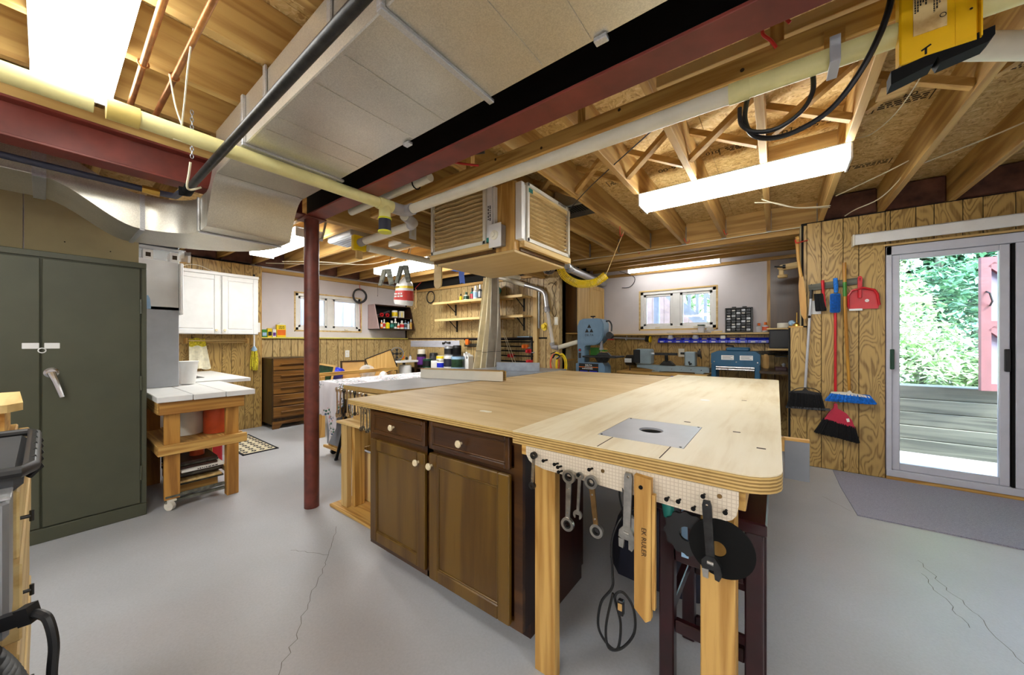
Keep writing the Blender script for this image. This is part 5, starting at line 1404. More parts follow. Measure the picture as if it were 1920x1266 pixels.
obj('box', bx(-5.85, -5.80, 1.765, 1.835, 1.335, 1.47, .004), 'white_plastic', t); obj('toggle', bx(-5.80, -5.79, 1.795, 1.805, 1.39, 1.415, .002), 'ivory_plastic', t)
t = thing('patterned_rug', 'small cream and black patterned rug near the dresser', 'rug', (-5.0, 1.43, 0))
obj('field', bx(-5.46, -4.53, 1.275, 1.59, 0.0005, 0.006), 'rug_cream', t)
obj('border', MB().box(-5.47, -4.50, 1.265, 1.285, .0004, .0072).box(-5.47, -4.50, 1.58, 1.60, .0004, .0072).box(-5.47, -5.45, 1.265, 1.60, .0004, .0072).box(-4.53, -4.50, 1.265, 1.60, .0004, .0072), 'rug_dark', t)
for i in range(9):
    for j in range(4):
        x_, y_ = -5.40 + .10 * i, 1.315 + .078 * j
        obj('motif', MB().prism([(x_ - .04, y_), (x_, y_ - .028), (x_ + .04, y_), (x_, y_ + .028)], .0015, Matrix.Translation((0, 0, .0061)), [(x_ - .018, y_), (x_, y_ - .012), (x_ + .018, y_), (x_, y_ + .012)]), 'rug_dark', t)
# dresser
t = thing('dresser', 'brown five drawer dresser standing against the panelled wainscot', 'dresser', (-5.75, 2.15, 0))
obj('carcass', bx(-6.02, -5.52, 1.88, 2.42, 0.06, 0.975, .004), 'walnut_dark', t)
for i in range(5):
    z = 0.145 + .166 * i
    d = obj('drawer', bx(-5.519, -5.50, 1.89, 2.41, z, z + .156, .005), 'walnut_y', t)
    obj('pull', bx(-5.499, -5.475, 1.98, 2.32, z + .075, z + .092, .004), 'walnut_y', d)
obj('plinth', MB().prism([(1.88, .002), (1.96, .002), (2.0, .06), (2.30, .06), (2.34, .002), (2.42, .002), (2.42, .10), (1.88, .10)], .02, frame((-5.52, 0, 0), (0, 1, 0), (0, 0, 1))), 'walnut_y', t)
for xx, yy in ((-6.0, 1.9), (-6.0, 2.36)): obj('foot', bx(xx, xx + .04, yy, yy + .04, .001, .06), 'walnut_dark', t)

# tool chest and dust extractor close to the camera on the left
t = thing('drawer_chest', 'pale wooden drawer chest with T handles at the frame edge', 'chest', (-1.5, -.35, 0))
obj('carcass', bx(-1.95, -1.13, -0.62, -0.048, 0.0, 0.945, .003), 'pine_x', t)
for i, (z0_, z1_) in enumerate(((.815, .938), (.665, .805), (.48, .642), (.30, .467), (.1, .287))):
    d = obj('drawer', bx(-1.90, -1.10, -0.047, -0.026 + .003 * (i % 2), z0_, z1_, .003), 'pale_x', t)
    zc = (z0_ + z1_) / 2
    obj('t_handle', MB().tube([(-1.14, -0.026, zc), (-1.14, -0.014, zc)], .0035, 8).tube([(-1.14, -0.013, zc - .010), (-1.14, -0.013, zc + .010)], .003, 8), 'dark_steel', d)
t = thing('bench_board', 'pale rough edged board standing behind the black tool tray', 'board', (-1.7, -.2, 1.0))
obj('board', MB().prism([(-1.95, -0.35), (-1.58, -.33), (-1.55, -.10), (-1.56, -.055), (-1.6, -.032), (-1.95, -.045)], .02, Matrix.Translation((0, 0, 1.028))), 'pale_x', t)
obj('support_block', bx(-1.88, -1.6, -.30, -.06, .9455, 1.0275), 'pine_x', t)
t = thing('tool_tray', 'black rubber rimmed tool tray on the drawer chest', 'tray', (-1.25, -.2, .97))
obj('pan', bx(-1.42, -1.02, -0.45, -0.02, 0.957, .99, .010), 'dark_grey_plastic', t)
obj('rim', MB().tube([(-1.43, -.45, .992), (-1.43, -.022, .992), (-1.40, -.012, .992), (-1.04, -.012, .992), (-1.01, -.022, .992), (-1.01, -.45, .992)], .010, 10), 'black_plastic', t)
for k in range(5): obj('rib', MB().tube([(-1.36 + .07 * k, -.016, .965), (-1.36 + .07 * k, -.003, .98), (-1.36 + .07 * k, -.012, 1.002)], .005, 6), 'black_plastic', t)
for xx in (-1.38, -1.16): obj('foot', bx(xx - .02, xx + .02, -.4, -.07, .9455, .9568), 'black_plastic', t)
t = thing('dust_extractor', 'grey metal machine housing with ribbed black motor at the frame edge', 'machine', (-0.95, -.2, 0))
obj('housing', bx(-1.09, -0.955, -0.42, -0.032, 0.745, 0.962, .006), 'grey_metal', t)
obj('top_strip', bx(-1.09, -0.955, -0.42, -0.030, 0.9625, 0.967, .001), 'galvanised_bright', t)
prof = []
for k in range(26):
    z_ = .60 + .0075 * k; r_ = .105 * math.sqrt(max(.05, 1 - ((z_ - .60) / .21) ** 2))
    prof += [(r_ * .9, z_), (r_, z_ + .0025), (r_ * .9, z_ + .005)]
obj('ribbed_motor', MB().lathe(prof, 40, Matrix.Translation((-0.90, -.105, 0))), 'black_plastic', t)
obj('stand', bx(-1.08, -.82, -.25, -.05, 0.001, .599, .01), 'grey_metal', t)
obj('plug_body', MB().bar((-0.955, -.048, .775), (-0.93, -.016, .785), .015, .02), 'black_plastic', t)
obj('plug_collar', MB().bar((-0.935, -.02, .784), (-0.925, -.008, .788), .018, .026), 'black_plastic', t)
obj('cord', MB().tube(smoothpath([(-.925, -.008, .786), (-.915, -.002, .785), (-.905, .005, .776), (-.895, .010, .74), (-.90, .008, .68), (-.90, .01, .55), (-.91, .01, .2), (-.92, .02, .02)], 6), .006, 8), 'black_plastic', t)

# ---------------------------------------------------------------- left window wall and corner
def carton(label, x, y0, y1, z, h, mat, band=None, gable=None):
    t = thing('carton', label, 'box', (x, (y0 + y1) / 2, z))
    obj('body', bx(x - .03, x + .03, y0, y1, z, z + h, .002), mat, t)
    if band: obj('label_band', bx(x + .0301, x + .031, y0 + .004, y1 - .004, z + h * .15, z + h * .6), band, t)
    if gable: obj('gable_top', MB().prism([(y0, z + h), (y1, z + h), ((y0 + y1) / 2 + .01, z + h + .035), ((y0 + y1) / 2 - .01, z + h + .035)], .058, frame((x - .029, 0, 0), (0, 1, 0), (0, 0, 1))), gable, t)
    return t
carton('green carton standing at the dark end of the yellow ledge', -6.045, 1.925, 1.985, 1.273, .11, 'green_plastic', 'pale_blue')
carton('yellow and black carton on the yellow ledge', -6.045, 1.995, 2.05, 1.273, .13, 'yellow_plastic', 'black_plastic')
carton('white and purple carton on the yellow ledge', -6.045, 2.06, 2.105, 1.273, .115, 'paper', 'purple')
c = carton('tall yellow milk style carton on the ledge beside the small window', -6.045, 2.115, 2.235, 1.273, .185, 'yellow_plastic', 'orange_plastic', 'cream_laminate')
marks(c, frame((-6.0148, 2.178, 1.42), (0, 1, 0), (0, 0, 1)), .08, .05, 3, 'ink', 7)
def coil(name, label, c, r, n, wr_, mat, plane, seed, spread=.012, squash=1.0, cat='cable'):
    t = thing(name, label, cat, c); rr = random.Random(seed); m = MB()
    for k in range(n):
        q = r * rr.uniform(.88, 1.06); ox, oz, od = rr.uniform(-spread, spread), rr.uniform(-spread, spread), rr.uniform(0, spread)
        pts = []
        for i in range(28):
            a = 2 * PI * i / 28
            u, w = ox + q * math.cos(a), oz + q * squash * math.sin(a)
            pts.append((c[0] + od + .004 * k, c[1] + u, c[2] + w) if plane == 'yz' else (c[0] + u, c[1] - od - .004 * k, c[2] + w))
        m.tube(pts, wr_, 6, True)
    o = obj('loops', m, mat, t)
    return t
t = coil('cable_coil', 'coil of grey cable hanging above the small left window', (-6.06, 3.45, 2.03), .125, 7, .006, 'dark_grey_plastic', 'yz', 3)
obj('hook', MB().tube([(-6.05, 3.45, 2.24), (-6.05, 3.45, 2.16), (-6.03, 3.45, 2.145), (-6.01, 3.45, 2.16)], .005, 6), 'red_hook', t)
obj('hanging_tail', MB().tube(smoothpath([(-6.05, 3.44, 1.90), (-6.05, 3.455, 1.75), (-6.05, 3.46, 1.45)], 4), .004, 6), 'red_hook', t)
t = thing('hanging_hook', 'thin wire hook hanging from the ceiling edge by the left window', 'hook', (-6.0, 3.75, 2.2))
obj('wire', MB().tube([(-6.0, 3.78, 2.28), (-6.0, 3.78, 2.06), (-5.99, 3.77, 2.05), (-5.98, 3.76, 2.07)], .003, 6), 'dark_steel', t)
t = thing('hanging_hook', 'curved white hook with a black tip behind the rag bag', 'hook', (-6.0, 4.15, 2.1))
obj('wire', MB().tube(smoothpath([(-5.9, 4.2, 2.3), (-5.9, 4.2, 2.2), (-5.9, 4.19, 2.12), (-5.9, 4.15, 2.07)], 4), .007, 6), 'white_plastic', t)
obj('tip', MB().tube([(-5.9, 4.15, 2.07), (-5.9, 4.12, 2.05)], .008, 6), 'black_plastic', t)
t = thing('wall_outlet', 'white double outlet on the wainscot below the left window', 'outlet', (-6.03, 3.2, .98))
obj('plate', bx(-6.033, -6.026, 3.17, 3.245, .93, 1.05, .002), 'white_plastic', t)
for z in (.965, 1.015): obj('socket', bx(-6.026, -6.024, 3.19, 3.225, z - .015, z + .015, .001), 'ivory_plastic', t)

# slanted dark shelf in the corner with cans and jars
t = thing('corner_shelf', 'dark slanted open wall shelf in the corner holding jars', 'shelf', (-5.9, 4.1, 1.65))
P0 = Vector((-6.085, 3.64, 0)); ax = Vector((0.62, 0.62, 0))
def sidepl(y0, y1): return MB().prism([(-6.09, 1.44), (-5.75, 1.44), (-5.90, 1.89), (-6.09, 1.89)], y1 - y0, frame((0, y1, 0), (1, 0, 0), (0, 0, 1)))
obj('side', sidepl(3.64, 3.66), 'lit_shelf_side', t); obj('side', sidepl(4.42, 4.44), 'dark_shelf', t)  # window-end side coloured paler than the brown shelf, as if lit
obj('bottom', bx(-6.09, -5.72, 3.661, 4.419, 1.425, 1.445, .002), 'dark_shelf', t)
obj('shelf_board', bx(-6.09, -5.82, 3.661, 4.419, 1.65, 1.665, .002), 'dark_shelf', t)
obj('top', bx(-6.09, -5.89, 3.661, 4.419, 1.875, 1.893, .002), 'dark_shelf', t)
obj('back', bx(-6.098, -6.091, 3.64, 4.44, 1.43, 1.89), 'dark_void', t)
def bottle(name, label, cat, loc, r, h, mat, cap=None, band=None, neck=.4, group=None):
    t = thing(name, label, cat, loc, group); M = Matrix.Translation(loc)
    hb = h * (.72 if cap else .92)
    obj('body', MB().lathe([(r * .95, .001), (r, .006), (r, hb * .85), (r * neck, hb)], 14, M), mat, t)
    if cap: obj('cap', MB().lathe([(r * neck * 1.15, hb + .0005), (r * neck * 1.15, h - .003), (r * neck * .7, h)], 12, M), cap, t)
    if band: obj('label_band', MB().lathe([(r * 1.01, hb * .25), (r * 1.01, hb * .75)], 14, M), band, t)
    return t
G = 'jars in the corner shelf'
low = [('orange jar at the light end of the corner shelf, lower row', .022, .15, 'orange_plastic', 'white_plastic', 'cream_laminate'),
       ('slim red and white bottle, second in the lower row of the corner shelf', .024, .17, 'paper', 'white_plastic', 'red_plastic'),
       ('yellow tin in the lower row of the corner shelf', .038, .125, 'yellow_plastic', None, 'lime_plastic'),
       ('green and white can in the lower row of the corner shelf', .042, .15, 'dark_green', 'paper', 'teal_plastic'),
       ('tall white bottle with green label in the lower row of the corner shelf', .03, .20, 'white_plastic', 'white_plastic', 'dark_green'),
       ('small pink labelled jar in the lower row of the corner shelf', .028, .12, 'paper', 'white_plastic', 'orange_paint'),
       ('white jug in the lower row of the corner shelf', .042, .165, 'ivory_plastic', 'white_plastic', 'red_plastic'),
       ('blue grey spray can in the lower row of the corner shelf', .032, .175, 'pale_blue', 'dark_grey_plastic', 'dark_grey_plastic'),
       ('white spray can in the lower row of the corner shelf', .026, .15, 'white_plastic', 'pale_blue', 'paper'),
       ('gold spray bottle at the end of the lower row of the corner shelf', .027, .195, 'tan_plastic', 'white_plastic', 'brass')]
y = 3.70
for lb, r, h, a, b_, c_ in low:
    y += r + .004; bottle('jar', lb, 'jar', (-5.79, y, 1.446), r, h, a, b_, c_, group=G); y += r + .004
t = can('jar', 'white tub with yellow label on the upper board of the corner shelf', 'jar', (-5.93, 4.10, 1.666), .055, .13, 'white_plastic', 'white_plastic', 'yellow_plastic', G)
t = thing('jar', 'square white container on the upper board of the corner shelf', 'jar', (-5.9, 4.25, 1.666), G)
obj('body', bx(-5.95, -5.87, 4.20, 4.28, 1.667, 1.80, .006), 'ivory_plastic', t); obj('label_band', bx(-5.869, -5.868, 4.21, 4.23, 1.68, 1.77), 'yellow_plastic', t)
for yy, lb in ((3.78, 'red round tape on the upper board of the corner shelf, window end'), (3.90, 'red round tape on the upper board of the corner shelf, beside the white tub')):
    t = thing('tape_roll', lb, 'tape', (-5.87, yy, 1.70), 'tape rolls in the corner shelf')
    obj('roll', MB().prism(circ(.035, 20, yy, 1.702), .03, frame((-5.89, 0, 0), (0, 1, 0), (0, 0, 1)), circ(.02, 20, yy, 1.702)), 'red_plastic', t)
t = thing('caulk_tube', 'grey tube leaning behind the red tape in the corner shelf', 'tube', (-5.93, 3.85, 1.7))
obj('tube', MB().tube([(-5.93, 3.72, 1.685), (-5.93, 3.98, 1.78)], .018, 10), 'dark_grey_plastic', t)

# cluttered low bench below the left window
t = thing('low_bench', 'low pine bench frame with a long rail below the left window', 'bench', (-4.8, 2.7, 0))
obj('rail', MB().bar((-4.6, 2.02, .785), (-4.6, 3.22, .80), .04, .045), 'pine_y', t)
obj('leg', bx(-4.64, -4.56, 2.05, 2.14, .001, .765, .003), 'pine_z', t); obj('leg', bx(-4.63, -4.57, 3.12, 3.19, .001, .765, .003), 'pine_z', t)
obj('rear_rail', MB().bar((-5.1, 2.4, .70), (-5.1, 3.4, .70), .04, .06), 'pine_y', t)
obj('shelf_board', bx(-5.12, -4.58, 2.15, 3.4, .60, .62, .002), 'pine_y', t)
for xx in (-5.1,): obj('leg', bx(xx - .04, xx + .04, 3.3, 3.38, .001, .599), 'pine_z', t)
def leanpic(name, label, cat, M, w, h, fr, inner, fw=.02):
    t = thing(name, label, cat, tuple(M.translation))
    m = MB(M).box(0, w, 0, .02, 0, fw).box(0, w, 0, .02, h - fw, h).box(0, fw, 0, .02, fw, h - fw).box(w - fw, w, 0, .02, fw, h - fw)
    obj('frame', m, fr, t, smooth=False)
    obj('inner_panel', MB(M).box(fw, w - fw, .006, .014, fw, h - fw), inner, t, smooth=False)
    return t
leanpic('picture_frame', 'framed dark green picture leaning behind the red post', 'picture', Matrix.Translation((-4.9, 2.14, .63)) @ Matrix.Rotation(-.22, 4, 'X') @ Matrix.Rotation(1.2, 4, 'Z'), .22, .30, 'oak_light_z', 'art_green', .025)
leanpic('leaning_board', 'tan wooden board with dark edge leaning by the white side table', 'panel', Matrix.Translation((-4.98, 3.05, .63)) @ Matrix.Rotation(1.3, 4, 'Z') @ Matrix.Rotation(-.35, 4, 'Y'), .42, .33, 'black_plastic', 'oak_light_z', .01)
leanpic('empty_frame', 'empty dark frame leaning in the middle of the low bench', 'frame', Matrix.Translation((-4.95, 2.55, .63)) @ Matrix.Rotation(1.45, 4, 'Z') @ Matrix.Rotation(-.1, 4, 'X'), .36, .30, 'walnut_dark', 'tan_plastic', .02)
def crumple(name, label, cat, c, r, mat, seed, sq=(1, 1, 1)):
    rr = random.Random(seed); rows = []
    n, m = 14, 8
    for j in range(m + 1):
        a = -PI / 2 + PI * j / m; row = []
        for i in range(n + 1):
            b_ = 2 * PI * (i % n) / n; k = r * (1 + .18 * math.sin(3 * b_ + seed + 2 * a) + .12 * math.sin(5 * b_ + 3 * a))
            row.append((c[0] + sq[0] * k * math.cos(a) * math.cos(b_), c[1] + sq[1] * k * math.cos(a) * math.sin(b_), c[2] + sq[2] * r * math.sin(a)))
        rows.append(row)
    t = thing(name, label, cat, c); obj('body', MB().grid(rows), mat, t); return t
crumple('blue_bag', 'crumpled dark blue bag lying on the low bench', 'bag', (-4.9, 2.44, .76), .10, 'blue_plastic', 2, (1, 1.1, .9)) 
crumple('plastic_bag', 'clear crumpled plastic bag on the low bench', 'bag', (-4.85, 2.88, .75), .11, 'clear_plastic', 5, (.8, 1.1, 1.05))
crumple('white_cloth', 'white bundled cloth on the low bench near the tan panel', 'cloth', (-4.75, 3.08, .68), .065, 'paper', 9, (.8, .9, 1.2))
crumple('black_bag', 'black crumpled bag under the low bench rail', 'bag', (-4.8, 2.46, .50), .09, 'black_plastic', 4)
# white side table with fan and bucket
t = thing('white_table', 'white topped side table in the corner below the dark shelf', 'table', (-5.4, 3.85, 0))
obj('top_board', bx(-5.62, -5.2, 3.56, 4.09, .835, .868, .003), 'white_paint', t)
for xx, yy in ((-5.6, 3.62), (-5.25, 3.62), (-5.6, 4.04), (-5.25, 4.04)): obj('leg', bx(xx, xx + .035, yy, yy + .035, .001, .834), 'walnut_dark', t)
obj('shelf_board', bx(-5.6, -5.22, 3.57, 4.08, .60, .615), 'dark_shelf', t)
t = thing('desk_fan', 'small round desk fan standing on the white side table', 'fan', (-5.4, 3.74, .87))
F = frame((-5.36, 3.75, .99), (.35, .94, 0), (0, 0, 1))
obj('ring', MB().prism(circ(.115, 28), .07, F @ Matrix.Translation((0, 0, -.035)), circ(.104, 28)), 'grey_metal', t)
gm = MB()
for k in range(7): gm.tube([tuple(F @ Vector((.015 * (k + 1) * math.cos(2 * PI * i / 24), .015 * (k + 1) * math.sin(2 * PI * i / 24), .034))) for i in range(24)], .0018, 4, True)
for k in range(8): gm.tube([tuple(F @ Vector((.02 * math.cos(PI * k / 4), .02 * math.sin(PI * k / 4), .034))), tuple(F @ Vector((.108 * math.cos(PI * k / 4), .108 * math.sin(PI * k / 4), .034)))], .0018, 4)
obj('grille', gm, 'black_plastic', t)
for k in range(4):
    a = PI / 2 * k; obj('blade', MB().prism([(.02 * math.cos(a), .02 * math.sin(a)), (.09 * math.cos(a - .35), .09 * math.sin(a - .35)), (.09 * math.cos(a + .35), .09 * math.sin(a + .35))], .003, F @ Matrix.Translation((0, 0, 0))), 'dark_grey_plastic', t)
obj('hub', MB().lathe([(.025, -.03), (.025, .02), (0, .025)], 14, F), 'black_plastic', t)
obj('stand', MB().bar((-5.37, 3.745, .8685), (-5.37, 3.745, .885), .12, .1).tube([(-5.38, 3.745, .88), (-5.38, 3.745, .90)], .02, 10), 'black_plastic', t)
carton('yellow box standing beside the desk fan', -5.45, 3.90, 3.955, .869, .13, 'yellow_metal', 'orange_plastic')
bottle('jar', 'small dark jar on the white side table', 'jar', (-5.42, 4.0, .869), .02, .07, 'dark_steel', 'grey_metal')
bottle('jar', 'clear glass jar at the end of the white side table', 'jar', (-5.40, 4.06, .869), .025, .09, 'frosted_plastic', 'grey_metal')
can('white_pail', 'white pail with wire handle under the white side table', 'pail', (-5.32, 3.90, .616), .105, .16, 'white_plastic', 'white_paint')

# ---------------------------------------------------------------- shelf wall
def shelf(label, x0, x1, z, yy):
    t = thing('wall_shelf', label, 'shelf', ((x0 + x1) / 2, YS - .1, z))
    obj('board', bx(x0, x1, yy, YS - .007, z, z + .02, .002), 'pale_x', t)
    obj('lip', bx(x0, x1, yy - .012, yy - .0005, z - .012, z + .028, .002), 'pale_x', t)
    for xx in (x0 + .75, x0 + .25 + (x1 - x0) * .7):
        obj('batten', bx(xx - .13, xx + .13, yy + .04, yy + .06, z - .032, z - .001, .002), 'pine_x', t)
    for xx in (x0 + .32, x1 - .15): obj('bracket', bx(xx - .01, xx + .01, YS - .03, YS - .0065, z - .2, z - .001).bar((xx, YS - .02, z - .15), (xx, yy + .05, z - .01), .01, .012), 'dark_steel', t)
    return t
shelf('upper pale wall shelf holding bottles', -4.93, -2.965, 1.87, 4.20)
shelf('lower pale wall shelf, empty, behind the canvas hose bag', -4.90, -2.965, 1.575, 4.22)
zt_ = 1.891
bottle('bottle', 'small yellow bottle with black cap on the upper shelf', 'bottle', (-4.33, 4.30, zt_), .025, .13, 'yellow_plastic', 'black_plastic')
bottle('bottle', 'white and green labelled jar on the upper shelf', 'bottle', (-4.20, 4.30, zt_), .045, .15, 'ivory_plastic', 'dark_green', 'dark_green')
bottle('bottle', 'purple capped white pot on the upper shelf', 'bottle', (-4.26, 4.38, zt_), .03, .14, 'paper', 'purple', 'purple')
bottle('bottle', 'tall teal spray bottle on the upper shelf', 'bottle', (-4.12, 4.36, zt_), .035, .22, 'teal_plastic', 'black_plastic', 'red_plastic')
bottle('bottle', 'white jug with pale blue label on the upper shelf', 'bottle', (-4.0, 4.32, zt_), .048, .24, 'white_plastic', 'white_plastic', 'pale_blue')
bottle('bottle', 'dark grey bottle with chrome top on the upper shelf', 'bottle', (-3.90, 4.32, zt_), .04, .25, 'dark_grey_plastic', 'chrome', 'grey_metal')
t = thing('bottle', 'square white canister on the upper shelf near the canvas bag', 'bottle', (-3.74, 4.32, zt_)); obj('body', bx(-3.80, -3.68, 4.27, 4.37, zt_, zt_ + .19, .01), 'ivory_plastic', t); obj('label_band', bx(-3.79, -3.72, 4.269, 4.27, zt_ + .05, zt_ + .13), 'red_plastic', t)
crumple('respirator', 'teal respirator mask on the upper shelf by the canvas bag', 'mask', (-3.60, 4.32, zt_ + .12), .10, 'teal_plastic', 6, (1, .7, 1.1))
t = thing('straightedge_rail', 'long silver aluminium rail mounted on the wall under the dark trim', 'rail', (-5.2, 4.44, 1.17))
for i in range(4): obj('rail', bx(-5.9, -4.52, 4.452 - .004 * (i % 2), 4.463, 1.10 + .031 * i, 1.129 + .031 * i, .002), 'vinyl_frame', t)
obj('rail_clamp', MB().tube([(-4.9, 4.44, 1.17), (-4.86, 4.43, 1.2), (-4.80, 4.44, 1.18)], .012, 8).box(-4.95, -4.9, 4.43, 4.45, 1.15, 1.19, .003).box(-4.78, -4.74, 4.43, 4.45, 1.16, 1.2, .003), 'dark_steel', t)
t = thing('can_shelf', 'dark low shelf unit loaded with paint cans by the back wall', 'shelf', (-4.9, 4.2, 0))
obj('top_board', bx(-5.44, -4.10, 4.10, 4.455, .70, .728, .003), 'dark_shelf', t)
for xx in (-5.43, -4.14): obj('side', bx(xx, xx + .025, 4.11, 4.45, .001, .699), 'dark_shelf', t)
obj('shelf_board', bx(-5.404, -4.141, 4.11, 4.45, .35, .37), 'dark_shelf', t)
zc = .729
can('paint_can', 'black can with purple stripe at the end of the can shelf', 'can', (-5.30, 4.24, zc), .085, 0.240, 'black_plastic', None, 'purple')
can('paint_can', 'cream can standing on the black can', 'can', (-5.30, 4.24, zc + .242), .07, 0.080, 'cream_laminate', 'white_plastic')
can('paint_can', 'dark teal can with silver lid on the can shelf', 'can', (-5.08, 4.20, zc), .085, 0.160, 'dark_green', 'chrome', 'black_plastic')
can('paint_can', 'black can behind the teal can', 'can', (-5.10, 4.36, zc), .075, 0.256, 'black_plastic', 'dark_grey_plastic', 'dark_grey_plastic')
can('paint_can', 'white and yellow pail behind the small white cans', 'can', (-4.92, 4.37, zc), .08, 0.208, 'yellow_plastic', 'white_plastic', 'white_plastic')
can('paint_can', 'white can with red mark on the can shelf, front row', 'can', (-4.87, 4.20, zc), .075, 0.136, 'white_plastic', 'chrome', 'paper')
can('paint_can', 'white can with blue band on the can shelf, front row', 'can', (-4.71, 4.19, zc), .07, 0.128, 'paper', 'chrome', 'blue_plastic')
can('paint_can', 'tall white and navy can beside the big painted pail', 'can', (-4.54, 4.22, zc), .09, 0.224, 'white_plastic', 'white_plastic', 'navy')
can('paint_can', 'big blue grey pail with picture band on the can shelf', 'can', (-4.32, 4.22, zc), .115, 0.224, 'pale_blue', 'dark_grey_plastic', 'art_green')
can('paint_can', 'grey tin standing on the white and navy can', 'can', (-4.56, 4.24, zc + .226), .08, 0.160, 'grey_metal', 'chrome', 'black_plastic')
can('paint_can', 'black tin standing between the big pails, upper layer', 'can', (-4.40, 4.28, zc + .226), .075, 0.176, 'black_plastic', 'dark_grey_plastic', 'near_black')
t = thing('fluid_jug', 'white plastic jug with handle beside the big blue pail', 'jug', (-4.19, 4.3, zc))
obj('body', MB().prism([(-4.26, zc), (-4.13, zc), (-4.13, zc + .225), (-4.15, zc + .25), (-4.20, zc + .25), (-4.215, zc + .28), (-4.245, zc + .28), (-4.25, zc + .25), (-4.26, zc + .225)], .12, frame((0, 4.40, 0), (1, 0, 0), (0, 0, 1)), [(-4.185, zc + .185), (-4.15, zc + .185), (-4.15, zc + .215), (-4.155, zc + .222), (-4.165, zc + .225), (-4.175, zc + .225), (-4.18, zc + .222), (-4.185, zc + .215), (-4.185, zc + .205)]), 'white_plastic', t)
obj('cap', MB().lathe([(.018, zc + .28), (.018, zc + .30)], 12, Matrix.Translation((-4.23, 4.34, 0))), 'white_plastic', t)
# canvas dust hose bag / tarpaulin hanging behind the saw
rows = []; rows2 = []
for j in range(15):
    f_ = j / 14; z = 2.19 - 1.45 * f_
    xl = -3.62 - .24 * f_ - .02 * f_ * f_; xr = -3.31 + .03 * math.sin(3 * f_)
    row = []
    for i in range(29):
        g = i / 28; x = xl + (xr - xl) * g
        row.append((x, 4.08 + .045 * math.sin(g * 24 + 1.5 * f_) * (.7 + .8 * f_) + .03 * math.sin(g * 7), z + .01 * math.sin(g * 9)))
    rows.append(row)
t = thing('canvas_tarp', 'long beige canvas tarp hanging in folds behind the table saw', 'tarpaulin', (-3.5, 4.08, 2.19))
obj('cloth', MB().grid([r[:17] for r in rows]), 'tarp', t)
obj('cloth', MB().grid([r[16:] for r in rows]), 'tarp_grey', t)
obj('hem', MB().tube([(p[0], p[1] - .004, p[2]) for p in rows[11]], .003, 5), 'dark_grey_plastic', t)
obj('rope_tie', MB().tube([(-3.55, 4.08, 2.18), (-3.5, 4.25, 2.33)], .006, 6).tube([(-3.4, 4.08, 2.18), (-3.42, 4.25, 2.33)], .006, 6), 'tarp_grey', t)
# bar clamps on the back wall
t0 = None
for i, (z, xr, jx, mat, lb) in enumerate(((1.235, -2.93, None, None, 'plain black bar clamp, topmost on the rack'), (1.20, -2.91, None, None, 'black bar clamp second from the top on the rack'), (1.13, -3.02, -3.06, 'orange_plastic', 'bar clamp with orange jaw on the rack'), (1.06, -2.95, -2.99, 'red_plastic', 'bar clamp with red jaw below the orange one'), (.985, -2.92, -3.33, 'red_plastic', 'bar clamp with red jaw pushed in beside the tarp'), (.90, -2.94, -2.98, 'red_plastic', 'bar clamp with red jaw second from the bottom'), (.815, -3.02, -3.26, 'red_plastic', 'lowest bar clamp with red jaw near the saw plate'))):
    t = thing('bar_clamp', lb, 'clamp', (-3.4, 4.38, z), 'bar clamps on the wall rack')
    obj('bar', bx(-4.35 if i in (0, 2) else -3.7, xr, 4.40, 4.412, z - .010, z + .010), 'near_black', t)
    if jx:
        obj('jaw', MB().box(jx - .05, jx + .05, 4.38, 4.43, z - .03, z + .03, .006).box(jx - .02, jx + .02, 4.33, 4.38, z - .022, z + .022, .005), mat, t)
        obj('screw', MB().tube([(jx + .05, 4.40, z - .02), (jx + .10, 4.40, z - .02)], .007, 8), 'grey_metal', t)
t = thing('bar_clamp', 'bar clamp with orange head on the tarp\'s window side', 'clamp', (-4.3, 4.4, 1.2), 'bar clamps on the wall rack')
obj('bar', bx(-4.36, -3.72, 4.415, 4.425, 1.145, 1.17), 'dark_steel', t); obj('jaw', bx(-4.31, -4.24, 4.38, 4.43, 1.15, 1.245, .006), 'orange_plastic', t)
obj('clamp_post', bx(-2.955, -2.935, 4.395, 4.463, .75, 1.235), 'dark_steel', ws, smooth=False)
t = thing('pull_cord', 'pair of thin white strings crossing the clamp rack', 'string', (-3.3, 4.3, 1.3))
obj('string', MB().tube([(-3.43, 4.31, 1.87), (-3.42, 4.31, 1.35), (-3.18, 4.31, .78)], .004, 5), 'wire_white', t); obj('string', MB().tube([(-3.40, 4.31, 1.36), (-3.12, 4.31, .78)], .004, 5), 'wire_white', t)
t = thing('paper_roll', 'white paper sheets lying on top of the clamp rack', 'paper', (-3.05, 4.4, 1.27))
obj('sheets', bx(-3.2, -2.97, 4.38, 4.455, 1.27, 1.285, .003), 'pale_blue', t)
# dust pipe down the wall to the band saw
t = thing('dust_pipe', 'metal and white dust pipe bending down the wall toward the band saw', 'pipe', (-2.8, 4.35, 1.9))
obj('pipe', MB().tube([(-3.50, 4.33, 2.22), (-3.02, 4.35, 2.055)], .036, 14), 'pvc', t)
obj('metal_elbow', MB().tube(smoothpath([(-3.02, 4.35, 2.055), (-2.78, 4.35, 1.97), (-2.68, 4.35, 1.90), (-2.655, 4.35, 1.80), (-2.63, 4.34, 1.66)], 5), .033, 14), 'galvanised_bright', t)
obj('pipe', MB().tube([(-2.63, 4.34, 1.66), (-2.535, 4.33, 1.18)], .026, 12), 'clear_plastic', t)
obj('joint', MB().tube([(-2.64, 4.34, 1.70), (-2.625, 4.34, 1.63)], .04, 12), 'pvc_grey', t)
obj('joint', MB().tube([(-2.55, 4.33, 1.19), (-2.53, 4.33, 1.13), (-2.45, 4.33, 1.12)], .035, 12), 'pvc_grey', t)
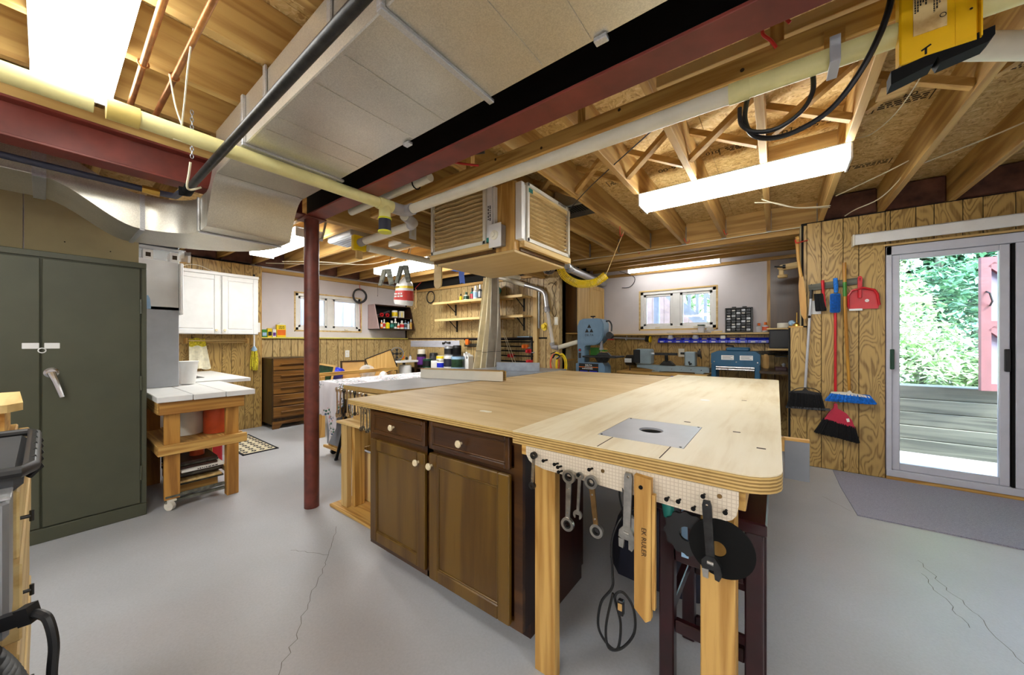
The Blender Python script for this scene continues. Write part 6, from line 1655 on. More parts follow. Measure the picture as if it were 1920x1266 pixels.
obj('pipe', MB().tube([(-2.45, 4.33, 1.12), (-2.235, 4.50, 1.20)], .032, 14), 'pvc', t)
t = thing('yellow_blast_gate', 'small yellow plastic blast gate fixed to the panelling', 'gate', (-2.71, 4.4, 1.44))
F = frame((-2.715, 4.40, 1.43), (1, 0, 0), (0, 0, 1))
obj('plate', MB().prism([(-.05, .02), (-.05, -.03), (0, -.07), (.045, -.05), (.05, .03), (.02, .055)], .012, F, None), 'yellow_plastic', t)
obj('hub', MB().lathe([(.03, .012), (.03, .04), (.018, .041)], 16, F), 'yellow_plastic', t)
# extension cords
t = thing('orange_cable_coil', 'orange extension cord coil hanging below the wall pipe', 'cord', (-2.5, 4.3, .95)); m = MB()
for k in range(8):
    q = R.uniform(.9, 1.08); m.tube([(-2.475 + .07 * q * math.cos(2 * PI * i / 24) + .004 * k, 4.28 - .006 * k, .90 + .13 * q * math.sin(2 * PI * i / 24)) for i in range(24)], .006, 6, True)
obj('loops', m, 'orange_paint', t)
obj('wall_hook', MB().tube([(-2.52, 4.379, 1.06), (-2.52, 4.25, 1.035)], .006, 6), 'dark_steel', t)
t = thing('yellow_cable_coil', 'yellow extension cord coil hanging over the orange one', 'cord', (-2.4, 4.3, .95)); m = MB()
for k in range(8):
    q = R.uniform(.85, 1.12); m.tube([(-2.37 + .075 * q * math.cos(2 * PI * i / 24) + .006 * k, 4.26 - .006 * k, .885 + .145 * q * math.sin(2 * PI * i / 24)) for i in range(24)], .006, 6, True)
obj('loops', m, 'yellow_plastic', t)
obj('wall_hook', MB().tube([(-2.47, 4.379, 1.05), (-2.47, 4.24, 1.02), (-2.36, 4.24, 1.02)], .006, 6), 'dark_steel', t)
obj('tie', MB().tube(smoothpath([(-2.47, 4.22, .98), (-2.42, 4.20, 1.03), (-2.36, 4.21, 1.01), (-2.40, 4.2, .97)], 4), .012, 6), 'black_plastic', t)
obj('plug', MB().box(-2.43, -2.37, 4.2, 4.24, 1.0, 1.06, .01), 'yellow_plastic', t)
t = thing('wall_outlet', 'ivory outlet plate on the boxed column', 'outlet', (-2.5, 4.37, 1.5))
obj('plate', bx(-2.535, -2.475, 4.371, 4.3795, 1.44, 1.555, .002), 'ivory_plastic', t); obj('socket', bx(-2.517, -2.493, 4.369, 4.371, 1.47, 1.525, .001), 'white_plastic', t)
t = thing('brown_cable', 'thin looped brown cable hanging on the boxed column', 'cable', (-2.55, 4.37, 2.0))
obj('cable', MB().tube(smoothpath([(-2.64, 4.37, 2.02), (-2.58, 4.37, 2.05), (-2.50, 4.37, 1.98), (-2.55, 4.37, 1.8), (-2.50, 4.37, 1.62), (-2.53, 4.37, 1.56), (-2.57, 4.37, 1.65), (-2.52, 4.37, 1.82), (-2.57, 4.37, 1.97), (-2.50, 4.37, 2.06)], 6), .003, 5), 'stamp_ink', t)
t = thing('metal_lamp', 'clip lamp with a silver bowl shade near the ceiling by the boxed column', 'lamp', (-2.6, 4.0, 2.2))
F = frame((-2.40, 4.0, 2.17), (.8, .6, 0), (0, 0, 1))
obj('shade', MB().lathe([(.018, -.09), (.03, -.07), (.085, 0.0), (.083, .001), (.028, -.068)], 22, F), 'chrome', t)
obj('socket', MB().tube([(-2.44, 4.06, 2.18), (-2.52, 4.14, 2.26), (-2.52, 4.14, 2.36)], .014, 8), 'black_plastic', t)
obj('bulb', MB().lathe([(.012, -.06), (.03, -.02), (.028, .0), (.0, .015)], 14, F), 'white_plastic', t)
coil('bungee_loop', 'black rubber loop hanging on the back wall beside the rag bag', (-5.28, 4.44, 2.05), .11, 2, .008, 'black_plastic', 'xz', 5, .004)
t = thing('pink_hook', 'long pale hook hanging on a pink string by the black loop', 'hook', (-5.0, 4.2, 2.1))
obj('string', MB().tube(smoothpath([(-5.3, 4.25, 2.33), (-5.28, 4.15, 2.24), (-5.30, 4.1, 2.18), (-5.27, 4.1, 2.16)], 4), .005, 5), 'red_hook', t)
obj('rod', MB().tube([(-5.28, 4.1, 2.16), (-5.28, 4.1, 1.82), (-5.31, 4.1, 1.80), (-5.33, 4.1, 1.83)], .007, 6), 'pale_z', t)
# hanging wall cupboard on the bay side wall
t = thing('wall_cupboard', 'brown sided wall cupboard with pale oak doors behind the band saw', 'cupboard', (-2.3, 4.95, 1.67))
obj('carcass', bx(-2.592, -2.322, 4.65, 5.62, 1.335, 2.09, .003), 'dark_ply', t)
for y0_, y1_ in ((4.655, 5.125), (5.135, 5.615)):
    d = obj('door', MB().box(-2.320, -2.300, y0_, y0_ + .06, 1.34, 2.085, .003).box(-2.320, -2.300, y1_ - .06, y1_, 1.34, 2.085, .003).box(-2.320, -2.300, y0_ + .06, y1_ - .06, 1.34, 1.40, .003).box(-2.320, -2.300, y0_ + .06, y1_ - .06, 2.025, 2.085, .003), 'oak_light_z', t)
    obj('inner_panel', bx(-2.319, -2.308, y0_ + .06, y1_ - .06, 1.40, 2.025), 'oak_light_z', d)
obj('bottom_ledge', bx(-2.592, -2.29, 4.63, 5.63, 1.315, 1.333, .002), 'pine_x', t)

# ---------------------------------------------------------------- machine bay
def tri(x, z, s): return [(x - s / 2, z), (x + s / 2, z), (x, z + s * .9)]
YB = 4.82
t = thing('band_saw', 'blue grey band saw with black logo beside the pale cupboard', 'saw', (-2.2, 5.0, 0))
FX = frame((0, YB + .20, 0), (1, 0, 0), (0, 0, 1))
hd = [(-2.395, 1.08), (-2.395, 1.44), (-2.36, 1.52), (-2.30, 1.545), (-2.09, 1.545), (-2.02, 1.53), (-1.985, 1.46), (-1.985, 1.30), (-2.01, 1.23), (-2.06, 1.175), (-2.12, 1.155), (-2.26, 1.15), (-2.28, 1.13), (-2.28, 1.08)][::-1]
hd = list(reversed(hd)) if False else hd
obj('head', MB().prism(hd, .2, FX), 'machine_blue', t)
hr = obj('cover_rim', MB().prism([(-2.385, 1.25), (-2.385, 1.44), (-2.35, 1.51), (-2.30, 1.535), (-2.09, 1.535), (-2.03, 1.52), (-1.995, 1.46), (-1.995, 1.31), (-2.02, 1.24), (-2.07, 1.19), (-2.12, 1.17), (-2.30, 1.17)][::-1], .012, frame((0, YB - .001, 0), (1, 0, 0), (0, 0, 1))), 'machine_blue', t)
obj('column', bx(-2.395, -2.275, YB, YB + .16, .84, 1.09, .012), 'machine_blue', t)
obj('lower_body', MB().prism([(-2.41, .42), (-2.41, .88), (-2.28, .90), (-1.99, .90), (-1.955, .84), (-1.955, .42)][::-1], .22, FX), 'machine_blue', t)
obj('stand', bx(-2.40, -1.97, YB - .01, YB + .3, -.1, .42, .01), 'machine_blue', t); saw_ = t
obj('table', bx(-2.27, -1.77, YB - .10, YB + .27, .975, 1.0, .004), 'dark_steel', t)
obj('trunnion', MB().prism([(-2.14, .975), (-1.92, .975), (-1.97, .90), (-2.09, .90)][::-1], .06, frame((0, YB + .1, 0), (1, 0, 0), (0, 0, 1))), 'dark_steel', t)
obj('fence_knob', MB().prism([(-2.10, 1.001), (-1.88, 1.001), (-1.93, 1.05), (-2.05, 1.05)], .05, frame((0, YB + .05, 0), (1, 0, 0), (0, 0, 1))), 'black_plastic', t)
obj('blade_guard', MB().box(-2.055, -2.02, YB + .03, YB + .07, 1.10, 1.23, .003).box(-2.062, -2.015, YB + .02, YB + .08, 1.085, 1.11, .003), 'grey_metal', t)
obj('blade', bx(-2.04, -2.034, YB + .045, YB + .055, 1.0, 1.09), 'chrome', t)
obj('tension_knob', MB().tube([(-2.19, YB + .1, 1.546), (-2.19, YB + .1, 1.575)], .008, 8).tube([(-2.225, YB + .1, 1.578), (-2.155, YB + .1, 1.578)], .01, 8), 'black_plastic', t)
lg = MB(frame((0, YB - .0135, 0), (1, 0, 0), (0, 0, 1)))
for x_, z_ in ((-2.20, 1.405), (-2.235, 1.34), (-2.165, 1.34)): lg.prism(tri(x_, z_, .062), .002)
obj('triangle_logo', lg, 'ink', hr)
text(hr, 'DELTA', .045, frame((-2.20, YB - .0145, 1.30), (1, 0, 0), (0, 0, 1)), 'ink')
obj('switch_plate', MB().box(-2.375, -2.335, YB - .002, YB, 1.06, 1.10).box(-2.375, -2.335, YB - .002, YB, .96, 1.04), 'black_plastic', t)
obj('switch', bx(-2.365, -2.345, YB - .006, YB - .002, 1.07, 1.09), 'red_plastic', t)
sg = obj('name_plate', bx(-2.36, -2.055, YB - .024, YB - .0205, .60, .885), 'ink', t)
text(sg, 'DELTA', .036, frame((-2.205, YB - .0245, .858), (1, 0, 0), (0, 0, 1)), 'white_plastic')
obj('orange_stripe', bx(-2.36, -2.055, YB - .0246, YB - .024, .828, .836), 'orange_plastic', sg)
marks(sg, frame((-2.205, YB - .0247, .832), (1, 0, 0), (0, 0, 1)), .12, .014, 1, 'cream_laminate', 3)
marks(sg, frame((-2.205, YB - .0242, .808), (1, 0, 0), (0, 0, 1)), .20, .018, 1, 'white_plastic', 5)
for i in range(3):
    for j in range(2): obj('print_line', bx(-2.34 + .15 * j, -2.22 + .15 * j, YB - .0252, YB - .0245, .765 - .022 * i, .778 - .022 * i), 'blue_plastic', sg)
obj('work_lamp', MB().tube(smoothpath([(-1.985, YB + .1, 1.50), (-1.93, YB + .08, 1.50), (-1.885, YB + .05, 1.44), (-1.88, YB + .03, 1.35)], 5), .011, 8), 'black_plastic', t)
lm = obj('lamp_head', MB().lathe([(.02, .06), (.04, .03), (.048, -.045), (.05, -.05)], 16, frame((-1.89, YB + .02, 1.29), (1, 0, 0), (0, .95, -.3)) @ Matrix.Rotation(-PI / 2 + .2, 4, 'X')), 'black_plastic', t)
obj('red_ring', MB().tube([(-1.89 + .045 * math.cos(a), YB + .02 + .03 * math.sin(a), 1.235) for a in [2 * PI * k / 16 for k in range(16)]], .006, 6, True), 'red_plastic', lm)
obj('blade_box', bx(-2.27, -2.13, YB + .18, YB + .26, 1.001, 1.115, .003), 'green_plastic', t)
t2 = thing('blade_rack', 'green and wooden blade boxes behind the band saw table', 'rack', (-2.05, YB + .24, 1.06))
for i in range(4): obj('box', bx(-2.125, -2.03, YB + .18, YB + .26, 1.0015 + .028 * i, 1.026 + .028 * i, .002), 'pine_x' if i % 2 else 'green_plastic', t2)
for o_ in (saw_, t2): o_.location = Vector(o_.location) * .923 + Vector((0, 0, .0925)); o_.scale = (.923, .923, .923)
# white boxes by the cord coil
t = thing('white_board_box', 'narrow white box standing on a small shelf beside the band saw', 'box', (-2.43, 4.62, 1.0))
obj('body', bx(-2.592, -2.54, 4.60, 4.70, .95, 1.10, .002), 'cream_laminate', t); obj('side', bx(-2.539, -2.44, 4.62, 4.69, .95, 1.09, .002), 'tan_board', t)
obj('ledge', bx(-2.592, -2.38, 4.58, 4.72, .93, .949), 'pine_x', t)

# lathe on its bench
t = thing('lathe_bench', 'low plywood bench under the wood lathe and planer', 'bench', (-1.1, 5.3, 0))
obj('top_board', bx(-1.86, -0.70, 5.0, 5.60, .750, .783, .003), 'pine_x', t)
obj('dark_front', bx(-1.40, -0.90, 4.985, 4.999, .70, .75), 'dark_void', t)
for xx in (-1.84, -0.78): obj('leg', bx(xx, xx + .07, 5.02, 5.09, .001, .751), 'pine_z', t); obj('leg', bx(xx, xx + .07, 5.50, 5.57, .001, .751), 'pine_z', t)
sb = obj('front_sign', bx(-1.12, -0.90, 4.975, 4.9845, .64, .752), 'blue_plastic', t)
for i in range(3): obj('print_line', bx(-1.10, -0.92 - .04 * i, 4.973, 4.975, .70 - .02 * i, .712 - .02 * i), 'white_plastic', sb)
t = thing('wood_lathe', 'grey blue wood lathe with black motor on the bay bench', 'lathe', (-1.2, 5.2, .8))
bedp = [(-1.62, .835), (-1.62, .875), (-0.74, .87), (-0.70, .86), (-0.70, .80), (-1.20, .795), (-1.30, .79), (-1.45, .82)][::-1]
obj('bed', MB().prism(bedp, .14, frame((0, 5.30, 0), (1, 0, 0), (0, 0, 1))), 'lathe_grey', t)
obj('bed_foot', MB().box(-1.40, -1.30, 5.12, 5.34, .786, .80), 'lathe_grey', t); obj('bed_foot', MB().box(-0.86, -0.76, 5.12, 5.34, .786, .80), 'lathe_grey', t)
obj('headstock', MB().box(-1.64, -1.42, 5.12, 5.32, .878, 1.10, .02), 'lathe_grey', t)
obj('belt_cover', bx(-1.655, -1.56, 5.105, 5.119, .90, 1.09, .005), 'black_plastic', t)
obj('motor', MB().lathe([(.075, 0), (.08, .01), (.08, .13), (.06, .135)], 18, frame((-1.79, 5.22, .93), (0, 1, 0), (0, 0, 1))), 'black_plastic', t)
obj('motor_plate', bx(-1.79, -1.69, 5.13, 5.138, .90, .96), 'white_plastic', t)
obj('spindle', MB().tube([(-1.42, 5.22, 1.03), (-1.34, 5.22, 1.03)], .018, 10).tube([(-1.34, 5.22, 1.03), (-1.31, 5.22, 1.03)], .007, 8), 'chrome', t)
obj('tool_rest', MB().bar((-1.36, 5.12, 1.035), (-1.07, 5.12, 1.035), .015, .035), 'dark_steel', t)
obj('rest_post', MB().tube([(-1.215, 5.13, 1.02), (-1.215, 5.15, .93)], .02, 10).prism([(-1.31, .878), (-1.11, .878), (-1.18, .94), (-1.25, .94)], .1, frame((0, 5.24, 0), (1, 0, 0), (0, 0, 1))), 'dark_steel', t)
obj('tailstock', MB().box(-0.99, -0.86, 5.14, 5.30, .876, 1.07, .012), 'lathe_grey', t)
obj('quill', MB().tube([(-1.05, 5.22, 1.045), (-0.86, 5.22, 1.045)], .016, 10).tube([(-0.84, 5.22, 1.045), (-0.81, 5.22, 1.045)], .045, 14).tube([(-0.82, 5.22, 1.11), (-0.80, 5.22, .98)], .008, 8), 'dark_steel', t)
obj('cam_lever', MB().tube([(-0.93, 5.13, .94), (-0.92, 5.12, .90), (-0.90, 5.12, .92)], .01, 8), 'black_plastic', t)
for i in range(5): obj('bolt', MB().lathe([(.006, 0), (.006, .004)], 8, frame((-1.15 + .12 * i, 5.159, .83), (1, 0, 0), (0, 0, 1))), 'chrome', t)
obj('cord', MB().tube(smoothpath([(-1.74, 5.2, .86), (-1.73, 5.19, .80), (-1.735, 5.17, .74)], 4), .006, 6), 'black_plastic', t)
# planer
t = thing('thickness_planer', 'teal blue thickness planer standing at the end of the machine bay', 'planer', (-0.4, 5.1, 0))
py = 4.98
obj('head', MB().prism([(-0.655, .94), (-0.655, 1.06), (-0.59, 1.09), (-0.20, 1.09), (-0.155, 1.05), (-0.155, .94), (-0.19, .905), (-0.60, .905)][::-1], .32, frame((0, py + .32, 0), (1, 0, 0), (0, 0, 1))), 'teal_cast', t)
obj('motor_cover', bx(-0.50, -0.26, py + .04, py + .26, 1.09, 1.135, .012), 'teal_cast', t)
for xx in (-0.655, -0.21): obj('side_frame', bx(xx, xx + .055, py + .01, py + .30, .56, .93, .006), 'teal_cast', t)
obj('roller', MB().tube([(-0.60, py - .01, .895), (-0.21, py - .01, .895)], .014, 12).tube([(-0.60, py - .03, .87), (-0.21, py - .03, .87)], .012, 12), 'chrome', t)
obj('bed_plate', bx(-0.60, -0.21, py, py + .3, .66, .68, .003), 'chrome', t)
for x0_, x1_ in ((-0.545, -0.415), (-0.355, -0.225)):
    pl_ = obj('name_plate', bx(x0_, x1_, py - .004, py - .001, .985, 1.04), 'white_plastic', t)
    for i in range(3): obj('print_line', bx(x0_ + .012, x1_ - .012 - .02 * (i % 2), py - .005, py - .004, .995 + .014 * i, 1.002 + .014 * i), 'grey_metal', pl_)
for xx in (-0.62, -0.39, -0.18): obj('bolt', MB().lathe([(.007, 0), (.007, .004)], 8, frame((xx, py - .001, .96), (1, 0, 0), (0, 0, 1))), 'chrome', t)
obj('crank', MB().tube([(-0.43, py + .13, 1.136), (-0.43, py + .13, 1.15), (-0.50, py + .10, 1.155), (-0.50, py + .10, 1.17)], .008, 8), 'dark_steel', t)
obj('stand', MB().box(-0.64, -0.60, py + .02, py + .06, .001, .56).box(-0.20, -0.16, py + .02, py + .06, .001, .56).box(-0.64, -0.60, py + .26, py + .30, .001, .56).box(-0.20, -0.16, py + .26, py + .30, .001, .56).box(-0.66, -0.15, py, py + .31, .54, .565), 'teal_cast', t)
# right end of the bay: small bench, box, shelf
t = thing('corner_bench', 'narrow brown bench top at the right end of the machine bay', 'bench', (-0.02, 5.2, .85))
obj('top_board', bx(-0.16, 0.17, 4.85, 5.50, .845, .875, .003), 'walnut_dark', t)
for yy in (4.87, 5.42): obj('leg', bx(0.10, 0.16, yy, yy + .06, .001, .844), 'pine_z', t)
obj('leg', bx(-0.15, -0.10, 5.42, 5.48, .001, .844), 'pine_z', t)
t = thing('tool_block', 'small red brown wooden plane on the narrow brown bench', 'plane', (.04, 5.0, .88)); obj('body', bx(-0.02, .09, 5.0, 5.06, .876, .92, .006), 'mahogany', t); obj('knob', MB().lathe([(.012, .92), (.02, .95), (.0, .965)], 10, Matrix.Translation((.06, 5.03, 0))), 'grey_metal', t)
t = thing('upright_lath', 'short upright yellow pine block behind the teal planer', 'block', (-0.11, 5.35, .95)); obj('block', MB().prism([(-0.14, .876), (-0.08, .876), (-0.08, 1.03), (-0.095, 1.05), (-0.125, 1.05), (-0.14, 1.03)], .04, frame((0, 5.38, 0), (1, 0, 0), (0, 0, 1))), 'pine_z', t)
t = thing('speaker_box', 'square dark navy speaker box on a small wall shelf', 'speaker', (.03, 5.25, 1.24))
obj('cabinet', bx(-0.075, .13, 5.22, 5.40, 1.125, 1.345, .004), 'navy', t)
obj('cloth_front', bx(-0.066, .121, 5.213, 5.2195, 1.134, 1.336, .003), 'black_plastic', t)
t = thing('small_shelf', 'small pale shelf board carrying the navy speaker box', 'shelf', (.03, 5.3, 1.11))
obj('board', bx(-0.09, .15, 5.19, 5.66, 1.10, 1.123, .003), 'pale_x', t); obj('bracket', bx(.12, .14, 5.4, 5.66, .96, 1.099), 'dark_steel', t)
obj('board', bx(-0.10, .17, 5.20, 5.66, 1.35, 1.366, .002), 'pale_x', t)
t = thing('steel_rods', 'bundle of dark steel rods and a square lying behind the planer', 'rods', (-.1, 5.5, 1.08))
for i in range(3): obj('rod', MB().tube([(-0.30, 5.5, 1.04 + .018 * i), (0.12, 5.48, 1.05 + .018 * i)], .008, 8), 'dark_steel', t)
obj('bracket', bx(-.02, .10, 5.47, 5.66, 1.015, 1.028), 'dark_steel', t)
# bins, drawers and oddments on the ledge
for i in range(12):
    x0_ = -1.43 + i * .1125
    t = thing('parts_bin', ('blue parts bin holding a clear bag, band saw end' if i == 1 else 'blue parts bin with bagged screws under the window' if i == 4 else 'blue parts bin with a pale block standing in it' if i == 7 else 'blue bin number %s on the wall rail counted from the band saw' % ('one two three four five six seven eight nine ten eleven twelve'.split()[i])), 'bin', (x0_ + .05, 5.63, 1.18), 'blue bins on the wall rail')
    obj('tray', MB().prism([(5.545, 1.19), (5.665, 1.18), (5.665, 1.26), (5.60, 1.255), (5.55, 1.225)], .108, frame((x0_ + .0, 0, 0), (0, 1, 0), (0, 0, 1))), 'blue_plastic', t)
    obj('label_card', bx(x0_ + .03, x0_ + .08, 5.5425, 5.5455, 1.195, 1.21), 'paper', t)
    if i in (1, 4): obj('clear_bag', MB().lathe([(.02, 1.225), (.045, 1.25), (.03, 1.30), (.05, 1.34)], 9, Matrix.Translation((x0_ + .05, 5.60, 0))), 'frosted_plastic', t)
    if i == 7: obj('pale_block', bx(x0_ + .02, x0_ + .08, 5.58, 5.63, 1.24, 1.29, .005), 'cream_laminate', t)
    if i in (2, 3, 5, 6, 8, 9): obj('contents', bx(x0_ + .02, x0_ + .085, 5.565, 5.64, 1.232, 1.25, .006), ('grey_metal', 'bronze_steel', 'card')[i % 3], t)
t = thing('drawer_organiser', 'black multi drawer parts organiser standing on the ledge', 'organiser', (-.41, 5.6, 1.33))
obj('housing', MB().box(-.565, -.255, 5.575, 5.665, 1.327, 1.345, .003).box(-.565, -.255, 5.575, 5.665, 1.645, 1.66, .003).box(-.565, -.55, 5.575, 5.665, 1.345, 1.645).box(-.27, -.255, 5.575, 5.665, 1.345, 1.645).box(-.55, -.27, 5.65, 5.665, 1.345, 1.645), 'black_plastic', t)
obj('handle', MB().box(-.49, -.44, 5.60, 5.62, 1.661, 1.675, .003).box(-.37, -.32, 5.60, 5.62, 1.661, 1.675, .003), 'black_plastic', t)
for i in range(5):
    for j in range(8):
        obj('drawer', bx(-.547 + .0555 * i, -.499 + .0555 * i, 5.578, 5.645, 1.349 + .037 * j, 1.381 + .037 * j, .003), 'dark_grey_plastic' if (i * 3 + j) % 4 else 'grey_metal', t)
        if (i + 2 * j) % 5 == 0: obj('drawer_label', bx(-.54 + .0555 * i, -.506 + .0555 * i, 5.575, 5.578, 1.355 + .037 * j, 1.37 + .037 * j), 'cream_laminate', t)
t = thing('storage_tub', 'translucent tub with green lid on the ledge below the window', 'tub', (-.86, 5.62, 1.33)); obj('body', bx(-.90, -.82, 5.58, 5.66, 1.327, 1.43, .01), 'frosted_plastic', t); obj('lid', bx(-.905, -.815, 5.575, 5.665, 1.431, 1.445, .004), 'dark_green', t)
crumple('clear_bag', 'crumpled clear bag on the ledge beside the green lidded tub', 'bag', (-.75, 5.61, 1.37), .045, 'clear_plastic', 8)
t = thing('wood_scraps', 'short pale wood offcut lying on the ledge by the organiser', 'offcut', (-.64, 5.6, 1.33)); obj('piece', MB().bar((-.73, 5.6, 1.337), (-.60, 5.60, 1.345), .03, .018), 'pale_x', t)
t = bottle('jar', 'clear jar with orange lid on the ledge by the brown panel', 'jar', (-.19, 5.62, 1.327), .035, .12, 'frosted_plastic', 'orange_plastic')
t = bottle('jar', 'clear jar with red label on the ledge at the brown panel edge', 'jar', (-.12, 5.61, 1.327), .035, .13, 'frosted_plastic', 'orange_plastic', 'orange_paint')
can('plastic_bowl', 'cream bowl on the shelf above the navy speaker', 'bowl', (.06, 5.3, 1.367), .06, .06, 'cream_laminate')
crumple('clear_bag', 'pale blue plastic bag on the ledge next to the cream bowl', 'bag', (.125, 4.70, 1.395), .035, 'pale_blue', 3, (.9, 1.4, 1))
t = thing('brass_bell', 'brass dome with a rod standing on the panelled ledge', 'bell', (.17, 4.6, 1.36)); obj('dome', MB().lathe([(.04, 1.361), (.036, 1.38), (.015, 1.395), (.006, 1.40), (.004, 1.50)], 16, Matrix.Translation((.16, 4.58, 0))), 'brass', t)
t = thing('dust_duct', 'round grey dust tube with a yellow end along the bay wainscot', 'pipe', (-1.7, 5.6, 1.24))
obj('tube', MB().tube([(-2.3, 5.61, 1.275), (-1.62, 5.61, 1.245)], .016, 12), 'pvc_grey', t)
obj('yellow_end', MB().tube([(-1.62, 5.61, 1.245), (-1.56, 5.60, 1.24)], .045, 16), 'black_plastic', t); obj('ring', MB().tube([(-1.565, 5.60, 1.24), (-1.545, 5.60, 1.239)], .05, 16), 'yellow_plastic', t)
obj('pipe_hanger', MB().tube(arc((-1.93, 5.61, 1.265), .035, -2.6, 1.2, 10, 'yz'), .008, 6), 'white_plastic', t)
t = thing('wall_outlet', 'ivory outlet behind the lathe in the bay', 'outlet', (-1.1, 5.66, 1.05)); obj('plate', bx(-1.17, -1.09, 5.662, 5.672, .98, 1.10, .002), 'ivory_plastic', t)
t = thing('frame_square', 'wooden compass shaped frame leaning behind the lathe tailstock', 'frame', (-.6, 5.6, .95)); obj('stick', MB().bar((-.63, 5.6, .80), (-.56, 5.6, 1.13), .03, .012).bar((-.48, 5.6, .80), (-.43, 5.6, 1.10), .03, .012), 'paddle_wood', t)
t = thing('dangling_wire', 'loose brown wire hanging over the white wall', 'wire', (-1.85, 5.66, 2.1)); obj('wire', MB().tube(smoothpath([(-2.0, 5.5, 2.32), (-1.84, 5.67, 2.25), (-1.82, 5.67, 2.16), (-1.9, 5.67, 2.08), (-2.02, 5.67, 2.08)], 6), .005, 6), 'dark_grey_plastic', t)

# ---------------------------------------------------------------- door wall: brooms and pans
t = thing('broom_rack', 'green grey wooden hook board on the panelling beside the glass door', 'rack', (.43, YD - .02, 1.75))
obj('board', MB().bar((.245, YD - .017, 1.725), (.615, YD - .017, 1.762), .018, .06), 'weathered', t)
for x_ in (.263, .344, .433, .494, .597): obj('hook', MB().tube([(x_, YD - .028, 1.755), (x_, YD - .05, 1.755)], .004, 6), 'dark_steel', t)
t = thing('push_broom', 'grey handled broom with black bristles hanging at the panelling edge', 'broom', (.25, YD - .07, 1.69))
obj('handle', MB().tube([(.258, YD - .06, 1.62), (.216, YD - .06, .76)], .011, 10), 'aluminium', t)
obj('grip', MB().tube([(.262, YD - .06, 1.70), (.258, YD - .06, 1.615)], .013, 10), 'black_plastic', t)
obj('clip', MB().tube([(.246, YD - .075, 1.44), (.25, YD - .04, 1.46)], .012, 8), 'black_plastic', t)
obj('head', MB().prism([(.10, .705), (.335, .70), (.33, .72), (.24, .735), (.215, .765), (.195, .735), (.105, .72)], .035, frame((0, YD - .04, 0), (1, 0, 0), (0, 0, 1))), 'black_plastic', t)
def bristles(x0, x1, z0, z1, y0, y1, splay, mat, parent, n=170, r=.0022, seed=1, skew=0.0):
    rr = random.Random(seed); m = MB()
    for k in range(n):
        u = rr.random(); v = rr.random()
        xa = x0 + (x1 - x0) * u; ya = y0 + (y1 - y0) * v
        xb = xa + splay * (u - .5) * 2 + skew + rr.uniform(-.004, .004); yb_ = ya + .012 * (v - .5)
        m.tube([(xa, ya, z1), (xb, yb_, z0 + rr.uniform(-.006, .006))], [r * 1.3, r], 4)
    o = obj('bristles', m, mat, parent, smooth=False); o['kind'] = 'stuff'; return o
bristles(.105, .33, .56, .71, YD - .075, YD - .04, .03, 'bristle_black', t, 420, .003, 2)
obj('bristle_core', MB().prism([(.085, .575), (.355, .585), (.33, .70), (.105, .70)], .026, frame((0, YD - .042, 0), (1, 0, 0), (0, 0, 1))), 'bristle_black', t)
obj('edge_strip', MB().bar((.07, YD - .06, .562), (.395, YD - .06, .572), .04, .018), 'dark_grey_plastic', t)
obj('wire_bail', MB().tube(smoothpath([(.11, YD - .085, .72), (.16, YD - .085, .755), (.22, YD - .085, .765), (.29, YD - .085, .755), (.33, YD - .085, .72)], 4), .004, 6), 'black_plastic', t)
t = thing('hand_brush', 'red handled brush with black bristles on the hook board', 'brush', (.35, YD - .05, 1.7))
obj('handle', MB().tube([(.343, YD - .05, 1.785), (.348, YD - .05, 1.67), (.362, YD - .05, 1.53)], [.013, .011, .008], 10), 'red_plastic', t)
bristles(.285, .34, 1.50, 1.66, YD - .06, YD - .04, .01, 'bristle_black', t, 200, .003, 3, .02)
obj('brush_back', MB().prism([(.335, 1.50), (.358, 1.50), (.35, 1.66), (.29, 1.66), (.285, 1.63)], .018, frame((0, YD - .042, 0), (1, 0, 0), (0, 0, 1))), 'bristle_black', t)
t = thing('white_scraper', 'white plastic scraper tucked behind the black brush', 'scraper', (.30, YD - .02, 1.52)); obj('plate', bx(.265, .335, YD - .014, YD - .008, 1.47, 1.60), 'white_plastic', t)
t = thing('dish_brush', 'blue brush with blue bristles on the hook board', 'brush', (.435, YD - .05, 1.65))
obj('handle', MB().tube([(.432, YD - .05, 1.795), (.436, YD - .05, 1.72), (.437, YD - .05, 1.66)], [.016, .018, .014], 10), 'blue_bristle', t)
obj('block', bx(.395, .468, YD - .05, YD - .03, 1.475, 1.655, .012), 'blue_bristle', t)
bm_ = MB()
for i in range(8):
    for j in range(18): bm_.tube([(.402 + .0085 * i, YD - .05, 1.485 + .0092 * j), (.400 + .009 * i, YD - .078, 1.484 + .0093 * j)], .0028, 4)
q = obj('bristles', bm_, 'blue_bristle', t, smooth=False); q['kind'] = 'stuff'
t = thing('bamboo_broom', 'broom with wooden stick and blue bristles hanging in the middle', 'broom', (.50, YD - .07, 1.9))
obj('handle', MB().tube([(.492, YD - .06, 1.93), (.497, YD - .06, 1.55), (.512, YD - .06, 1.1), (.527, YD - .06, .76)], [.014, .0125, .012, .011], 10), 'bamboo', t)
obj('grip_tape', MB().tube([(.4945, YD - .06, 1.75), (.496, YD - .06, 1.62)], .0142, 10), 'green_plastic', t)
obj('head', MB().prism([(.40, .727), (.66, .707), (.655, .723), (.545, .74), (.527, .765), (.51, .745), (.405, .74)], .035, frame((0, YD - .042, 0), (1, 0, 0), (0, 0, 1))), 'cream_laminate', t)
bristles(.405, .655, .655, .73, YD - .075, YD - .042, .045, 'blue_bristle', t, 520, .003, 4)
obj('bristle_core', MB().prism([(.375, .665), (.69, .655), (.65, .715), (.41, .725)], .02, frame((0, YD - .048, 0), (1, 0, 0), (0, 0, 1))), 'blue_bristle', t)
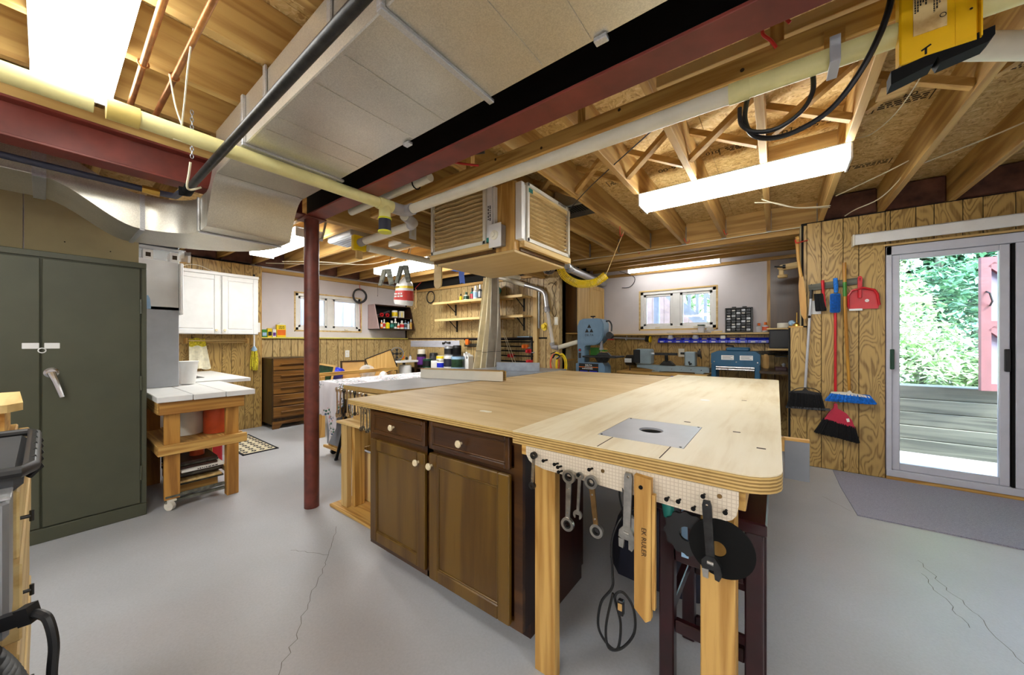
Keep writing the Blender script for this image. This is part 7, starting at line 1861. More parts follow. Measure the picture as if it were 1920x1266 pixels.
t = thing('dustpan', 'red plastic dustpan hanging beside the glass door', 'dustpan', (.60, YD - .04, 1.7))
obj('handle', MB().prism([(.582, 1.69), (.612, 1.69), (.612, 1.785), (.604, 1.797), (.59, 1.797), (.582, 1.785)], .02, frame((0, YD - .03, 0), (1, 0, 0), (0, 0, 1)), [(.594, 1.765), (.60, 1.765), (.60, 1.775), (.599, 1.777), (.596, 1.777), (.594, 1.775)]), 'red_plastic', t)
obj('pan', MB().prism([(.522, 1.505), (.715, 1.50), (.722, 1.53), (.708, 1.63), (.69, 1.665), (.62, 1.69), (.545, 1.67), (.518, 1.63)], .012, frame((0, YD - .016, 0), (1, 0, 0), (0, 0, 1))), 'red_plastic', t)
obj('rim', MB().tube([(.522, YD - .04, 1.52), (.518, YD - .045, 1.62), (.545, YD - .05, 1.672), (.62, YD - .055, 1.69), (.69, YD - .05, 1.665), (.708, YD - .045, 1.63), (.722, YD - .04, 1.53)], .009, 8).box(.585, .61, YD - .05, YD - .03, 1.60, 1.69, .004), 'red_plastic', t)
obj('rubber_lip', bx(.528, .615, YD - .034, YD - .026, 1.488, 1.506), 'white_plastic', t)
em = obj('emblem', MB().prism(circ(.014, 16, .645, 1.575), .001, frame((0, YD - .0283, 0), (1, 0, 0), (0, 0, 1))), 'white_plastic', t); obj('slash', MB().bar((.637, YD - .0297, 1.583), (.653, YD - .0297, 1.567), .004, .0012), 'red_plastic', em)
t = thing('angle_broom', 'red handled angle broom with black bristles, lowest on the panelling', 'broom', (.44, YD - .06, 1.4))
obj('handle', MB().tube([(.434, YD - .03, 1.50), (.435, YD - .03, .64)], .0105, 10), 'red_plastic', t)
obj('head', MB().prism([(.355, .475), (.565, .42), (.545, .49), (.51, .545), (.47, .575), (.45, .585), (.446, .63), (.424, .63), (.42, .585), (.39, .55)], .03, frame((0, YD - .02, 0), (1, 0, 0), (0, 0, 1))), 'crimson_plastic', t)
rr = random.Random(5); m = MB()
for k in range(620):
    u = rr.random(); v = rr.random()
    xa, za = .352 + .215 * u, .485 - .055 * u
    m.tube([(xa, YD - .05 + .03 * v, za), (.285 + .31 * u + rr.uniform(-.004, .004), YD - .055 + .04 * v, .345 - .055 * u + rr.uniform(-.008, .008))], .003, 4)
q = obj('bristles', m, 'bristle_black', t, smooth=False); q['kind'] = 'stuff'
em = obj('emblem', MB().prism([(.505, .50), (.525, .505), (.53, .475), (.512, .47)], .001, frame((0, YD - .0505, 0), (1, 0, 0), (0, 0, 1))), 'white_plastic', t)
# wooden clamp and paddle by the panel edge
t = thing('wooden_cam_clamp', 'pale wooden clamp with black lever hanging against the brown panel', 'clamp', (.08, 5.0, 2.05))
obj('arm', MB().prism([(.0, 2.04), (.03, 2.01), (.17, 2.02), (.19, 2.04), (.19, 2.09), (.03, 2.07)], .05, frame((0, 5.05, 0), (1, 0, 0), (0, 0, 1))), 'pale_x', t)
obj('jaw', MB().box(.015, .06, 5.0, 5.05, 1.955, 2.02, .006).lathe([(.045, 1.925), (.048, 1.95), (.045, 1.955)], 14, Matrix.Translation((.05, 5.0, 0))), 'pale_z', t)
obj('lever', MB().tube([(-.025, 4.97, 2.055), (.06, 4.98, 2.04)], .008, 8).tube([(.05, 4.97, 2.045), (.075, 4.97, 2.045)], .02, 12), 'black_plastic', t)
obj('hanger', MB().tube([(.18, 5.02, 2.08), (.20, 5.02, 2.36)], .004, 6), 'dark_steel', t)
t = thing('canoe_paddle', 'wooden paddle hanging upright on a red hook at the panelling edge', 'paddle', (.2, 4.4, 1.8))
obj('shaft', MB().tube([(.155, 4.40, 2.20), (.165, 4.40, 2.0), (.185, 4.40, 1.83)], [.017, .013, .014], 10), 'paddle_wood', t)
obj('grip', MB().tube([(.145, 4.40, 2.205), (.168, 4.40, 2.21)], .02, 10), 'paddle_wood', t)
obj('blade', MB().prism([(.172, 1.84), (.166, 1.75), (.172, 1.6), (.185, 1.47), (.205, 1.42), (.225, 1.43), (.228, 1.52), (.218, 1.68), (.200, 1.84)], .014, frame((0, 4.407, 0), (1, 0, 0), (0, 0, 1))), 'paddle_wood', t)
hk = thing('red_hook', 'red coated hook carrying the paddle', 'hook', (.17, 4.42, 2.16)); obj('hook', MB().tube(smoothpath([(.235, 4.46, 2.19), (.215, 4.43, 2.18), (.19, 4.37, 2.165), (.15, 4.37, 2.16), (.14, 4.37, 2.19)], 5), .006, 6), 'red_hook', hk)

# ---------------------------------------------------------------- hanging from the ceiling
t = thing('air_cleaner', 'shop built plywood air cleaner box with two pleated filters hung from the joists', 'air cleaner', (-1.9, 2.35, 1.84))
X0, X1, Y0, Y1, Z0 = -2.30, -1.49, 2.01, 2.73, 1.845
obj('bottom_panel', bx(X0, X1, Y0, Y1, Z0, Z0 + .018, .002), 'cleaner_ply', t)
obj('corner_post', bx(X1 - .17, X1, Y0 + .001, Y0 + .018, Z0 + .019, 2.355), 'pine_z', t); obj('corner_post', bx(X1 - .018, X1, Y0 + .018, Y0 + .06, Z0 + .019, 2.355), 'pine_z', t)
obj('inner_box', bx(X0 + .02, X1 - .06, Y0 + .06, Y1 - .01, Z0 + .019, 2.355), 'dark_void', t)
obj('front_rail', MB().box(X0 - .05, X1 - .20, Y0 - .045, Y0 - .001, Z0 + .045, Z0 + .085, .002), 'pale_x', t)
obj('edge_board', bx(X0 - .03, X1 - .17, Y0 - .012, Y0 + .059, Z0 + .019, Z0 + .0445), 'dark_ply', t)
obj('side_rail', MB().box(X1 + .001, X1 + .045, Y0 + .06, Y1 + .05, Z0 + .045, Z0 + .09, .002), 'pale_y', t)
obj('edge_board', bx(X1 - .06, X1 + .012, Y0 + .06, Y1, Z0 + .019, Z0 + .0445), 'dark_ply', t)
obj('top_rail', bx(X1 + .001, X1 + .04, Y0 + .08, Y1 + .05, 2.30, 2.345, .002), 'pale_y', t)
def pleated(label_name, org, ud, w, h, nrm):
    # filter cartridge: white card frame round wavy pleats; org = lower corner, ud = horizontal direction, nrm = outwards
    ud = Vector(ud); nv = Vector(nrm); o = Vector(org); up = Vector((0, 0, 1))
    rows = []
    np_ = 12
    for j in range(np_ * 8 + 1):
        f_ = j / (np_ * 8); d = .016 * math.cos(j * PI / 4)
        row = []
        for i in range(19):
            g = i / 18
            row.append(tuple(o + ud * (.02 + (w - .04) * g) + up * (.02 + (h - .04) * f_ + .004 * math.sin(g * 12 + (j // 8) * .5)) + nv * (d - .004)))
        rows.append(row)
    f = obj('filter', MB().grid(rows), 'filter_media', t)
    def fbar(a, b): return MB().bar(tuple(a + nv * .012), tuple(b + nv * .012), .025, .025)
    m = MB()
    for a, b in ((o + up * .01, o + ud * w + up * .01), (o + up * (h - .01), o + ud * w + up * (h - .01)), (o + ud * .01, o + ud * .01 + up * h), (o + ud * (w - .01), o + ud * (w - .01) + up * h)):
        q = fbar(a, b); m.add(q.v, q.f)
    obj('card_frame', m, 'cream_laminate', f)
    return f
f1 = pleated('a', (X0 - .02, Y0 - .03, Z0 + .085), (1, 0, 0), .60, .44, (0, -1, 0))
f2 = pleated('b', (X1 + .03, Y0 + .09, Z0 + .09), (0, 1, 0), .64, .42, (1, 0, 0))
obj('filter_track', MB().box(X1 - .225, X1 - .175, Y0 - .04, Y0 - .001, Z0 + .10, 2.34, .002).box(X1 - .17, X1 - .155, Y0 - .03, Y0 - .0005, Z0 + .10, 2.34), 'white_plastic', t)
obj('filter_track', MB().box(X1 + .001, X1 + .055, Y0 + .01, Y0 + .05, Z0 + .09, 2.34, .002).box(X1 + .001, X1 + .04, Y0 + .055, Y0 + .085, Z0 + .09, 2.34, .002), 'white_plastic', t)
marks(t, frame((X1 - .2, Y0 - .0406, 2.14), (0, 0, -1), (1, 0, 0)), .13, .034, 2, 'dark_grey_plastic', 2)
marks(f2, frame((X1 + .0552, Y0 + .60, Z0 + .50), (0, 1, 0), (0, 0, 1)), .14, .018, 2, 'ink', 9)
sw = obj('switch_box', bx(X1 - .175, X1 - .075, Y0 - .06, Y0 - .001, Z0 + .05, Z0 + .20, .003), 'grey_metal', t)
obj('switch_plate', bx(X1 - .185, X1 - .07, Y0 - .066, Y0 - .0605, Z0 + .04, Z0 + .21, .003), 'white_plastic', sw)
obj('dial', MB().lathe([(.033, 0), (.033, .012), (.02, .018), (.018, .03), (0, .031)], 22, frame((X1 - .128, Y0 - .066, Z0 + .125), (1, 0, 0), (0, 0, 1))), 'ivory_plastic', sw)
obj('outlet_clip', bx(X1 - .21, X1 - .19, Y0 - .06, Y0 - .041, Z0 + .09, Z0 + .12), 'teal_plastic', t)
obj('green_tag', bx(X1 + .056, X1 + .058, Y0 + .10, Y0 + .15, 2.29, 2.32), 'teal_plastic', t)
for x_, y_ in ((X0 + .1, Y0 + .2), (X1 - .1, Y1 - .1)): obj('hanger', bx(x_ - .02, x_ + .02, y_ - .02, y_ + .02, 2.3551, 2.3595), 'pine_z', t)
# slotted push pad and blue tape hanging at its back
t = thing('slotted_paddle', 'pale rounded board with a slot hanging beside the air cleaner', 'board', (-2.5, 2.2, 2.0))
obj('board', MB().prism([(-2.555, 2.0)] + [(-2.505 + .05 * math.cos(a), 1.745 + .05 * math.sin(a)) for a in [PI + PI * k / 8 for k in range(9)]] + [(-2.455, 2.0)], .012, frame((0, 2.2, 0), (1, 0, 0), (0, 0, 1))), 'cleaner_ply', t)
obj('slot', bx(-2.509, -2.501, 2.1872, 2.188, 1.90, 1.97), 'dark_void', t); obj('hanger', MB().tube([(-2.505, 2.195, 1.99), (-2.505, 2.195, 2.36)], .003, 6), 'dark_steel', t)
t = thing('masking_tape', 'bright blue tape strip stuck under the far side of the air cleaner', 'tape', (-3.0, 3.0, 2.05))
obj('strip', MB().grid([[(-3.05, 3.0, 2.07), (-3.0, 2.99, 2.075), (-2.95, 3.0, 2.07)], [(-3.045, 2.99, 2.0), (-3.0, 2.985, 2.0), (-2.955, 2.99, 2.0)], [(-3.035, 3.0, 1.90), (-3.0, 2.99, 1.905), (-2.95, 3.0, 1.89)]]), 'blue_tape', t)
obj('strip', MB().grid([[(-3.2, 3.0, 2.075), (-3.0, 2.99, 2.078), (-2.85, 3.0, 2.07)], [(-3.1, 3.0, 2.05), (-3.0, 2.99, 2.045), (-2.92, 3.0, 2.045)]]), 'blue_tape', t)
obj('hanger', MB().tube([(-3.0, 2.995, 2.07), (-3.0, 2.995, 2.36)], .003, 5), 'dark_steel', t)
# rag bag
rows = []
for j in range(13):
    f_ = j / 12; z = 1.975 - .33 * f_; w = [.035, .06, .10, .125, .135, .14, .142, .145, .147, .15, .152, .152, .14][j]; dd = w * .55
    rows.append([(-3.555 + w * math.cos(2 * PI * (i % 20) / 20) * (1 + .05 * math.sin(3 * (i % 20) + j)) - .03 * f_, 2.6 + dd * math.sin(2 * PI * (i % 20) / 20), z - .02 * math.cos(2 * PI * (i % 20) / 20) * f_) for i in range(21)])
t = thing('rag_bag', 'white plastic bag with red and yellow print hanging from the pipe', 'bag', (-3.56, 2.6, 1.97))
obj('bag', MB().grid(rows), 'white_plastic', t)
def band(j0, j1, mat):
    rr_ = []
    for j in range(j0, j1 + 1):
        c_ = [sum(p[k] for p in rows[j][:20]) / 20 for k in range(3)]
        rr_.append([(c_[0] + (p[0] - c_[0]) * 1.012, c_[1] + (p[1] - c_[1]) * 1.012, p[2]) for p in rows[j]])
    return obj('print_band', MB().grid(rr_), mat, t)
band(4, 5, 'yellow_plastic'); pb_ = band(6, 10, 'red_hook')
marks(t, frame((-3.57, 2.520, 1.852), (.94, .34, 0), (0, 0, 1)), .11, .018, 1, 'ink', 3)
marks(t, frame((-3.562, 2.512, 1.755), (.96, .28, 0), (0, 0, 1)), .12, .06, 2, 'white_plastic', 6)
obj('hanger', MB().tube([(-3.555, 2.6, 1.97), (-3.5, 2.6, 2.1), (-3.48, 2.63, 2.328)], .004, 6), 'wire_white', t)
for k, (x_, z_, lb) in enumerate(((-3.86, 2.04, 'grey wooden spring clamp hanging over the rag bag, post side'), (-3.52, 2.04, 'grey wooden spring clamp hanging directly above the rag bag'))):
    t = thing('spring_clamp', lb, 'clamp', (x_, 2.55, z_))
    F = frame((x_, 2.56, z_), (.94, .34, 0), (0, 0, 1))
    obj('jaw', MB().prism([(-.11, -.14), (-.07, -.14), (.0, .03), (.0, .06), (-.05, .06)], .03, F), 'weathered', t); obj('jaw', MB().prism([(.05, -.14), (.10, -.13), (.06, .06), (.005, .06), (.005, .03)], .03, F), 'weathered', t)
    obj('hanger', MB().tube([(x_, 2.555, z_ + .05), (x_, 2.635, 2.328)], .004, 6), 'dark_steel', t)
# yellow coiled air hose and silver vent pipe
t = thing('air_hose', 'bright yellow coiled air hose slung behind the air cleaner', 'hose', (-1.7, 3.6, 1.9))
path = smoothpath([(-2.0, 3.55, 2.10), (-1.94, 3.57, 1.96), (-1.82, 3.6, 1.87), (-1.70, 3.62, 1.845), (-1.58, 3.64, 1.86), (-1.48, 3.66, 1.925)], 8)
pts = []; N = len(path); turns = 46
for k in range(turns * 8):
    f_ = k / (turns * 8) * (N - 1); i = min(int(f_), N - 2); u = f_ - i
    p = Vector(path[i]).lerp(Vector(path[i + 1]), u); d = (Vector(path[i + 1]) - Vector(path[i])).normalized()
    s_ = d.cross(Vector((0, 1, 0))).normalized(); w_ = d.cross(s_); a = 2 * PI * k / 8
    pts.append(tuple(p + (s_ * math.cos(a) + w_ * math.sin(a)) * .042))
obj('coil', MB().tube(pts, .0052, 5), 'yellow_plastic', t)
obj('hook', MB().tube([(-2.0, 3.55, 2.10), (-2.095, 3.55, 2.362)], .005, 6).tube([(-1.48, 3.66, 1.93), (-1.285, 3.66, 2.362)], .004, 6), 'pale_z', t)
t = thing('vent_pipe', 'shiny round vent pipe with an elbow running to the bay wall', 'pipe', (-2.1, 4.4, 2.15))
obj('pipe', MB().tube([(-2.10, 4.0, 2.13), (-2.32, 5.65, 2.17)], .05, 18), 'galvanised_bright', t)
obj('elbow', MB().tube(smoothpath([(-2.10, 4.02, 2.13), (-2.07, 3.88, 2.14), (-2.06, 3.80, 2.20), (-2.06, 3.78, 2.35)], 4), .053, 18), 'galvanised_bright', t)
for y_ in (4.02, 3.86): obj('band', MB().tube([(-2.10 if y_ > 4 else -2.07, y_, 2.13 if y_ > 4 else 2.145), (-2.105 if y_ > 4 else -2.073, y_ + .03, 2.13 if y_ > 4 else 2.138)], .056, 18), 'chrome', t)
t = thing('floor_vent_boot', 'galvanised register boot with slotted grille between the joists', 'vent', (-1.48, 2.98, 2.45))
obj('boot', bx(-1.65, -1.31, 2.84, 3.12, 2.42, 2.595, .01), 'galvanised', t)
obj('grille', bx(-1.64, -1.32, 2.85, 3.11, 2.412, 2.4195), 'dark_steel', t)
for k in range(12): obj('slot', bx(-1.62 + .024 * k, -1.608 + .024 * k, 2.86, 2.98, 2.409, 2.412), 'near_black', t)
# yellow ceiling heater with black lip
t = thing('ceiling_heater', 'yellow metal heater case with black lip hung beside the timber', 'heater', (.34, 1.4, 2.0))
FY = frame((0, 1.42, 0), (1, 0, 0), (0, 0, 1))
obj('case', bx(.268, .405, 1.41, 1.455, 1.965, 2.33, .004), 'yellow_metal', t)
obj('side_flange', MB().box(.3665, .3675, 1.408, 1.4095, 1.97, 2.33).box(.4055, .408, 1.40, 1.46, 1.97, 2.33), 'yellow_metal', t)
obj('lip', MB().prism([(.252, 1.920), (.33, 1.943), (.337, 1.957), (.343, 1.940), (.42, 1.955), (.43, 1.968), (.43, 1.99), (.252, 1.957)], .05, frame((0, 1.46, 0), (1, 0, 0), (0, 0, 1))), 'near_black', t)
lbp = obj('label_plate', bx(.293, .352, 1.407, 1.4095, 2.03, 2.26), 'pale_y', t)
marks(lbp, frame((.318, 1.4069, 2.16), (0, 0, -1), (1, 0, 0)), .17, .048, 10, 'ink', 11)
obj('mark_ring', MB().prism(circ(.006, 16, .345, 2.06), .0005, frame((0, 1.4065, 0), (1, 0, 0), (0, 0, 1)), circ(.0045, 16, .345, 2.06)), 'ink', lbp)
obj('keyhole', MB().bar((.308, 1.4095, 1.985), (.325, 1.4095, 1.995), .002, .004).bar((.316, 1.4095, 1.973), (.316, 1.4095, 1.99), .002, .004), 'dark_void', t)
obj('screw', MB().lathe([(.003, 0), (.003, .002)], 8, frame((.392, 1.4095, 2.05), (1, 0, 0), (0, 0, 1))), 'chrome', t)
obj('bracket', bx(.29, .38, 1.42, 1.75, 2.3305, 2.358), 'grey_metal', t)
t = thing('white_pipe', 'short thick white plastic pipe behind the yellow heater', 'pipe', (.6, 1.7, 2.2))
obj('pipe', MB().tube([(.44, 1.76, 2.165), (1.3, 2.40, 2.17)], .040, 18), 'pvc', t); obj('coupling', MB().tube([(1.3, 2.4, 2.17), (1.36, 2.44, 2.17)], .046, 18), 'pvc', t)
obj('pipe_strap', MB().tube([(.9, 2.1, 2.21), (.9, 2.1, 2.36)], .005, 6), 'galvanised_bright', t)
# hooks and cables
def hook(label, pts, r=.005): 
    h = thing('red_hook', label, 'hook', pts[0]); obj('hook', MB().tube(smoothpath(pts, 6), r, 7), 'red_hook', h); return h
hook('large red rubber coated hook beside the red beam', [(.035, 1.50, 2.275), (.01, 1.49, 2.305), (-.015, 1.485, 2.308), (-.036, 1.48, 2.295), (-.039, 1.48, 2.262), (-.017, 1.49, 2.235), (-.002, 1.504, 2.212)], .0055)
hook('red hook holding a black tube over the white pipe', [(-1.40, 1.36, 2.33), (-1.47, 1.35, 2.25), (-1.45, 1.36, 2.21), (-1.38, 1.40, 2.19), (-1.33, 1.46, 2.19)], .006)
t = thing('black_tube', 'short black tube resting in the red hook by the beam', 'tube', (-1.4, 1.4, 2.24)); obj('tube', MB().tube([(-1.42, 1.36, 2.25), (-1.28, 1.45, 2.26)], .022, 14), 'black_plastic', t)
hook('small red wire hook under the joist above the vent pipe', [(-1.25, 3.45, 2.355), (-1.25, 3.45, 2.28), (-1.235, 3.45, 2.25), (-1.22, 3.45, 2.27)], .003)
hook('small red wire hook at the header above the air hose', [(-1.42, 4.56, 2.36), (-1.40, 4.54, 2.32), (-1.38, 4.52, 2.33)], .003)
hook('small red wire hook on the joist near the bay light', [(-.83, 4.3, 2.36), (-.81, 4.29, 2.31), (-.78, 4.28, 2.30), (-.77, 4.28, 2.33)], .003)
hook('small red wire hook at the joist end before the white wall', [(-.44, 4.2, 2.355), (-.42, 4.19, 2.30), (-.40, 4.18, 2.31)], .003)
t = thing('power_cable', 'thick black power cable looping down from the timber stringer', 'cable', (.1, 1.5, 2.0))
obj('cable', MB().tube(smoothpath([(.26, 1.40, 2.22), (.24, 1.40, 2.10), (.19, 1.40, 1.98), (.12, 1.42, 1.90), (.02, 1.44, 1.875), (-.06, 1.46, 1.91), (-.09, 1.48, 1.99), (-.08, 1.49, 2.08)], 8), .008, 8), 'black_plastic', t)
obj('cable', MB().tube(smoothpath([(-.105, 1.47, 2.03), (-.10, 1.47, 1.97), (-.06, 1.46, 1.925), (.0, 1.45, 1.91), (.06, 1.45, 1.94), (.09, 1.46, 2.0), (.09, 1.48, 2.08)], 8), .007, 8), 'black_plastic', t)
t = thing('junction_box', 'galvanised electrical box under the joists beside the red beam', 'box', (-1.05, 1.46, 2.33)); obj('box', bx(-1.12, -.99, 1.42, 1.50, 2.305, 2.357, .006), 'galvanised_bright', t)
for k in range(4): obj('screw', MB().lathe([(.004, 0), (.004, .002)], 8, Matrix.Translation((-1.1 + .035 * k, 1.46, 2.302))), 'dark_steel', t)
def cable(label, pts, r=.0045, mat='wire_white'):
    t = thing('white_cable', label, 'cable', pts[0]); obj('run', MB().tube(smoothpath(pts, 5), r, 6), mat, t); return t
cable('white cable sagging under the joists between the light and the panelling', [(-.1, 3.5, 2.36), (.0, 3.6, 2.33), (.12, 3.75, 2.32), (.25, 3.9, 2.34), (.36, 4.0, 2.357)])
cable('second white cable sagging beside the first one under the joists', [(-.15, 3.55, 2.36), (-.02, 3.62, 2.35), (.12, 3.8, 2.335), (.24, 3.93, 2.345), (.36, 4.05, 2.358)])
cable('white cable crossing two joists toward the door wall', [(.385, 3.9, 2.40), (.6, 3.7, 2.43), (.735, 3.55, 2.45)])
cable('white cable dropping to the panelling above the blind headrail', [(.735, 3.55, 2.45), (.72, 3.8, 2.40), (.66, 4.1, 2.37), (.55, 4.3, 2.37), (.50, 4.44, 2.365)])
cable('pair of white cables running between the far joists', [(.785, 3.6, 2.42), (1.0, 3.45, 2.44), (1.14, 3.35, 2.46)])
cable('thin white wire dangling over the OSB above the white pipe', [(.55, 1.9, 2.59), (.56, 2.3, 2.50), (.52, 2.7, 2.44), (.45, 2.95, 2.44), (.385, 3.0, 2.46)], .003)
cable('white cable looping near the left fluorescent lights', [(-5.5, 2.0, 2.32), (-5.0, 2.3, 2.30), (-4.6, 2.7, 2.28), (-4.0, 2.8, 2.31)], .006)
cable('two white cables along the bay header', [(-2.3, 4.50, 2.35), (-1.5, 4.55, 2.345), (-.5, 4.56, 2.35), (.3, 4.57, 2.355)], .005)
cable('white cable strung across the underside of the left joists', [(-5.8, 1.9, 2.32), (-5.0, 2.55, 2.315), (-4.2, 2.6, 2.32)], .006)
cable('grey cord strung from the air cleaner corner up to a joist', [(-1.46, 2.75, 2.34), (-1.1, 2.45, 2.37), (-.45, 1.95, 2.38)], .004, 'dark_grey_plastic')
cable('white wire hanging in a hook shape from the pipe below the copper pipes', [(-1.98, .31, 2.30), (-1.99, .33, 2.18), (-1.985, .36, 2.06), (-1.98, .32, 2.04)], .003)
cable('thin white wire hanging from the joist in front of the copper pipes', [(-1.70, .33, 2.35), (-1.78, .33, 2.26), (-1.90, .34, 2.16), (-1.98, .345, 2.09)], .003)
cable('white hook and chain holding the black gas pipe', [(-2.42, .50, 2.02), (-2.43, .46, 1.995), (-2.40, .44, 2.0), (-2.36, .44, 2.05), (-2.33, .44, 2.1)], .005)
t = thing('chain', 'thin steel chain hanging above the black gas pipe', 'chain', (-2.3, .5, 2.2)); m = MB()
for k in range(13):
    c_ = (-2.30, .44, 2.12 + .018 * k); m.tube([(c_[0] + (.006 * math.cos(a) if k % 2 else 0), c_[1] + (0 if k % 2 else .006 * math.cos(a)), c_[2] + .012 * math.sin(a)) for a in [2 * PI * i / 8 for i in range(8)]], .0018, 4, True)
obj('links', m, 'grey_metal', t)
t = thing('duct_outlet', 'galvanised duct boots between the joists beyond the pipe tee', 'duct', (-4.2, 2.0, 2.4))
obj('boot', bx(-4.0, -3.5, 1.90, 2.14, 2.30, 2.45, .01), 'galvanised_bright', t); obj('boot', bx(-3.45, -3.2, 2.3, 2.42, 2.25, 2.32, .008), 'galvanised', t)
for k in range(5): obj('rib', bx(-3.98, -3.52, 1.92 + .045 * k, 1.935 + .045 * k, 2.294, 2.2995), 'grey_metal', t)
t = thing('steel_bracket', 'bent steel hook bracket under the joist behind the red post', 'bracket', (-3.0, 1.4, 2.1)); obj('strap', MB().bar((-2.95, 1.42, 2.328), (-2.95, 1.36, 2.04), .03, .006).bar((-2.95, 1.36, 2.04), (-3.05, 1.30, 2.0), .03, .006), 'grey_metal', t)
t = thing('socket_plate', 'white outlet plate on the joist box beside the air cleaner', 'outlet', (-2.7, 2.2, 2.2)); obj('plate', bx(-2.744, -2.736, 2.05, 2.13, 2.17, 2.29, .002), 'white_plastic', t); obj('socket', bx(-2.736, -2.733, 2.075, 2.105, 2.20, 2.26, .001), 'ivory_plastic', t)

# ---------------------------------------------------------------- outdoors
gr = struct('ground', MB().box(-12, 12, 5.95, 20, -.3, -.02).box(.6, 6, 4.6, 5.95, -.3, .02), 'concrete_out')
t = thing('timber_steps', 'weathered timber retaining wall of stacked boards outside the glass door', 'wall', (1.5, 5.7, 0)); t['kind'] = 'thing'
for i in range(5):
    z0_ = .02 + .142 * i
    obj('board', bx(.6, 3.2, 5.60 + .022 * i, 5.70 + .022 * i, z0_, z0_ + .138, .004), 'weathered', t)
    obj('rear_fill', bx(.6, 3.2, 5.705 + .022 * i, 5.98, z0_, z0_ + .136), 'weathered', t)
t = thing('garden_gate', 'faded red wooden gate standing open outside the glass door', 'gate', (1.7, 5.62, .7))
M = Matrix.Translation((1.615, 5.58, .72)) @ Matrix.Rotation(.25, 4, 'Z')
obj('stile', MB(M).box(0, .07, 0, .035, 0, 1.32), 'gate_red', t, smooth=False); obj('stile', MB(M).box(.62, .69, 0, .035, 0, 1.32), 'gate_red', t, smooth=False)
for z_ in (0, .62, 1.25): obj('rail', MB(M).box(.07, .62, 0, .035, z_, z_ + .07), 'gate_red', t, smooth=False)
for i in range(4): obj('board', MB(M).box(.075 + .137 * i, .207 + .137 * i, .036, .052, .02, 1.30), 'gate_pale', t, smooth=False)
obj('brace', MB(M).bar((.07, .017, 1.25), (.62, .017, .70), .034, .06), 'gate_red', t); obj('brace', MB(M).bar((.07, .017, .62), (.62, .017, .08), .034, .06), 'gate_red', t)
obj('handle', MB(M).tube([(.035, -.002, .98), (.035, -.04, .96), (.05, -.045, .88), (.06, -.002, .84)], .008, 6), 'black_plastic', t)
def bush(name, label, c, rad, n, ls, mat, seed, trunk=True, cat='shrub'):
    rr = random.Random(seed); m = MB(); vs = []; fs = []
    for k in range(n):
        th = rr.uniform(0, 2 * PI); u = rr.uniform(-.6, 1); q = math.sqrt(max(0, 1 - u * u)); s_ = rr.uniform(.55, 1.0) * (1 + .18 * math.sin(3 * th + seed) + .14 * math.sin(5 * u + seed))
        p = Vector((c[0] + rad[0] * s_ * q * math.cos(th), c[1] + rad[1] * s_ * q * math.sin(th), c[2] + rad[2] * s_ * u))
        d = Vector((rr.uniform(-1, 1), rr.uniform(-1, .6), rr.uniform(-.7, .3))).normalized(); w = d.cross(Vector((rr.uniform(-.4, .4), rr.uniform(-.4, .4), 1))).normalized()
        L = ls * rr.uniform(.6, 1.3); o = len(vs); up = w.cross(d)
        vs += [tuple(p - d * L), tuple(p + w * L * .42 + up * L * .08), tuple(p + d * L), tuple(p - w * L * .42 + up * L * .08)]; fs.append((o, o + 1, o + 2, o + 3))
    m.add(vs, fs)
    t = thing(name, label, cat, (c[0], c[1], 0))
    o = obj('foliage', m, mat, t, smooth=False); o['kind'] = 'stuff'
    if trunk:
        b_ = MB()
        for k in range(5):
            a = rr.uniform(0, 2 * PI); b_.tube([(c[0] + .1 * math.cos(a), c[1] + .1 * math.sin(a), -.02), (c[0] + rad[0] * .35 * math.cos(a), c[1] + rad[1] * .35 * math.sin(a), c[2]), (c[0] + rad[0] * .6 * math.cos(a), c[1] + rad[1] * .6 * math.sin(a), c[2] + rad[2] * .5)], [.05, .03, .012], 6)
        obj('stem', b_, 'weathered', t)
    return t
bush('leafy_shrub', 'pale green leafy shrub just behind the timber steps, hinge side', (1.35, 6.9, .75), (.8, .6, .75), 5200, .055, 'leaf_pale', 1)
bush('leafy_shrub', 'pale leafy shrub behind the garden gate', (2.6, 7.0, .8), (.9, .6, .7), 4200, .055, 'leaf_pale', 2)
bush('leafy_shrub', 'tall light green shrub at the latch side of the view', (.95, 7.9, 1.6), (.9, .8, 1.0), 6500, .06, 'leaf_pale', 3)
bush('leafy_shrub', 'bushy mid green shrub in the middle of the view', (2.2, 8.6, 1.5), (1.1, .8, 1.0), 6000, .07, 'leaf_mid', 4)
bush('leafy_tree', 'leafy tree crown filling the top of the door view', (1.9, 9.6, 3.6), (1.6, 1.2, 1.4), 9000, .085, 'leaf_pale', 5, cat='tree')
bush('conifer', 'dark green conifer at the back of the garden', (3.2, 10.2, 3.0), (1.3, 1.1, 2.6), 9000, .10, 'leaf_dark', 6, cat='tree')
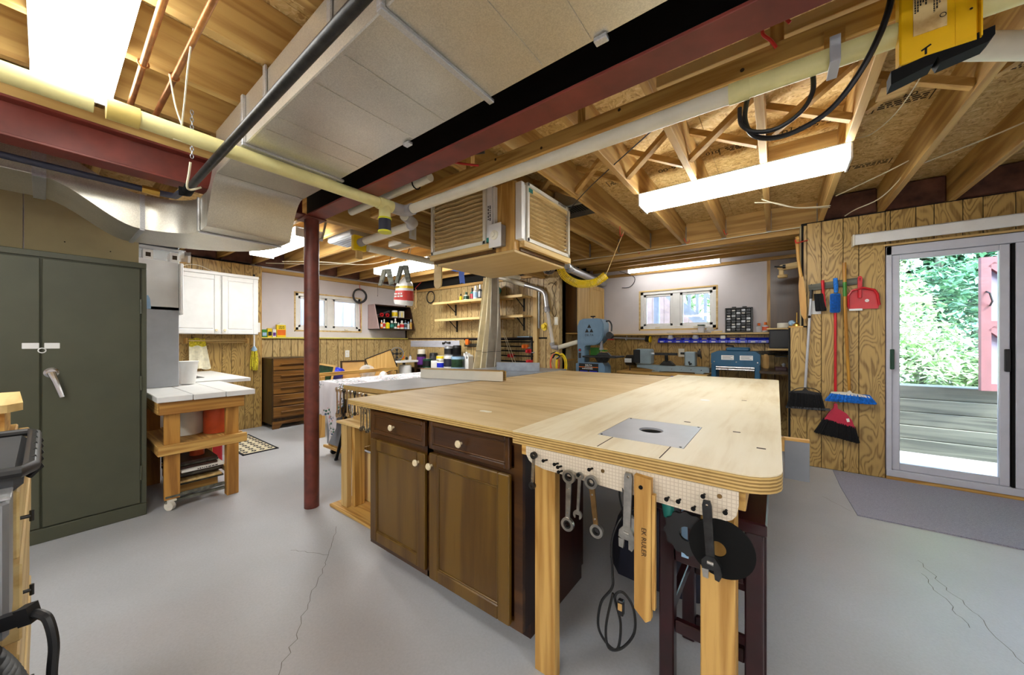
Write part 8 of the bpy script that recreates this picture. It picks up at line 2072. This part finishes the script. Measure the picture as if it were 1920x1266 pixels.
bush('conifer', 'dark blue green conifer standing behind the leafy tree', (1.2, 11.5, 2.5), (1.8, 1.2, 2.8), 9000, .12, 'leaf_dark', 7, cat='tree')
bush('leafy_tree', 'mid green tree at the far side of the garden', (4.6, 11.0, 2.6), (2.0, 1.4, 2.8), 8000, .12, 'leaf_mid', 8, cat='tree')
bush('leafy_tree', 'light tree showing through the stair window', (-1.3, 9.5, 2.6), (2.2, 1.4, 2.2), 7000, .12, 'leaf_pale', 9, cat='tree')
# outside the bay window: boards and a stair
t = thing('board_fence', 'pale vertical board fence outside the bay window', 'fence', (-1.6, 6.6, 1.0))
for i in range(12):
    x_ = -2.5 + .10 * i
    obj('board', bx(x_, x_ + .094, 6.62, 6.645, -.02, 2.4), 'fence_tan', t, smooth=False)
for i in range(6):
    x_ = -1.30 + .10 * i
    obj('board', bx(x_, x_ + .094, 6.62, 6.645, -.02, 1.80 - 1.04 * .10 * i), 'fence_tan', t, smooth=False)
t = thing('garden_stair', 'grey painted wooden stair descending outside the bay window', 'stair', (-1.1, 6.3, 1.5))
obj('stringer', MB().bar((-1.75, 6.3, 2.31), (-.60, 6.3, 1.11), .04, .13), 'stair_grey', t)
obj('rail', MB().bar((-1.75, 6.3, 2.85), (-.60, 6.3, 1.65), .04, .05), 'stair_grey', t)
for k in range(9): obj('baluster', bx(-1.62 + .115 * k, -1.575 + .115 * k, 6.278, 6.322, 2.16 - .12 * k, 2.68 - .12 * k), 'stair_grey', t, smooth=False)
for x_, z_ in ((-1.7, 2.2), (-.66, 1.1)): obj('post', bx(x_, x_ + .08, 6.33, 6.41, -.02, z_), 'stair_grey', t)
t = thing('siding_wall', 'bright white siding of a window well outside the left window', 'siding', (-6.9, 3, 1.5))
obj('wall', bx(-6.98, -6.93, 1.6, 4.6, 0, 3.0), 'siding', t)
for k in range(16): obj('batten', bx(-6.93, -6.915, 1.7 + .19 * k, 1.75 + .19 * k, 0, 3.0), 'siding', t, smooth=False)

bpy.context.view_layer.update()
